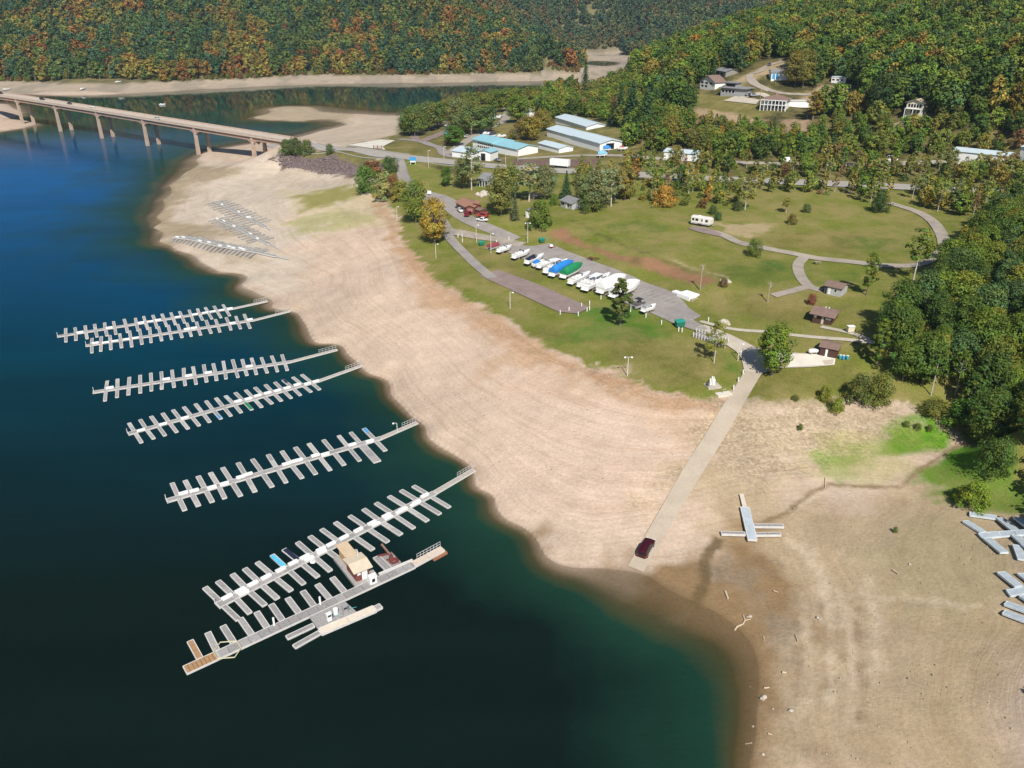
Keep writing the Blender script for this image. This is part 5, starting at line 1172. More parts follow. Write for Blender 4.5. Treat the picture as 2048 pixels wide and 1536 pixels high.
for q0, q1 in (((790,1297),(930,1218)),((750,1247),(897,1178))):
    mb = MB(); plankrun(mb, wat(b2(*q0)), wat(b2(*q1)), .95, .22, seclen=2.5); floats(mb, wat(b2(*q0)), wat(b2(*q1)), 1.1, 2); mb.build('mooring_finger', [grey_deck2, deck_edge, float_m], fd, org=org)
# bumper frame, pump gear, white posts on the fuel dock
qc = wat(b2(425,1318)); mb = MB(); pts_ = [qc + side*2.2 - d*.3, qc + d*1.8 + side*.9, qc + d*1.8 - side*.9, qc - side*2.2 + d*.3, qc - d*1.8 - side*.9, qc - d*1.8 + side*.9]; up_ = Vector((0,0,.12))
for i in range(6): mb.tube([pts_[i] + up_, pts_[(i+1) % 6] + up_], .09, 6)
mb.build('pile_guide', mm('yellowed_pipe', (.50,.46,.30), .6), fd, org=org)
def fuel_pump(q, label, mat):
    t = thing('fuel_pump', label, 'fuel pump', wat(q), math.atan2(d.y, d.x)); mb = MB(); mb.box(-.42,-.3,0,.42,.3,.2); mb.build('plinth', greyp, t)
    mb = MB(); mb.box(-.36,-.24,.2,.36,.24,1.5); mb.box(-.44,-.3,1.5,.44,.3,1.62); mb.build('cabinet', mat, t); mb = MB(); mb.box(-.28,-.262,1.0,.28,-.242,1.38); mb.build('display', glass, t)
    mb = MB(); mb.tube([(.36,0,1.2),(.7,.1,.9),(.75,.2,.3),(1.3,.5,.05),(2.1,.2,.05)], .04, 6); mb.build('hose', tealp, t)
fuel_pump(b2(985,1158), 'white fuel pump with a coiled teal hose at the platform corner', white); fuel_pump(b2(1072,1116), 'grey fuel pump near the right edge of the platform', greyp)
t = thing('waste_drum', 'white drum in the middle of the fuel platform', 'drum', wat(b2(1020,1118))); mb = MB(); mb.tube([(0,0,0),(0,0,.06),(0,0,.95),(0,0,1.0)], [.36,.40,.40,.36], 14); mb.build('drum', white, t); mb = MB(); mb.tube([(0,0,1.0),(0,0,1.07)], [.41,.38], 14); mb.build('lid', gel, t)
for q, vt, lab in (((682,1180),1160,'short white post halfway along the service dock'),((935,1065),1045,'white post at the corner of the fuel platform')):
    p = wat(b2(*q)); t = thing('dock_post', lab, 'post', p); mb = MB(); mb.tube([(0,0,-.4),(0,0,1.5)], .17, 8); mb.build('pipe', white, t); mb = MB(); mb.tube([(0,0,1.5),(0,0,1.62)], [.2,.05], 8); mb.build('cap', galv, t)
# floating store
fa, fb = wat(b6(838,658)), wat(b6(1062,566)); hd = math.atan2(fb.y - fa.y, fb.x - fa.x)
fs = thing('floating_store', 'floating store with tan roofs and a maroon front moored beside the service dock', 'houseboat', fa, hd); fs.scale = (1,1,.85)
dW = (fb - fa).length; back = wat(b6(625,435)); dep_ = max(9.0, (back - fa).length)
mb = MB(); mb.box(-.3,-.3,-.65,dW+.3,dep_,.05); mb.build('float_hull', [mm('silver_float', (.34,.33,.31), .7)], fs)
mb = MB(); mb.box(.3,.6,.05,dW-1.1,4.4,2.6); mb.build('shop_wall', redbrown, fs)
mb = MB(); mb.loft([[(-.2,.1,2.55),(dW-.5,.1,2.55),(dW-.5,.1,2.7),(-.2,.1,2.7)], [(-.2,2.4,3.15),(dW-.5,2.4,3.15),(dW-.5,2.4,3.3),(-.2,2.4,3.3)], [(-.2,4.7,2.75),(dW-.5,4.7,2.75),(dW-.5,4.7,2.9),(-.2,4.7,2.9)]]); mb.build('shop_roof', mm('tan_roof_pale', (.60,.50,.37), .8, .08), fs)
mb = MB(); mb.box(.7,4.75,.05,dW-1.7,dep_-.6,2.9); mb.build('boathouse_wall', mm('ochre_side', (.50,.32,.16), .8), fs)
mb = MB(); mb.loft([[(.3,4.78,2.9),(dW-1.3,4.78,2.9),(dW-1.3,4.78,3.08),(.3,4.78,3.08)], [(.3,dep_-.2,2.9),(dW-1.3,dep_-.2,2.9),(dW-1.3,dep_-.2,3.08),(.3,dep_-.2,3.08)]]); mb.build('boathouse_roof', tanroof, fs)
for x0, x1 in ((.6,1.2),(1.6,2.1)):
    mb = MB(); mb.box(x0,.585,1.45,x1,.62,2.15); mb.build('window', white, fs)
mb = MB(); mb.box(dW-2.4,.58,.05,dW-1.4,.63,2.2); mb.build('door', white, fs)
mb = MB(); mb.tube([(dW-1.5,3.9,2.6),(dW-1.5,3.9,4.6)], .05, 6); mb.build('vent_pipe', white, fs)
mb = MB(); mb.box(-.05,.3,.05,.6,dep_-.3,.14); mb.build('side_deck', grey_deck, fs)
ik = thing('ice_kiosk', 'small white gabled kiosk with a dark hatch beside the floating store', 'kiosk', wat(b6(1012,622)), hd)
mb = MB(); mb.xprism([(-.75,.0),(.75,.0),(.75,1.6),(0,2.15),(-.75,1.6)], -.75, .75); ik.scale = (.85,.85,.8); mb.build('cabinet', gel, ik); mb = MB(); mb.box(-.32,-.775,.45,.32,-.74,1.3); mb.build('hatch', glass, ik)
# crane barge
ca = [wat(b6(*q), .4) for q in ((1200,470),(1330,405),(1220,292),(1085,352))]
cbt = thing('crane_barge', 'small work barge with a rusty crane arm leaning over its deck', 'barge', sum(ca, Vector()) / 4); org = cbt.location
mb = MB(); dn = Vector((0,0,-.8)); n_ = 12
for i in range(n_):
    a, e = i/n_ + .004, (i+1)/n_ - .004; qs = [ca[0].lerp(ca[1], a), ca[0].lerp(ca[1], e), ca[3].lerp(ca[2], e), ca[3].lerp(ca[2], a)]
    mb.add([q+dn for q in qs] + qs, [(0,3,2,1),(4,5,6,7),(0,1,5,4),(1,2,6,5),(2,3,7,6),(3,0,4,7)])
mb.build('deck', grey_deck2, cbt, org=org)
mb = MB(); plankrun(mb, wat(b6(1210,500)), wat(b6(1055,345)), 1.3, .25, seclen=2); mb.build('side_pontoon', [grey_deck2, deck_edge], cbt, org=org)
cm = wat(b6(1222,385), .4); tip = wat(b6(1115,205), 3.0)
mb = MB(); mb.beam(cm + Vector((0,0,1.1)), tip, .28, .3); mb.tube([cm + Vector((0,0,.2)), cm.lerp(tip, .35) + Vector((0,0,.8))], .09, 6); mb.build('crane_arm', mm('rusty_arm', (.22,.12,.09), .8), cbt, org=org)
mb = MB(); mb.tube([cm + Vector((0,0,-.05)), cm + Vector((0,0,1.2))], [.5,.28], 10); mb.box(cm.x-.9, cm.y-.15, cm.z, cm.x+.9, cm.y+.15, cm.z+.16); mb.box(cm.x-.15, cm.y-.9, cm.z, cm.x+.15, cm.y+.9, cm.z+.16); mb.build('crane_base', rust, cbt, org=org)
mb = MB(); w1, w2 = wat(b6(1230,430), .4), wat(b6(1300,405), .4)
for a, e in ((w1, w2), (w1 + side*1.0, w2 + side*.9)): mb.beam(a + Vector((0,0,.35)), e + Vector((0,0,.35)), .3, .38)
mb.beam(w1 + Vector((0,0,.4)), w1 + side + Vector((0,0,.4)), .3, .3); mb.beam(w2 + Vector((0,0,.4)), w2 + side + Vector((0,0,.4)), .3, .3); mb.build('winch_frame', rust, cbt, org=org)
mb = MB(); q = wat(b6(1150,330), .4); mb.beam(q + Vector((-1.2,-.5,.3)), q + Vector((1.1,.4,.3)), .3, .3); mb.build('brace_beam', rust, cbt, org=org)
t = thing('mooring_buoy', 'small white buoy afloat beside the longest dock', 'buoy', wat(b2(893,836), 0)); mb = MB(); mb.loft([[(r_*math.cos(a_), r_*math.sin(a_)*.7, z_) for a_ in np.linspace(0, 2*math.pi, 12, endpoint=False)] for r_, z_ in ((.2,-.2),(.5,0),(.45,.2),(.2,.32))]); mb.build('float', gel, t); mb = MB(); mb.tube([(0,0,.3),(0,0,.45)], .08, 6); mb.build('ring', galv, t)

# ---- docks stranded on the point: same kind, lying on sand
def stranded(label, ax, ups, los, n, tail_, boxes, bow=0):
    A, B = at(*b3(*ax[0])), at(*b3(*ax[1])); A.z += .45; B.z += .45; root = thing('stranded_dock', label, 'dock', A, 0, 'docks stranded on the sandy point'); org = A
    d = (B - A).normalized(); side = Vector((-d.y, d.x, 0)); m = 10; P_ = []
    for i in range(m + 1): q = A.lerp(B, i/m) + side * bow * math.sin(math.pi * i/m); q.z = h1(q.x, q.y) + .45; P_.append(q)
    mb = MB()
    for i in range(m): plankrun(mb, P_[i], P_[i+1], 1.8, .3)
    mb.build('walkway', [old_deck, deck_edge], root, org=org)
    T = at(*b3(*tail_)); T.z += .3; mb = MB(); plankrun(mb, P_[-1], P_[-1].lerp(T, .6), 1.7, .3); plankrun(mb, P_[-1].lerp(T, .6), T, .7, .2); mb.build('gangway', [old_deck, deck_edge], root, org=org)
    for sd_, pr in (('u', ups), ('l', los)):
        a, e = at(*b3(*pr[0])), at(*b3(*pr[1]))
        for i in range(n):
            f = i / (n-1); tp = a.lerp(e, f); s_ = None
            base = P_[0].lerp(P_[-1], min(1, max(0, f * .96 + .02))) + side * bow * math.sin(math.pi * f); base.z = h1(base.x, base.y) + .42; tp.z = h1(tp.x, tp.y) + .3 + random.uniform(-.1,.1)
            w_ = tp - base; w_ = w_ * random.uniform(.86, 1.05); mb = MB(); plankrun(mb, base + w_.normalized()*.95, base + w_, .8, .28, seclen=3); mb.build('finger', [random.choice([old_deck, grey_deck2]), old_deck], root, org=org)
    hd = math.atan2(d.y, d.x); bs_ = sorted(((at(*b3(*q)) - A).dot(d), q) for q in boxes)
    for j, (s_, q) in enumerate(bs_):
        f = s_ / (B - A).length; q2 = A.lerp(B, f) + side * (bow * math.sin(math.pi * f) + (.3 if j % 2 else -.3)); q2.z = h1(q2.x, q2.y) + .48
        dock_box(q2, hd, 'white storage box, %s from the outer end of the %s' % (ORD[j], label.split(',')[0]), 'white boxes on the docks')
stranded('stranded dock farthest from the water, with drooping fingers on the sand', [(560,188),(935,375)], [(675,172),(1030,345)], [(462,215),(830,392)], 13, (1032,434), [(637,215),(780,278),(845,325),(872,325)])
stranded('middle stranded dock, lying between the other two on the sand', [(570,335),(940,515)], [(662,316),(1055,495)], [(497,358),(838,542)], 14, (1082,580), [(580,340),(630,362),(740,398),(860,470),(925,508)])
stranded('stranded dock nearest the water edge, covered with many white boxes', [(205,492),(920,622)], [(345,478),(1030,597)], [(172,540),(840,672)], 20, (1188,680), [(238,498),(280,503),(430,530),(510,543),(635,560),(690,575),(740,582),(785,592),(825,595)])
# ---- grounded dock on the mud by the ramp
gd_ = thing('grounded_dock', 'T shaped grey dock grounded on the mud beside the boat ramp', 'dock', at(*b5(960,1250))); org = gd_.location
def gl(p, z): q = at(*p); q.z += z; return q
mb = MB(); plankrun(mb, gl(b5(930,1145), .7), gl(b5(977,1338), .6), 1.7, .35, seclen=3.2); mb.build('walkway', [steel_deck, deck_edge], gd_, org=org)
mb = MB(); plankrun(mb, gl(b5(911,1062), .5), gl(b5(930,1143), .62), .75, .2, seclen=4); mb.build('gangway', [deck_sand, deck_edge], gd_, org=org)
for q0, q1, w_ in (((790,1293),(932,1297),.85),((990,1300),(1146,1299),.85),((985,1248),(1162,1250),.85)):
    mb = MB(); plankrun(mb, gl(b5(*q0), .5), gl(b5(*q1), .5), w_, .4, seclen=3); mb.build('finger', [grey_deck2, deck_edge], gd_, org=org)
# ---- dock sections stacked on the beach at the right edge
secs = [((1785,192),(1912,210),'pale dock section lying apart above the others at the right edge'),((1763,228),(1850,282),'slanting pale dock section left of the crossed ones'),((1835,302),(1925,293),'end piece of the level pale dock section'),((1928,293),(2075,283),'long level dock section crossed by others at the right edge'),
 ((1932,216),(2006,278),'pale dock section slanting down onto the level one'),((2006,300),(2072,360),'pale dock section slanting away below the level one'),((2010,210),(2075,262),'dock section cut by the right picture edge, beside the crossed ones'),((1868,314),(1950,382),'pale dock section slanting below the level one'),((2010,345),(2036,413),'short steep dock section at the right edge'),
 ((1935,478),(2020,546),'pale dock section slanting above the lower level one'),((1970,578),(2075,562),'lower level dock section reaching the right picture edge'),((2030,482),(2080,520),'piece of dock section cut off by the right picture edge'),((1958,624),(2080,668),'upper of the two parallel dock sections at the bottom'),((1950,667),(2080,716),'lower of the two parallel dock sections at the bottom'),((2040,590),(2085,620),'small dock end below the lower level section')]
for q0, q1, lab in secs:
    a, e = at(*b4(*q0)), at(*b4(*q1)); t = thing('dock_section', lab, 'dock section', (a + e) / 2, 0, 'loose dock sections on the beach'); lift = .42 if 'level' in lab else .32
    a.z += lift; e.z += lift; mb = MB(); plankrun(mb, a, e, 1.25 if 'level' not in lab else 1.5, .3, seclen=2.6); mb.build('deck', [steel_deck, mm('pale_edge_metal', (.55,.61,.65), .5)], t, org=t.location)
    mb = MB(); d_ = (e - a).normalized()
    for f in (.18, .5, .82): q = a.lerp(e, f) - Vector((0,0,.28)); mb.beam(q - d_*.5, q + d_*.5, .9, .4)
    mb.build('floats', float_m, t, org=t.location)
# ================================================================== BUILDINGS
def building(name, label, A, B, dep_, hgt, pitch=.25, ridge='x', roof=greyroof, wall=white, over=.4, wins=(), doors=(), hip=False, cat='building', flip=False, group=None, z=None, sides=True, rthick=.16):
    """A,B: ground points of the visible long wall; x runs A->B, +y away from the viewer"""
    A = Vector(A); B = Vector(B); L_ = (Vector((B.x, B.y)) - Vector((A.x, A.y))).length; hd = math.atan2(B.y - A.y, B.x - A.x); zz = min(A.z, B.z) if z is None else z
    nx_, ny_ = -math.sin(hd), math.cos(hd)
    zz = max(zz, h1(A.x + nx_*dep_, A.y + ny_*dep_) - 1.2, (A.z + B.z)/2 - .2)
    t = thing(name, label, cat, (A.x, A.y, zz), hd, group)
    rz_ = hgt + (dep_ if ridge == 'x' else L_) / 2 * pitch * 2 * .5
    mb = MB()
    if hip or ridge is None:
        mb.box(0,0,-2.5,L_,dep_,hgt)
    elif ridge == 'x': mb.xprism([(0,-2.5),(dep_,-2.5),(dep_,hgt),(dep_/2,rz_),(0,hgt)], 0, L_)
    else:
        vs = [(0,-2.5),(L_,-2.5),(L_,hgt),(L_/2,rz_),(0,hgt)]; n = 5
        mb.add([(x,0,z_) for x, z_ in vs] + [(x,dep_,z_) for x, z_ in vs], [(4,3,2,1,0),(5,6,7,8,9)] + [(i,(i+1)%n,n+(i+1)%n,n+i) for i in range(n)])
    mb.build('wall', wall, t)
    o = over; mb = MB(); k = rthick
    if hip:
        r0 = min(L_, dep_)/2; ins = r0 * .85; pk = hgt + r0 * pitch
        b_ = [(-o,-o,hgt-.02),(L_+o,-o,hgt-.02),(L_+o,dep_+o,hgt-.02),(-o,dep_+o,hgt-.02)]; b2_ = [(x,y,z_+k) for x,y,z_ in b_]; tp = [(ins,dep_/2,pk+k),(L_-ins,dep_/2,pk+k)] if L_ > dep_ else [(L_/2,ins,pk+k),(L_/2,dep_-ins,pk+k)]
        fs = [(3,2,1,0),(0,1,5,4),(1,2,6,5),(2,3,7,6),(3,0,4,7)] + ([(4,5,9,8),(5,6,9),(6,7,8,9),(7,4,8)] if L_ > dep_ else [(4,5,8),(5,6,9,8),(6,7,9),(7,4,8,9)])
        mb.add(b_ + b2_ + tp, fs)
    elif ridge is None:
        mb.box(-o,-o,hgt+.01,L_+o,dep_+o,hgt+k)
    elif ridge == 'x':
        sl = (rz_-hgt)/(dep_/2); mb.xprism([(-o,hgt-o*sl+.01),(dep_/2,rz_+.01),(dep_+o,hgt-o*sl+.01),(dep_+o,hgt-o*sl+k),(dep_/2,rz_+k),(-o,hgt-o*sl+k)], -o, L_+o)
    else:
        sl = (rz_-hgt)/(L_/2); vs = [(-o,hgt-o*sl+.01),(L_/2,rz_+.01),(L_+o,hgt-o*sl+.01),(L_+o,hgt-o*sl+k),(L_/2,rz_+k),(-o,hgt-o*sl+k)]; n = 6
        mb.add([(x,-o,z_) for x, z_ in vs] + [(x,dep_+o,z_) for x, z_ in vs], [(0,5,4,1),(1,4,3,2),(6,7,10,11),(7,8,9,10)] + [(i,(i+1)%n,n+(i+1)%n,n+i) for i in range(n)])
    mb.build('roof', roof, t)
    for (nm, items) in (('window', wins), ('door', doors)):
        for it in items:
            f, a, e, z0, z1, m_ = it; mb = MB(); fr = MB(); w_ = .12
            def bx(q, x0, x1, zz0, zz1, d0, d1):
                if f == 'f': q.box(x0*L_, -d1, zz0, x1*L_, -d0, zz1)
                elif f == 'r': q.box(L_+d0, x0*dep_, zz0, L_+d1, x1*dep_, zz1)
                elif f == 'l': q.box(-d1, x0*dep_, zz0, -d0, x1*dep_, zz1)
            ln = L_ if f == 'f' else dep_
            if nm == 'window':
                bx(fr, a - .1/ln, e + .1/ln, z0 - .1, z1 + .1, -.02, .03); o_ = fr.build('window', m_ if m_ is not glass else white, t)
                bx(mb, a, e, z0, z1, .0, .045); mb.build('pane', glass, o_)
            else:
                bx(mb, a, e, z0, z1, -.02, .05); o_ = mb.build('door', m_, t)
    return t, L_
def gp(f, *q): return at(*f(*q))
# storage sheds
building('storage_shed', 'pale blue roofed white shed, uppermost of the storage sheds by the pines', gp(k2,1507,790), gp(k2,1705,832), 13, 2.9, .22, 'x', ltroof, white, .5, doors=[('r',.3,.7,0,2.5,mm('shed_door', (.62,.64,.66)))])
t, L_ = building('storage_shed', 'longest white storage shed with a pale blue roof and an open dark doorway', gp(k2,1452,872), gp(k2,1790,970), 13, 3.1, .22, 'x', ltroof, white, .5, doors=[('r',.28,.64,0,2.9,glass)])  # dark panel paints the unlit inside of the open doorway
mb = MB(); mb.xprism([(-.62,3.1),(6.5,4.72),(13.62,3.1),(13.62,3.45),(6.5,5.1),(-.62,3.45)], L_*.52, L_+.55); mb.build('raised_roof', ltroof, t)
mb = MB(); mb.box(0,-.03,2.7,L_,-.003,3.05); mb.build('eave_shade_band', mm('painted_eave_shade', (.40,.45,.48)), t)  # grey strip paints the eave's shade along the wall top
building('storage_shed', 'short white storage shed with a pale blue roof, smallest of the sheds', gp(k2,1397,948), gp(k2,1530,980), 8.5, 2.6, .22, 'x', ltroof, white, .4)
t, L_ = building('marina_store', 'white marina store with a bright turquoise roof and a glazed front', gp(k2,1000,950), gp(k2,1262,1000), 13.5, 4.0, .22, 'x', tealroof, white, .6, wins=[('f',.04+i*.05,.075+i*.05,.7,1.8,glass) for i in range(8)] + [('f',.04+i*.05,.075+i*.05,2.5,3.4,glass) for i in range(8)])
mb = MB(); mb.xprism([(-.7,4.0),(6.75,5.65),(14.2,4.0),(14.2,4.45),(6.75,6.15),(-.7,4.45)], -3.5, L_*.42); mb.build('raised_roof', tealroof, t)
mb = MB(); mb.box(-3.2,0.1,-2,-.02,13.4,4.0); mb.build('end_bay', white, t)
t, L_ = building('store_wing', 'low white wing with a pale blue roof in front of the marina store', gp(k2,845,1003), gp(k2,985,1020), 14, 3.0, .18, 'x', ltroof, white, .5)
t, L_ = building('showroom_porch', 'white porch with an open front and turquoise roof facing the highway', gp(k2,1020,1025), gp(k2,1090,1030), 8, 4.2, .25, 'y', tealroof, white, .5, doors=[('f',.15,.55,0,3.4,glass),('f',.62,.9,0,3.4,white)])
# sheds half hidden in the brush
building('storage_shed', 'white shed with a pale blue roof half hidden by olive trees beside the gravel road', gp(k3,125,850), gp(k3,288,862), 9, 3.6, .2, 'x', ltroof, white, .4)
building('storage_shed', 'long white pale roofed shed among trees near the right picture edge', gp(k3,1658,872), gp(k3,1960,880), 10, 3.8, .2, 'x', ltroof, white, .4)
building('storage_shed', 'end of a pale roofed shed cut by the right picture edge', gp(k3,2010,875), gp(k3,2110,880), 9, 3.6, .2, 'x', ltroof, white, .4)
# houses on the hill
W5 = lambda n, z0, z1, a=.06, e=.94, fill=.6: [('f', a + (e-a)*i/n, a + (e-a)*(i+fill)/n, z0, z1, glass) for i in range(n)]
building('house', 'white house with a brown roof, leftmost of the hill houses', gp(k3,318,474), gp(k3,398,478), 7.5, 3.9, .45, 'y', brownroof, white, .7, wins=W5(3,2.4,3.4)+W5(2,.5,1.6,.1,.6))
building('house', 'grey roofed house tucked against the wood behind the brown roofed one', gp(k3,380,408), gp(k3,455,412), 9, 3.2, .3, 'x', greyroof, mm('stone_wall', (.25,.23,.2)), .6, wins=W5(3,1,2.2))
building('garage', 'white garage with a grey roof and blue doors beside the hill drive', gp(k3,697,432), gp(k3,800,428), 10, 3.6, .28, 'x', greyroof, white, .5, doors=[('f',.05,.2,0,2.8,bluep),('f',.24,.38,0,2.8,bluep)])
t, L_ = building('house', 'low dark modern house with deep flat eaves above the pale terrace', gp(k3,428,512), gp(k3,560,516), 9, 3.4, .18, 'x', greyroof, greyp, 1.2, wins=W5(4,.8,2.4,.05,.6,.7), hip=True)
mb = MB(); mb.box(L_*.1,2,3.4,L_*.55,8,6); mb.build('upper_storey', greyp, t); mb = MB(); mb.box(L_*.05,1.2,6.01,L_*.6,8.8,6.25); mb.build('upper_roof', greyroof, t); mb = MB(); mb.box(L_*.14,1.96,4,L_*.5,2.02,5.4); mb.build('window', glass, t)
# columned house
t, L_ = building('house', 'large white house with two tiers of columned balconies and a peaked brown roof', gp(k3,648,582), gp(k3,776,588), 10, 6.4, .48, 'x', brownroof, white, 1.0, hip=True, wins=W5(7,.5,2.4,.04,.97,.66)+W5(7,3.7,5.5,.04,.97,.66))
t.scale = (1,1,.74); mb = MB(); mb.box(-.6,-2.6,2.9,L_+.6,-.02,3.15); mb.box(-.6,-2.6,6.1,L_+.6,-.9,6.35); mb.build('balcony', white, t)
for i in range(8):
    mb = MB(); x = -.3 + (L_+.6) * i/7; mb.box(x-.16,-2.5,-1.5,x+.16,-2.18,6.1); mb.build('column', white, t)
mb = MB(); mb.loft([[(L_*.40,3.2,7.9),(L_*.6,3.2,7.9),(L_*.6,7,7.9),(L_*.40,7,7.9)], [(L_*.48,4.8,11.0),(L_*.52,4.8,11.0),(L_*.52,5.3,11.0),(L_*.48,5.3,11.0)]]); mb.build('cupola', brownroof, t)
building('annex', 'long white flat annex right of the columned house', gp(k3,792,568), gp(k3,895,572), 7, 2.8, 0, None, mm('pale_flat_roof', (.60,.58,.54)), white, .3)
building('mobile_home', 'white and blue mobile home above the bare brown slope', gp(k3,1018,440), gp(k3,1095,444), 5, 3.0, .12, 'x', ltroof, white, .2, doors=[('r',.1,.9,0,2.7,bluep)], wins=W5(3,1.2,2.1))
t, L_ = building('house', 'cream two storey house with dark windows alone in the woods on the right', gp(k3,1408,632), gp(k3,1497,634), 11, 5.4, .38, 'y', mm('beige_roof', (.45,.36,.26)), cream, .8, wins=W5(5,3.1,4.7,.1,.94,.72)+W5(3,.6,2.0,.3,.9,.5))
mb = MB(); mb.box(.0,-1.8,2.5,L_,-.02,2.7); mb.build('balcony', white, t)
for x in (.2, L_/2, L_-.2):
    mb = MB(); mb.box(x-.12,-1.75,-2,x+.12,-1.5,2.5); mb.build('post', white, t)
building('small_house', 'white house among trees on the low point, lower of the two', gp(k2,1285,745), gp(k2,1340,750), 9, 5, .4, 'y', greyroof, white, .5, wins=W5(3,2.8,4)+W5(3,.6,1.9))
building('small_house', 'pale roofed white house among trees behind the other one on the point', gp(k2,1355,690), gp(k2,1420,692), 9, 3.6, .35, 'x', mm('pale_flat_roof', (.60,.58,.54)), white, .5, wins=W5(3,.8,2))
building('small_house', 'small white house glimpsed in the wood above the point', gp(k2,1625,645), gp(k2,1665,648), 7, 3.4, .35, 'x', greyroof, white, .5, wins=W5(2,.8,2))
# valley floor buildings
t, L_ = building('porch_house', 'small house with a grey roof and white porch posts under the trees', gp(k4,950,582), gp(k4,1022,590), 9, 3.0, .35, 'x', greyroof, mm('grey_siding', (.40,.40,.40)), .5, wins=W5(2,.9,2))
for i in range(5):
    mb = MB(); x = L_ * i/4; mb.box(x-.1,-1.9,-.6,x+.1,-1.7,2.6); mb.build('porch_post', white, t)
mb = MB(); mb.loft([[(-.3,-2.2,2.55),(L_+.3,-2.2,2.55),(L_+.3,-2.2,2.7),(-.3,-2.2,2.7)], [(-.3,-.45,2.9),(L_+.3,-.45,2.9),(L_+.3,-.45,3.0),(-.3,-.45,3.0)]]); mb.build('porch_roof', greyroof, t)
building('cottage', 'grey cottage with a grey gable roof at the edge of the grove', gp(k4,1505,725), gp(k4,1583,748), 7, 2.4, .35, 'x', greyroof, mm('grey_siding', (.40,.40,.40)), .4, wins=W5(2,.8,1.8), doors=[('f',.45,.6,0,1.9,white)])
building('shed_hut', 'little pale hut with a grey roof left of the round bush', gp(k4,1266,800), gp(k4,1300,804), 3.0, 2.6, .3, 'y', greyroof, mm('pale_siding', (.55,.55,.53)), .3, doors=[('f',.3,.7,0,1.9,white)])
building('shed_hut', 'low shed with a green roof beside the highway, half hidden by the grove', gp(k4,1705,540), gp(k4,1790,548), 7, 2.6, .3, 'x', mm('mint_roof', (.30,.42,.36)), white, .4)
t, L_ = building('kiosk', 'tall brown kiosk with a green roof beside a bright tree', gp(k4,712,292), gp(k4,750,296), 5, 5.0, .3, 'x', greenroof, brown, .5, wins=W5(2,3,4))
t, L_ = building('boathouse_office', 'brown roofed maroon office beside the upper lane with vehicles around it', gp(k4,795,745), gp(k4,860,780), 6.5, 2.8, .35, 'x', mm('rust_brown_roof', (.30,.15,.10), .85, .12), redbrown, .5, wins=W5(3,1,1.9))
mb = MB(); vs = [(L_-.3,-.8),(L_+6.2,-.8)]
g_, L2 = building('garage', 'maroon garage with a pale door joined to the brown roofed office', gp(k4,862,782), gp(k4,916,778), 8.5, 3.0, .35, 'y', mm('rust_brown_roof', (.30,.15,.10)), redbrown, .4, doors=[('f',.2,.8,0,2.4,mm('dusty_door', (.32,.16,.15)))])
building('shed_hut', 'tiny brown lean-to at the right of the maroon garage', gp(k4,925,785), gp(k4,955,792), 3, 2.2, .2, 'x', brownroof, redbrown, .3)
t, L_ = building('camp_hut', 'small grey hut with a brown roof standing alone by the loop spur', gp(k6,785,588), gp(k6,888,612), 4.6, 2.3, .3, 'x', brownroof, mm('grey_siding', (.40,.40,.40)), .4, doors=[('f',.02,.14,0,1.9,black),('f',.2,.36,0,1.9,white)], wins=[('f',.58,.72,1.0,1.7,glass)])
t, L_ = building('restroom', 'dark brown restroom building with a low wide roof and white panels', gp(k6,707,770), gp(k6,830,788), 5.2, 2.5, .32, 'x', brownroof, brown, .8, doors=[('f',.06,.2,1.3,1.9,white),('f',.66,.95,1.3,1.75,white),('f',.46,.58,0,1.9,mm('pale_door', (.5,.45,.38)))])
for dx in (.45, .62):
    mb = MB(); mb.tube([(L_*dx,2.6,3),(L_*dx,2.6,3.8)], .13, 8); mb.build('vent', white, t)
t, L_ = building('shed', 'long dark brown shed with a white door on the pale concrete pad', gp(k6,752,982), gp(k6,858,1004), 4.2, 2.3, .28, 'x', brownroof, brown, .35, doors=[('f',.34,.47,0,1.9,white),('f',.06,.1,0,1.9,brown)])
for q, m_, lab in (((885,1002),tealp,'teal barrel nearest the brown shed'),((905,1005),bluep,'blue barrel beside the teal ones'),((930,1006),tealp,'teal barrel farthest right of the brown shed')):
    p = gp(k6,*q); t = thing('barrel', lab, 'barrel', p, 0, 'barrels beside the brown shed'); mb = MB(); mb.tube([(0,0,0),(0,0,.3),(0,0,.6),(0,0,.9)], [.3,.34,.34,.3], 12); mb.build('body', m_, t); mb = MB(); mb.tube([(0,0,.9),(0,0,.95)], .31, 12); mb.build('lid', white, t)
p = gp(k6,714,972); t = thing('propane_tank', 'white tank lying left of the brown shed', 'tank', p, .1); mb = MB(); mb.tube([(-1.2,0,.8),(-1,0,.8),(1,0,.8),(1.2,0,.8)], [.2,.5,.5,.2], 12); mb.build('tank', white, t)
for x in (-.6,.6): mb = MB(); mb.box(x-.12,-.4,0,x+.12,.4,.45); mb.build('saddle', greyp, t)
p = gp(k6,948,834); t = thing('utility_box', 'pale box on legs beside the restroom footpath', 'utility box', p, .1); mb = MB(); mb.box(-.8,-.5,.2,.8,.5,1.5); mb.build('cabinet', cream, t); mb = MB(); mb.box(-.9,-.6,1.5,.9,.6,1.6); mb.build('lid', white, t)
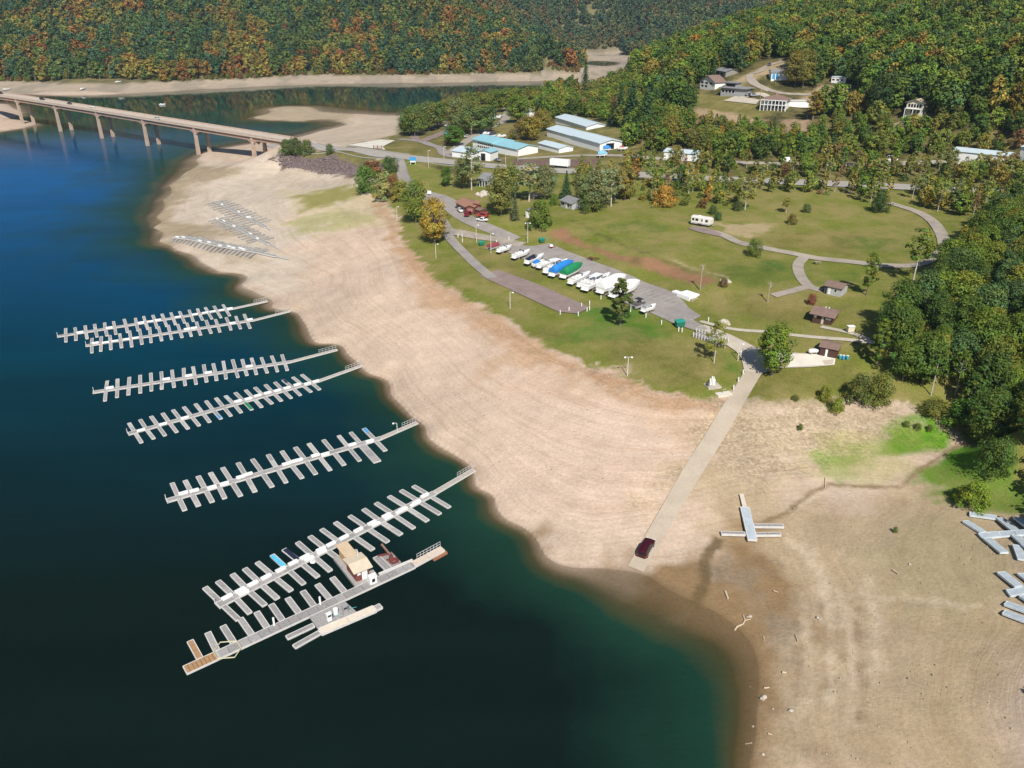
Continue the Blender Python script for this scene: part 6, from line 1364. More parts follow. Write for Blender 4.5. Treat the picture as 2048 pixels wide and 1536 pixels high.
# guard rail along the highway and access road
def guardrail(label, px, step=2.5, hgt=.7, m_=galv, off=0, name='guard_rail', post=wood):
    ps = smooth_line([at(*p) for p in px], step); t = thing(name, label, 'guard rail', (ps[0].x, ps[0].y, h1(*ps[0]))); org = t.location; mb = MB(); pb_ = MB(); P3 = [Vector((p.x, p.y, h1(p.x, p.y))) for p in ps]
    for i in range(len(P3)-1): mb.beam(P3[i] + Vector((0,0,hgt)), P3[i+1] + Vector((0,0,hgt)), .09, .32)
    for p in P3: pb_.tube([p - Vector((0,0,.3)), p + Vector((0,0,hgt))], .09, 5)
    mb.build('rail', m_, t, org=org); pb_.build('posts', post, t, org=org)
guardrail('steel guard rail along the lake side of the highway above the riprap', [(566,299),(660,306),(745,318),(785,322)])
guardrail('steel guard rail on the far side of the highway past the bridge', [(566,285),(640,288),(700,294),(760,303),(820,311)])
guardrail('guard rail bending from the highway down the access road', [(960,336),(900,333),(850,326),(822,325),(812,332),(815,345),(826,365),(838,378)])
# ================================================================== BOATS AND TRAILERS ON THE LOT
def boat(label, stern, bow, beam, style, cover=None, z0=.45, group='boats stored on the lot', name='stored_boat'):
    a, e = Vector(stern), Vector(bow); L_ = (e - a).length; hd = math.atan2(e.y - a.y, e.x - a.x); t = thing(name, label, 'boat', (a.x, a.y, (a.z + e.z)/2), hd, group)
    fb = beam * .42; N_ = 12; rings = []; sheer = []
    for i in range(N_ + 1):
        f = i/N_; x = L_ * f; w_ = beam/2 * (1 - max(0, (f-.45)/.55) ** 2.2 * .97) * (.92 + .08*min(1, f*4)); ks = z0 + (max(0, f-.62)/.38)**2 * fb * .8; sh = z0 + fb*1.25 + f*f*fb*.35
        ch = ks + fb * .42; rings.append([(x,0,ks),(x,w_*.82,ch),(x,w_,sh),(x,w_*.96,sh+.05),(x,-w_*.96,sh+.05),(x,-w_,sh),(x,-w_*.82,ch)]); sheer.append((x, w_, sh))
    mb = MB(); mb.loft(rings); mb.build('hull', gel, t)
    if style == 'covered':
        rr = []
        for x, w_, sh in sheer:
            f = x / L_; pk = beam * (.46 if f < .12 else .62) * (1 - max(0, (f-.55)/.45) ** 1.6 * .9); n = 9; rr.append([(x + (.0 if f < 1 else .05), w_*1.03*math.cos(math.pi*k/(n-1)), sh - .25 + (pk + .25) * math.sin(math.pi*k/(n-1)) ** .75 + (0 if k % 2 else .05)) for k in range(n)])
        mb = MB(); mb.loft(rr); o_ = mb.build('cover', cover, t, smooth=False)
    else:
        # cockpit well with dark floor, foredeck, windscreen, engine
        mb = MB(); c0, c1 = .08*L_, (.52 if style == 'cuddy' else .58)*L_; sh = sheer[3][2] + .058; wv = beam*.36
        mb.box(c0, -wv, sh, c1, wv, sh + .012); mb.build('cockpit', mm('cockpit_lining', (.50,.47,.42)), t)
        for sx in (.16, .36):
            mb = MB(); mb.box(sx*L_, -wv*.8, sh, sx*L_+.55, -wv*.15, sh+.4); mb.box(sx*L_, wv*.15, sh, sx*L_+.55, wv*.8, sh+.4); mb.build('seats', white, t)
        if style in ('cuddy', 'cruiser'):
            hh = .45 if style == 'cuddy' else .8; mb = MB(); x0, x1 = c1, L_*.88; w0, w1 = beam*.36, beam*.10
            mb.loft([[(x0,-w0,sh-.02),(x0,w0,sh-.02),(x0,w0*.8,sh+hh),(x0,-w0*.8,sh+hh)], [((x0+x1)/2,-(w0+w1)/2,sh+.02),((x0+x1)/2,(w0+w1)/2,sh+.02),((x0+x1)/2,(w0+w1)/2*.7,sh+hh*.85),((x0+x1)/2,-(w0+w1)/2*.7,sh+hh*.85)], [(x1,-w1,sh+.1),(x1,w1,sh+.1),(x1,w1*.7,sh+.22),(x1,-w1*.7,sh+.22)]]); mb.build('cabin', gel, t)
            mb = MB(); mb.box(x0+.5,-.25,sh+hh*.86,x0+1.0,.25,sh+hh*.93+.03); mb.build('hatch', glass, t)
        if style == 'cruiser':
            mb = MB(); mb.box(.28*L_, -beam*.36, sh+1.55, .56*L_, beam*.36, sh+1.66); mb.build('hardtop', gel, t)
            for sy in (-1, 1):
                mb = MB(); mb.beam((.29*L_, sy*beam*.34, sh+1.55), (.29*L_, sy*beam*.38, sh), .1, .12, up=(1,0,0)); mb.beam((.54*L_, sy*beam*.34, sh+1.55), (.6*L_, sy*beam*.36, sh+.5), .1, .12, up=(1,0,0)); mb.build('hardtop_strut', gel, t)
                mb = MB(); mb.box(.56*L_, sy*beam*.345-.02, sh+.25, .72*L_, sy*beam*.345+.02, sh+.55); mb.build('side_window', glass, t)
        xw = (c1 if style != 'open' else .56*L_); mb = MB(); hh = .45; wv2 = beam*.38; b0 = sh + (.40 if style == 'cuddy' else (.75 if style == 'cruiser' else 0))
        mb.loft([[(xw-.5,-wv2,b0),(xw+.15,-wv2*.7,b0),(xw+.25,0,b0),(xw+.15,wv2*.7,b0),(xw-.5,wv2,b0)], [(xw-.75,-wv2*.92,b0+hh),(xw-.25,-wv2*.62,b0+hh),(xw-.15,0,b0+hh),(xw-.25,wv2*.62,b0+hh),(xw-.75,wv2*.92,b0+hh)]], closed=False, caps=False)
        o_ = mb.build('windscreen', glass, t); sm = o_.modifiers.new('thick', 'SOLIDIFY'); sm.thickness = .04
        if style == 'tower':
            mb = MB(); mb.tube([(.42*L_,-wv,sh),(.38*L_,-wv*.9,sh+1.5),(.38*L_,wv*.9,sh+1.5),(.42*L_,wv,sh)], .06, 6); mb.build('tower', galv, t)
        if cover is not None:
            mb = MB(); mb.loft([[(.03*L_,-wv,sh+.02),(.03*L_,wv,sh+.02),(.03*L_,wv*.7,sh+.5),(.03*L_,-wv*.7,sh+.5)], [(.42*L_,-wv,sh+.02),(.42*L_,wv,sh+.02),(.42*L_,wv*.75,sh+.8),(.42*L_,-wv*.75,sh+.8)]]); mb.build('cockpit_cover', cover, t)
    if beam > 2.0:
        mb = MB(); mb.box(-.55,-beam*.4,z0+.35,.02,beam*.4,z0+.47); mb.build('swim_platform', gel, t)
        mb = MB(); mb.loft([[(-.35,-.22,z0-.1),(-.05,-.22,z0-.1),(-.05,.22,z0-.1),(-.35,.22,z0-.1)], [(-.5,-.2,z0+.3),(0,-.2,z0+.3),(0,.2,z0+.3),(-.5,.2,z0+.3)]]); mb.build('sterndrive', black, t)
    mb = MB(); 
    for f in (.2, .7):
        w2_ = beam*.3; x = f*L_; zk = z0 + (max(0, f-.62)/.38)**2 * fb*.8
        for sy in (-1,1): mb.box(x-.25, sy*w2_-.18, -.35, x+.25, sy*w2_+.18, z0 + fb*.36)
        mb.box(x-.2,-.3,-.35,x+.2,.3,zk+.03)
    mb.build('stands', mm('timber_blocks', (.22,.17,.12), .9), t)
    return t
B5 = lambda x, y: at(*k5(x, y))
boat('white open runabout at the left end of the row, beside the red covered pontoon boat', B5(332,440), B5(420,408), 2.2, 'open')
boat('white cabin boat with a dark windscreen, standing apart as third in the row', B5(436,482), B5(546,440), 2.4, 'cuddy')
boat('white runabout with a dark tinted canopy beside the small blue covered boat', B5(524,520), B5(640,468), 2.4, 'cuddy', navy)
boat('small white boat with a bright blue cockpit cover', B5(570,536), B5(640,508), 2.0, 'open', bluec)
boat('white open boat with a wakeboard tower between the blue cover and the cruiser', B5(606,548), B5(720,502), 2.3, 'tower')
boat('white cruiser directly left of the blue tarped boat', B5(656,584), B5(800,512), 2.8, 'cruiser')
boat('boat wrapped in a bright blue tarp', B5(694,604), B5(842,530), 2.8, 'covered', bluec)
boat('boat wrapped in a dark green tarp', B5(770,614), B5(902,550), 2.8, 'covered', greenc)
boat('white cabin boat directly right of the green tarped boat', B5(822,658), B5(955,596), 2.6, 'cuddy')
boat('white boat squeezed between the cabin boat and the cruiser with a dark hatch', B5(884,680), B5(1000,622), 2.3, 'tower')
boat('large white cruiser with a hardtop and a dark hatch', B5(920,704), B5(1090,612), 3.2, 'cruiser')
boat('large boat wholly wrapped in smooth white shrink film', B5(1022,722), B5(1198,636), 3.4, 'covered', wrap)
boat('white wrapped boat behind the narrow dark tree', B5(1106,752), B5(1292,672), 3.2, 'covered', mm('white_canvas', (.74,.74,.73), .8, .08))
def pontoon(label, a, e, m_, top_h=1.6, canopy=True):
    a, e = Vector(a), Vector(e); L_ = (e-a).length; t = thing('pontoon_boat', label, 'boat', a, math.atan2(e.y-a.y, e.x-a.x))
    for sy in (-.9,.9): mb = MB(); mb.tube([(0,sy,.55),(L_*.85,sy,.55),(L_,sy,.75)], [.3,.3,.06], 10); mb.build('pontoon', galv, t)
    mb = MB(); mb.box(0,-1.2,.85,L_*.95,1.2,.97); mb.build('deck', greyp, t)
    if canopy: mb = MB(); mb.loft([[(.1,-1.15,.97),(L_*.92,-1.15,.97),(L_*.92,1.15,.97),(.1,1.15,.97)], [(.2,-1.1,1.7),(L_*.88,-1.1,1.6),(L_*.88,1.1,1.6),(.2,1.1,1.7)], [(.5,-.25,2.15),(L_*.8,-.2,2.0),(L_*.8,.2,2.0),(.5,.25,2.15)]]); mb.build('cover', m_, t)
    else:
        mb = MB(); mb.box(.3,-1.05,.97,L_*.45,1.05,1.5); mb.box(L_*.6,-1.05,.97,L_*.85,-.5,1.45); mb.box(L_*.6,.5,.97,L_*.85,1.05,1.45); mb.build('seats', mm('dark_seats', (.10,.09,.09)), t)
        mb = MB(); mb.box(L_*.3,-1,2.4,L_*.7,1,2.46); mb.build('bimini', black, t); mb = MB()
        for sx in (.32,.68):
            for sy in (-.95,.95): mb.tube([(L_*sx,sy,.97),(L_*sx,sy,2.4)], .03, 5)
        mb.build('bimini_frame', galv, t)
    mb = MB(); mb.beam((0,-.6,.3),(L_+1.2,-.6,.3),.12,.12); mb.beam((0,.6,.3),(L_+1.2,.6,.3),.12,.12); mb.beam((.4,-1.1,.3),(.4,1.1,.3),.1,.1); mb.build('trailer_frame', galv, t)
    for sy in (-1.15,1.15): mb = MB(); mb.tube([(L_*.35,sy-.1,.28),(L_*.35,sy+.1,.28)], .3, 12); mb.build('wheel', black, t)
pontoon('pontoon boat under a maroon cover at the left end of the row', B5(262,412), B5(332,384), maroonc)
pontoon('dark pontoon boat with a small black canopy near the narrow tree', B5(1250,812), B5(1325,782), greyp, canopy=False)
boat('low grey fishing boat on a trailer, rightmost of the row', B5(1318,848), B5(1402,816), 2.1, 'open', greyp)
def trailer(label, a, e, m_, load=None):
    a, e = Vector(a), Vector(e); L_ = (e-a).length; t = thing('boat_trailer', label, 'trailer', a, math.atan2(e.y-a.y, e.x-a.x))
    mb = MB(); mb.beam((0,-.75,.55),(L_*.7,-.75,.55),.12,.12); mb.beam((0,.75,.55),(L_*.7,.75,.55),.12,.12); mb.beam((L_*.7,-.75,.55),(L_,0,.5),.1,.12); mb.beam((L_*.7,.75,.55),(L_,0,.5),.1,.12)
    for f in (.02,.35,.68): mb.beam((L_*f,-.8,.56),(L_*f,.8,.56),.12,.1)
    mb.build('frame', m_, t)
    for sy in (-1,1):
        mb = MB(); mb.tube([(L_*.3,sy*.95-.12,.33),(L_*.3,sy*.95+.12,.33)], .33, 12); mb.build('wheel', black, t); mb = MB(); mb.box(L_*.3-.5,sy*.95-.15,.68,L_*.3+.5,sy*.95+.15,.73); mb.build('mudguard', m_, t)
    if load: mb = MB(); mb.loft([[(.2,-.6,.58),(L_*.6,-.6,.58),(L_*.6,.6,.58),(.2,.6,.58)], [(.3,-.5,1.1),(L_*.5,-.4,1.2),(L_*.5,.4,1.2),(.3,.5,1.1)]]); mb.build('load', load, t)
trailer('small red trailer on the far side of the parking lot', B5(675,396), B5(722,386), redp, white); trailer('empty dark trailer at the far edge of the parking lot', B5(938,478), B5(1022,466), rust)
# white covered stack beside the utility pole
q = [B5(1512,712), B5(1600,760), B5(1690,738), B5(1590,690)]; c_ = sum(q, Vector())/4; hd = math.atan2(q[1].y - q[0].y, q[1].x - q[0].x)
ax_ = (B5(1632,758) - B5(1545,722)).length; dp = 4.2; st = thing('covered_stack', 'low stack under a bright white tarp at the corner of the parking lot', 'tarp', B5(1545,722), math.atan2((B5(1632,758)-B5(1545,722)).y, (B5(1632,758)-B5(1545,722)).x))
mb = MB(); mb.loft([[(0,0,-.3),(ax_,0,-.3),(ax_,dp,-.3),(0,dp,-.3)], [(.05,.05,.9),(ax_-.05,.05,1.0),(ax_-.05,dp-.05,1.0),(.05,dp-.05,.9)], [(.4,.5,1.05),(ax_-.5,.6,1.2),(ax_-.5,dp-.6,1.2),(.4,dp-.5,1.1)]]); mb.build('tarp', wrap, st)
mb = MB(); mb.box(-2.6,.8,-.3,-.02,2.6,.5); mb.build('end_flap', wrap, st); mb = MB(); mb.box(ax_+.02,.3,-.3,ax_+.7,dp-.3,.35); mb.build('pallet', wood, st)
# dumpsters
def dumpster(q, label, rz=.3, s=1.0):
    p = at(*q); t = thing('dumpster', label, 'dumpster', p, rz); mb = MB(); mb.loft([[(-.8*s,-.55*s,.1),(.8*s,-.55*s,.1),(.8*s,.55*s,.1),(-.8*s,.55*s,.1)], [(-.95*s,-.7*s,1.15*s),(.95*s,-.7*s,1.15*s),(.95*s,.7*s,1.35*s),(-.95*s,.7*s,1.35*s)]]); mb.build('bin', dumpg, t)
    mb = MB(); mb.loft([[(-.98*s,-.73*s,1.16*s),(.98*s,-.73*s,1.16*s),(.98*s,.73*s,1.36*s),(-.98*s,.73*s,1.36*s)], [(-.98*s,-.73*s,1.21*s),(.98*s,-.73*s,1.21*s),(.98*s,.73*s,1.41*s),(-.98*s,.73*s,1.41*s)]]); mb.build('lid', mm('dumpster_lid', (.02,.26,.20), .4), t)
    for sx in (-1,1): mb = MB(); mb.box(sx*.9*s-.08,-.3*s,.55*s,sx*.9*s+.08,.3*s,.75*s); mb.build('lift_sleeve', dumpg, t)
dumpster(k5(1567,932), 'green dumpster at the near exit of the parking lot', .2, 1.25); dumpster(k5(216,378), 'green dumpster on the grass left of the boats'); dumpster(k5(628,356), 'green dumpster on the upper edge of the parking lot')
# poles
def upole(q, vt, label, arms=1, mat=wood, r=.13):
    p = at(*q); h = rise(p, vt); t = thing('utility_pole', label, 'utility pole', p); mb = MB(); mb.tube([(0,0,-.4),(0,0,h)], [r*1.2, r*.8], 8); mb.build('pole', mat, t)
    mb = MB(); mb.beam((-.8,0,h-.4),(.8,0,h-.4),.1,.12); mb.build('crossarm', mat, t); mb = MB(); mb.tube([(.25,0,h-1.6),(.25,0,h-.8)], .2, 8); mb.build('transformer', greyp, t)
lp = [(k5(180,354),238,'lamp post on the grass strip left of the parking lot',1),(k5(530,356),225,'lamp post at the upper corner of the parking lot',2),(k5(410,806),698,'lamp post beside the small lower lot',1),(k5(1210,1268),1140,'double headed lamp post at the bank edge',2),(k5(1965,1160),1050,'plain pole beside the ramp junction',1)]
for q, vt, lab, hd_ in lp: p = at(*q); lamp_post(p, rise(p, k5(0,vt)[1]), lab, hd_)
for q, vt, lab in ((k4(390,822),728,'pale pole on the bank edge left of the golden tree'),(k4(655,1080),982,'pale pole on the grass between the lane and the bank'),(k4(1030,1042),912,'thin pale pole rising behind the red covered pontoon boat'),(k4(605,458),345,'pale pole on the lawn below the highway'),(k4(710,402),318,'pale pole beside the turning circle'),(k4(1130,432),372,'pale pole in front of the marina store'),(k4(1190,655),615,'pale pole beside the scraggy spruce')):
    p = at(*q); lamp_post(p, rise(p, k4(0,vt)[1]), lab, 1)
for q, vt, lab in ((k5(1707,681),k5(0,503)[1],'tall utility pole behind the white tarped stack'),(k4(1212,420),k4(0,335)[1],'utility pole right of the marina store'),(k6(428,640),k6(0,515)[1],'thin utility pole on the slope above the footpath'),(k3(640,530),k3(0,468)[1],'utility pole left of the columned house'),(k3(737,385),k3(0,310)[1],'tall pole behind the hilltop garage'),(k2(968,870),k2(0,815)[1],'utility pole beside the store lane')):
    upole(q, vt, lab)
# white posts, fences, small things
proto_post = None
for j, (x, y) in enumerate([(55,320),(83,320),(85,352),(318,362),(402,340),(752,845),(812,824),(875,856),(898,795),(935,824),(952,780),(952,815),(1030,742),(1232,826),(1337,866),(1443,914),(1560,962),(1583,966),(1763,894),(1985,1125),(2000,1255),(1968,1305),(1935,1360)]):
    p = at(*k5(x, y)); where = 'by the lane entrance' if x < 420 else ('round the end of the small lower lot' if x < 960 else ('along the boat row' if x < 1500 else 'beside the ramp approach'))
    lab = 'short white bollard %s' % where
    if proto_post is None:
        t = thing('bollard', lab, 'bollard', p, 0, 'white bollards'); mb = MB(); mb.tube([(0,0,-.2),(0,0,1.0)], .13, 8); mb.build('post', white, t); mb = MB(); mb.tube([(0,0,1.0),(0,0,1.08)], [.15,.06], 8); mb.build('cap', gel, t); proto_post = t
    else: dup(proto_post, p, 0, lab, 'white bollards')
bw = thing('railed_boardwalk', 'grey railed boardwalk with many pale posts below the parking lot exit', 'boardwalk', at(*b5(720,120))); org = bw.location
qa, qb, qc2, qd2 = at(*b5(640,75)), at(*b5(832,130)), at(*b5(812,165)), at(*b5(622,100))
mb = MB(); n_ = 10
for i in range(n_):
    a, e = i/n_+.01, (i+1)/n_-.01; vs = [qd2.lerp(qc2, a), qd2.lerp(qc2, e), qa.lerp(qb, e), qa.lerp(qb, a)]; mb.add([v_+Vector((0,0,.05)) for v_ in vs] + [v_+Vector((0,0,.28)) for v_ in vs], [(0,3,2,1),(4,5,6,7),(0,1,5,4),(1,2,6,5),(2,3,7,6),(3,0,4,7)])
mb.build('deck', mm('boardwalk_deck', (.25,.24,.25), .9, .15), bw, org=org)
for a, e in ((qa, qb), (qd2, qc2)):
    mb = MB(); 
    for i in range(12): q = a.lerp(e, i/11); mb.box(q.x-.09, q.y-.09, q.z-.1, q.x+.09, q.y+.09, q.z+1.25)
    mb.build('posts', palepole, bw, org=org); mb = MB()
    for z_ in (.7, 1.15): mb.beam(a + Vector((0,0,z_)), e + Vector((0,0,z_)), .06, .12)
    mb.build('rail', mm('rail_timber', (.42,.40,.37)), bw, org=org)
mo = thing('pump_station', 'cluster of white pipes and a dark box on a square concrete slab by the ramp', 'pump station', at(*b5(738,395)), .25)
mb = MB(); mb.box(-1.6,-1.3,-.3,1.6,1.3,.12); mb.build('slab', stone, mo)
for i, (x, h_) in enumerate(((-.5,1.7),(-.1,2.2),(.3,2.0),(.6,1.4))): mb = MB(); mb.tube([(x,.3,.12),(x,.3,h_)], .15, 8); mb.build('pipe', white, mo)
mb = MB(); mb.box(-1.5,-.4,.12,-1.0,.2,1.0); mb.build('control_box', mm('dark_box', (.08,.09,.10)), mo)
bk = thing('bank_steps', 'pale concrete landing slab with a pipe at the top of the boat ramp', 'slab', at(*b5(805,445)), .3); mb = MB(); mb.box(-1.8,-.8,-.5,1.8,.8,.15); mb.build('slab', concw, bk); mb = MB(); mb.tube([(-.2,0,.1),(-.2,0,1.1),(.5,0,1.15)], .07, 6); mb.build('pipe', galv, bk)
for q, lab in ((k6(740,402),'picnic table beside the loop junction'),(k6(918,550),'picnic table behind the small grey hut')):
    t = thing('picnic_table', lab, 'picnic table', at(*q), .2); mb = MB(); mb.box(-1,-.4,.7,1,.4,.76); mb.build('table_top', wood, t)
    for sy in (-.75,.75): mb = MB(); mb.box(-1,sy-.14,.42,1,sy+.14,.47); mb.build('bench', wood, t)
    for sx in (-.7,.7): mb = MB(); mb.beam((sx,-.8,.42),(sx,.8,.42),.08,.08); mb.beam((sx,-.6,.02),(sx,-.1,.7),.08,.08); mb.beam((sx,.6,.02),(sx,.1,.7),.08,.08); mb.build('leg_frame', wood, t)
# signs
t = thing('direction_sign', 'blue sign board with a white lower panel at the road junction', 'sign', at(*k4(498,438)), .1); mb = MB(); mb.box(-1.6,-.08,1.6,1.6,.08,3.4); mb.build('board', bluep, t); mb = MB(); mb.box(-1.3,-.12,.9,1.3,-.0,1.55); mb.build('lower_panel', white, t)
for sx in (-1.2,1.2): mb = MB(); mb.box(sx-.1,.09,-.3,sx+.1,.25,3.4); mb.build('post', white, t)
t = thing('notice_board', 'small white notice board where the upper lane forks', 'sign', at(*k4(610,652)), -.3); mb = MB(); mb.box(-.9,-.06,.7,.9,.06,2.0); mb.build('board', white, t)
for sx in (-.7,.7): mb = MB(); mb.box(sx-.06,.07,-.2,sx+.06,.17,1.9); mb.build('post', wood, t)
t = thing('wood_gate', 'brown timber gate at the edge of the pale shore lot', 'gate', at(*k2(370,955)), -.1); mb = MB()
for z_ in (.5,1.1,1.7): mb.beam((-2.2,0,z_),(2.2,0,z_),.1,.2)
mb.build('rails', mm('gate_timber', (.16,.07,.045)), t)
for sx in (-2.3,0,2.3): mb = MB(); mb.box(sx-.14,-.14,-.3,sx+.14,.14,2.1); mb.build('post', mm('gate_timber', (.16,.07,.045)), t)
for nm_, pts_, lab in (('stone_wall', [(410,944),(450,930)], None),):
    pass
# camper
a, e = gp(k3,270,1196), gp(k3,375,1214); L_ = (e-a).length; cp_ = thing('camper', 'white camper trailer with dark windows parked on the paved meadow pad', 'camper', a, math.atan2(e.y-a.y, e.x-a.x))
mb = MB(); mb.xprism([(0,.5),(2.5,.5),(2.5,2.75),(2.2,2.95),(.3,2.95),(0,2.75)], 0, L_*.94); mb.build('body', mm('camper_shell', (.70,.67,.60), .4, .05), cp_); mb = MB(); mb.xprism([(.05,.9),(2.45,.9),(2.45,2.6),(.05,2.6)], L_*.94, L_); mb.build('nose', mm('camper_shell', (.70,.67,.60), .4), cp_)
for x0, x1 in ((.05,.16),(.22,.36),(.52,.58),(.72,.84)): mb = MB(); mb.box(L_*x0,-.03,1.5,L_*x1,.02,2.3); mb.build('window', glass, cp_)
mb = MB(); mb.box(L_*.60,-.03,.6,L_*.67,.02,2.4); mb.build('door', white, cp_); mb = MB(); mb.box(L_*.02,-.035,.62,L_*.92,.0,.85); mb.build('skirt', greyp, cp_)
for x in (.4,.5): mb = MB(); mb.tube([(L_*x,-.05,.38),(L_*x,.25,.38)], .38, 12); mb.build('wheel', black, cp_)
mb = MB(); mb.box(L_*.3,.9,2.95,L_*.42,1.6,3.2); mb.build('roof_unit', white, cp_); mb = MB(); mb.beam((L_,1.25,.6),(L_+1.3,1.25,.55),.15,.12); mb.build('drawbar', galv, cp_)
# box truck trailer on the highway
q = at(*k2(1535,1076)); hdh = math.atan2(*(reversed((at(1160,344) - at(1060,338)).xy[:]))); t = thing('truck_trailer', 'white box semitrailer on the highway in front of the sheds', 'trailer', q + Vector((0,0,.2)), hdh); 
mb = MB(); mb.box(-4.6,-1.25,1.1,4.6,1.25,3.9); mb.build('box', white, t); mb = MB(); mb.box(-4.4,-.5,.8,4.4,.5,1.09); mb.build('chassis', black, t)
for x in (-3.6,-2.5):
    for sy in (-1.1,1.1): mb = MB(); mb.tube([(x,sy-.15,.5),(x,sy+.15,.5)], .5, 12); mb.build('wheel', black, t)
mb = MB(); mb.box(4.1,-.9,.1,4.3,-.6,1.09); mb.box(4.1,.6,.1,4.3,.9,1.09); mb.build('landing_gear', greyp, t)
# cars around
for f_, q, pr, c_, rz_, lab in ((k4,(878,790),suvproto,(.22,.02,.03),1.2,'dark red car parked in front of the maroon garage'),(k4,(972,800),suvproto,(.40,.05,.04),2.6,'red car beside the white one at the lane edge'),(k4,(970,828),carproto,(.75,.75,.74),2.65,'white car parked along the upper lane'),(k4,(820,762),carproto,(.74,.74,.73),1.9,'white car against the maroon office wall'),
   (k4,(735,182),carproto,(.45,.47,.5),.3,'silver car in the shoreline parking loop'),(k4,(630,206),suvproto,(.03,.03,.03),.2,'black car in the shoreline parking loop'),(k4,(1075,418),carproto,(.25,.26,.28),2.2,'grey car in front of the marina store'),(k4,(868,255),carproto,(.5,.5,.5),1.0,'pale grey car behind the green roofed kiosk'),
   (k3,(580,512),carproto,(.12,.13,.15),.1,'dark car on the drive of the modern house'),(k3,(608,514),suvproto,(.35,.36,.38),.1,'grey car on the drive of the modern house'),(k2,(1160,745),carproto,(.5,.5,.52),.4,'grey car beside the stored boats on the point'),(k3,(690,350),suvproto,(.10,.11,.14),1.2,'dark car parked on the hilltop turning place')):
    p = at(*f_(*q)); put_car(pr, p + Vector((0,0,.1)), rz_, c_, lab)
vanp = veh_proto('parked_van', 5.4, 2.0, 2.2, 'van', (.75,.75,.74), 'white van with a long body parked beside the gravel road in the brush', at(*k3(790,866)) + Vector((0,0,.1)), .05)
boat('white cabin boat on the gravel road in the brush', gp(k3,1298,876), gp(k3,1372,872), 2.6, 'cruiser', group='boats near the storage sheds')
boat('blue hulled boat stored in front of the open shed doorway', gp(k2,1812,972), gp(k2,1860,968), 2.2, 'covered', bluec, group='boats near the storage sheds'); boat('blue covered boat beside the gravel road below the sheds', gp(k2,1778,1008), gp(k2,1838,1004), 2.3, 'covered', mm('pale_blue_cover', (.18,.42,.60)), group='boats near the storage sheds')
boat('white and red boat right of the open shed doorway', gp(k2,1915,966), gp(k2,1968,962), 2.1, 'open', redp, group='boats near the storage sheds'); boat('white boat behind the turquoise roofed store', gp(k2,1045,868), gp(k2,1095,866), 2.3, 'open', group='boats near the storage sheds'); boat('dark blue covered boat behind the turquoise roofed store', gp(k2,1085,880), gp(k2,1130,878), 2.2, 'covered', navy, group='boats near the storage sheds'); boat('white boat at the right behind the turquoise roofed store', gp(k2,1135,885), gp(k2,1190,883), 2.3, 'open', group='boats near the storage sheds')
boat('white boat left in the lane on the point', gp(k2,1090,778), gp(k2,1118,750), 2.5, 'covered', wrap, group='boats near the storage sheds'); boat('second white boat beside the lane on the point', gp(k2,1120,765), gp(k2,1160,760), 2.5, 'open', group='boats near the storage sheds'); boat('white boat close to the highway at the store porch', gp(k2,1055,1022), gp(k2,1100,1012), 2.4, 'cuddy', group='boats near the storage sheds')
# small boat out on the lake
a, e = Vector(W(*k1(1020,672))), Vector(W(*k1(1072,672))); fbt = boat('small white open boat afloat in the calm arm beyond the bridge', a, a + (e-a).normalized()*5.5, 2.0, 'open', z0=-.2, group='', name='motor_boat')
for ch in list(fbt.children):
    if ch.name.startswith('stands'): bpy.data.objects.remove(ch)
for q0, q1, lab in ((k1(520,580),k1(555,568),'small white boat pulled up on the far bank'),(k1(740,535),k1(775,528),'white boat lying high on the far bank'),(k1(20,582),k1(60,576),'white boat on the far bank behind the bridge end')):
    a, e = at(*q0), at(*q1); boat(lab, a, a + (e - a).normalized()*6.5, 2.2, 'open', group='boats on the far bank')
# ================================================================== SHORE DETAIL
def rock_mb(mb, p, s, g):
    n = 7; rr = []
    for k, (zf, rf) in enumerate(((-.3,.8),(.15,1.0),(.55,.75),(.8,.3))): rr.append([(p[0] + s*rf*g.uniform(.75,1.2)*math.cos(6.283*i/n), p[1] + s*rf*g.uniform(.75,1.2)*math.sin(6.283*i/n), p[2] + s*zf*g.uniform(.8,1.2)) for i in range(n)])
    mb.loft(rr)
g = np.random.default_rng(77)
def rock_field(name, label, polys, n, smin, smax, mat, dens=.12):
    mb = MB()
    for poly in polys:
        w_ = poly_at(poly); ax = [p[0] for p in w_]; ay = [p[1] for p in w_]; x = g.uniform(min(ax), max(ax), n*6); y = g.uniform(min(ay), max(ay), n*6); k = sdist(x, y, w_) < 0; ar = (max(ax)-min(ax))*(max(ay)-min(ay))*k.mean(); m_ = int(min(n, ar * dens)); x, y = x[k][:m_], y[k][:m_]; z = H(x, y)
        for a, b_, c_ in zip(x, y, z): rock_mb(mb, (a, b_, c_ - .05), smin + (smax - smin) * g.random() ** 3, g)
    o = mb.build(name, mat); tag(o, label, 'rocks', kind='stuff')
rock_field('shore_stones', 'loose pale stones along the waterline and the stony strip', [[(850,868),(900,905),(945,940),(985,1010),(1060,1075),(1120,1122),(1260,1140),(1250,1125),(1130,1105),(1075,1060),(1000,985),(960,925),(900,880)],
   [(1440,815),(1860,825),(1900,855),(1640,900),(1450,930)], [(1400,800),(1450,795),(1430,850),(1340,990),(1310,960)], [(1500,1330),(1560,1330),(1560,1530),(1500,1530)], [(1210,1105),(1280,1140),(1400,1120),(1330,1150),(1250,1150)], [(1300,775),(1430,797),(1440,805),(1380,812),(1290,790)], [(1170,725),(1250,762),(1240,785),(1160,745)]], 160, .06, .24, stone)
rock_field('riprap', 'dark purple brown riprap stones below the highway', [[(535,318),(570,304),(660,311),(752,326),(785,337),(740,347),(690,350),(640,348)]], 1500, .3, .85, mm('riprap_stone', (.15,.115,.11), .9, .3, 2), 5)
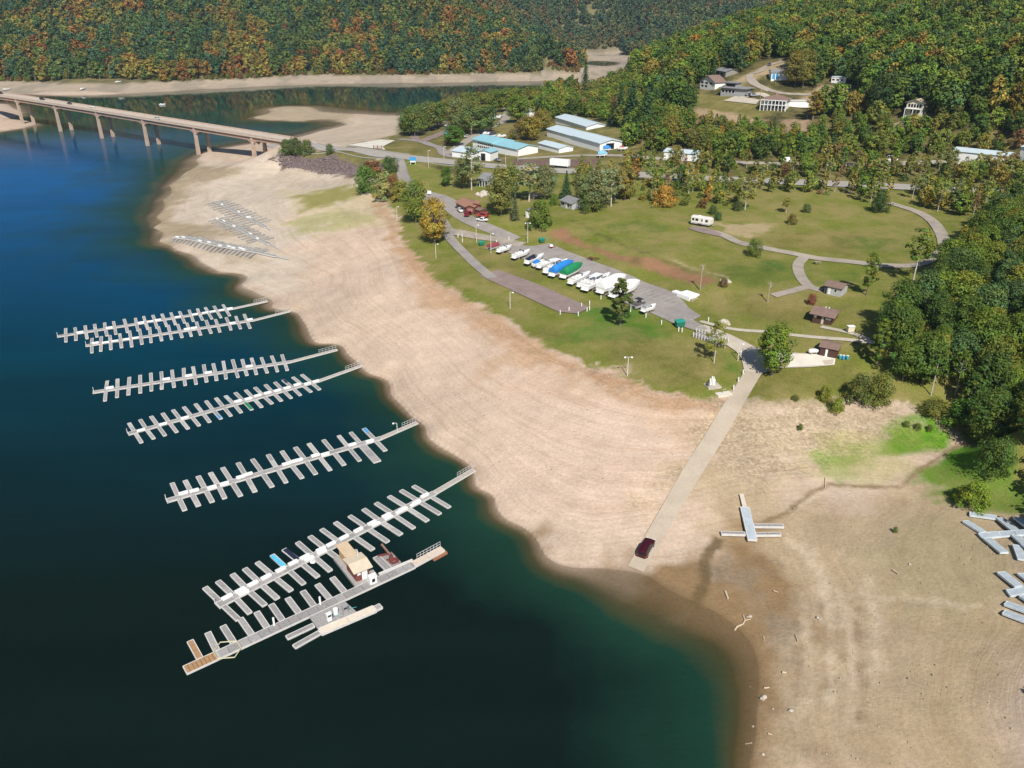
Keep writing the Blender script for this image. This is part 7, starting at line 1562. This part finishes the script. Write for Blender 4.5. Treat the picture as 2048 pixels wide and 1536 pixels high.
rock_field('lakebed_debris', 'scattered small stones and sticks over the bare lake bed', [[(960,960),(1290,1020),(1400,830),(1160,740),(860,600),(700,560),(760,760)], [(1580,1000),(2048,1050),(2048,1536),(1640,1536)]], 260, .06, .16, mm('tan_stone', (.36,.29,.21), .9, .25, 2))
for q, s, lab in ((b4(724,684),.3,'pale boulder beside the crooked driftwood on the mud'),(b4(793,1072),.4,'split pale boulder at the lower waterline'),(b4(922,1138),.28,'grey boulder on the lower beach'),(b4(1052,690),.28,'dark boulder on the middle of the beach'),(b4(1428,258),.28,'grey boulder below the cove grass'),(b4(1495,430),.2,'small pale boulder left of the loose dock sections'),
   (k4(985,650),2.4,'big pale rock mound on the lawn under the trees'),(k4(1340,660),2.0,'pale rubble heap beside the silver poplar'),(k6(150,775),1.3,'brush covered mound on the slope above the footpath'),(k6(170,520),1.2,'dry brush heap right of the utility pole')):
    p = at(*q); mb = MB(); rock_mb(mb, p, s, g); 
    for _ in range(3): rock_mb(mb, (p.x + g.normal(0, s*.7), p.y + g.normal(0, s*.7), p.z), s*.55, g)
    o = mb.build('boulder', stone, org=p); o.location = p; tag(o, lab, 'boulder')
logs = [([(650,752),(662,735),(690,722),(700,705),(692,680)],.16,'crooked forked driftwood log on the brown mud'),([(605,565),(618,600)],.2,'short pale driftwood stick on the mud flat'),([(1415,460),(1440,478)],.13,'dark branch left of the loose dock sections'),([(838,560),(860,568)],.1,'thin stick among the cove gravel'),([(792,1030),(818,1028)],.12,'pale stick above the split boulder'),([(880,955),(900,957)],.16,'stubby pale log on the lower mud'),
   ([(945,775),(955,805)],.1,'forked twig on the tide lines'),([(700,1300),(735,1295)],.09,'twig on the bottom waterline'),([(1088,15),(1088,62)],.12,'bare stake standing by the cove stream'),([(812,1250),(830,1255)],.1,'pale twig on the lowest mud'),([(790,780),(792,800)],.1,'short twig below the cove gravel')]
for pts_, r_, lab in logs:
    P3 = [gl(b4(*q), r_*.7) for q in pts_]; mb = MB(); mb.tube(P3, [r_*(1 - .5*i/len(P3)) for i in range(len(P3))], 7)
    if len(P3) > 2: mb.tube([P3[-2], P3[-2] + Vector((.9,.2,.1)), P3[-2] + Vector((1.2,.9,.1))], [r_*.6, r_*.4, r_*.2], 6)
    o = mb.build('driftwood_log', drift, org=P3[0]); o.location = P3[0]; tag(o, lab, 'driftwood')
p = at(*b4(1088,60)); 
# ================================================================== AIR
hz = MB(); hz.box(-1300,-150,-40,1300,2500,320); hm = bpy.data.materials.new('haze_air'); hm.use_nodes = True; hn = hm.node_tree; hn.nodes.remove(hn.nodes['Principled BSDF'])
pv = hn.nodes.new('ShaderNodeVolumePrincipled'); pv.inputs['Density'].default_value = .000055; pv.inputs['Color'].default_value = (.55,.76,1,1); pv.inputs['Anisotropy'].default_value = 0
hn.links.new(pv.outputs[0], hn.nodes['Material Output'].inputs['Volume']); hob = hz.build('haze', hm); tag(hob, kind='stuff')
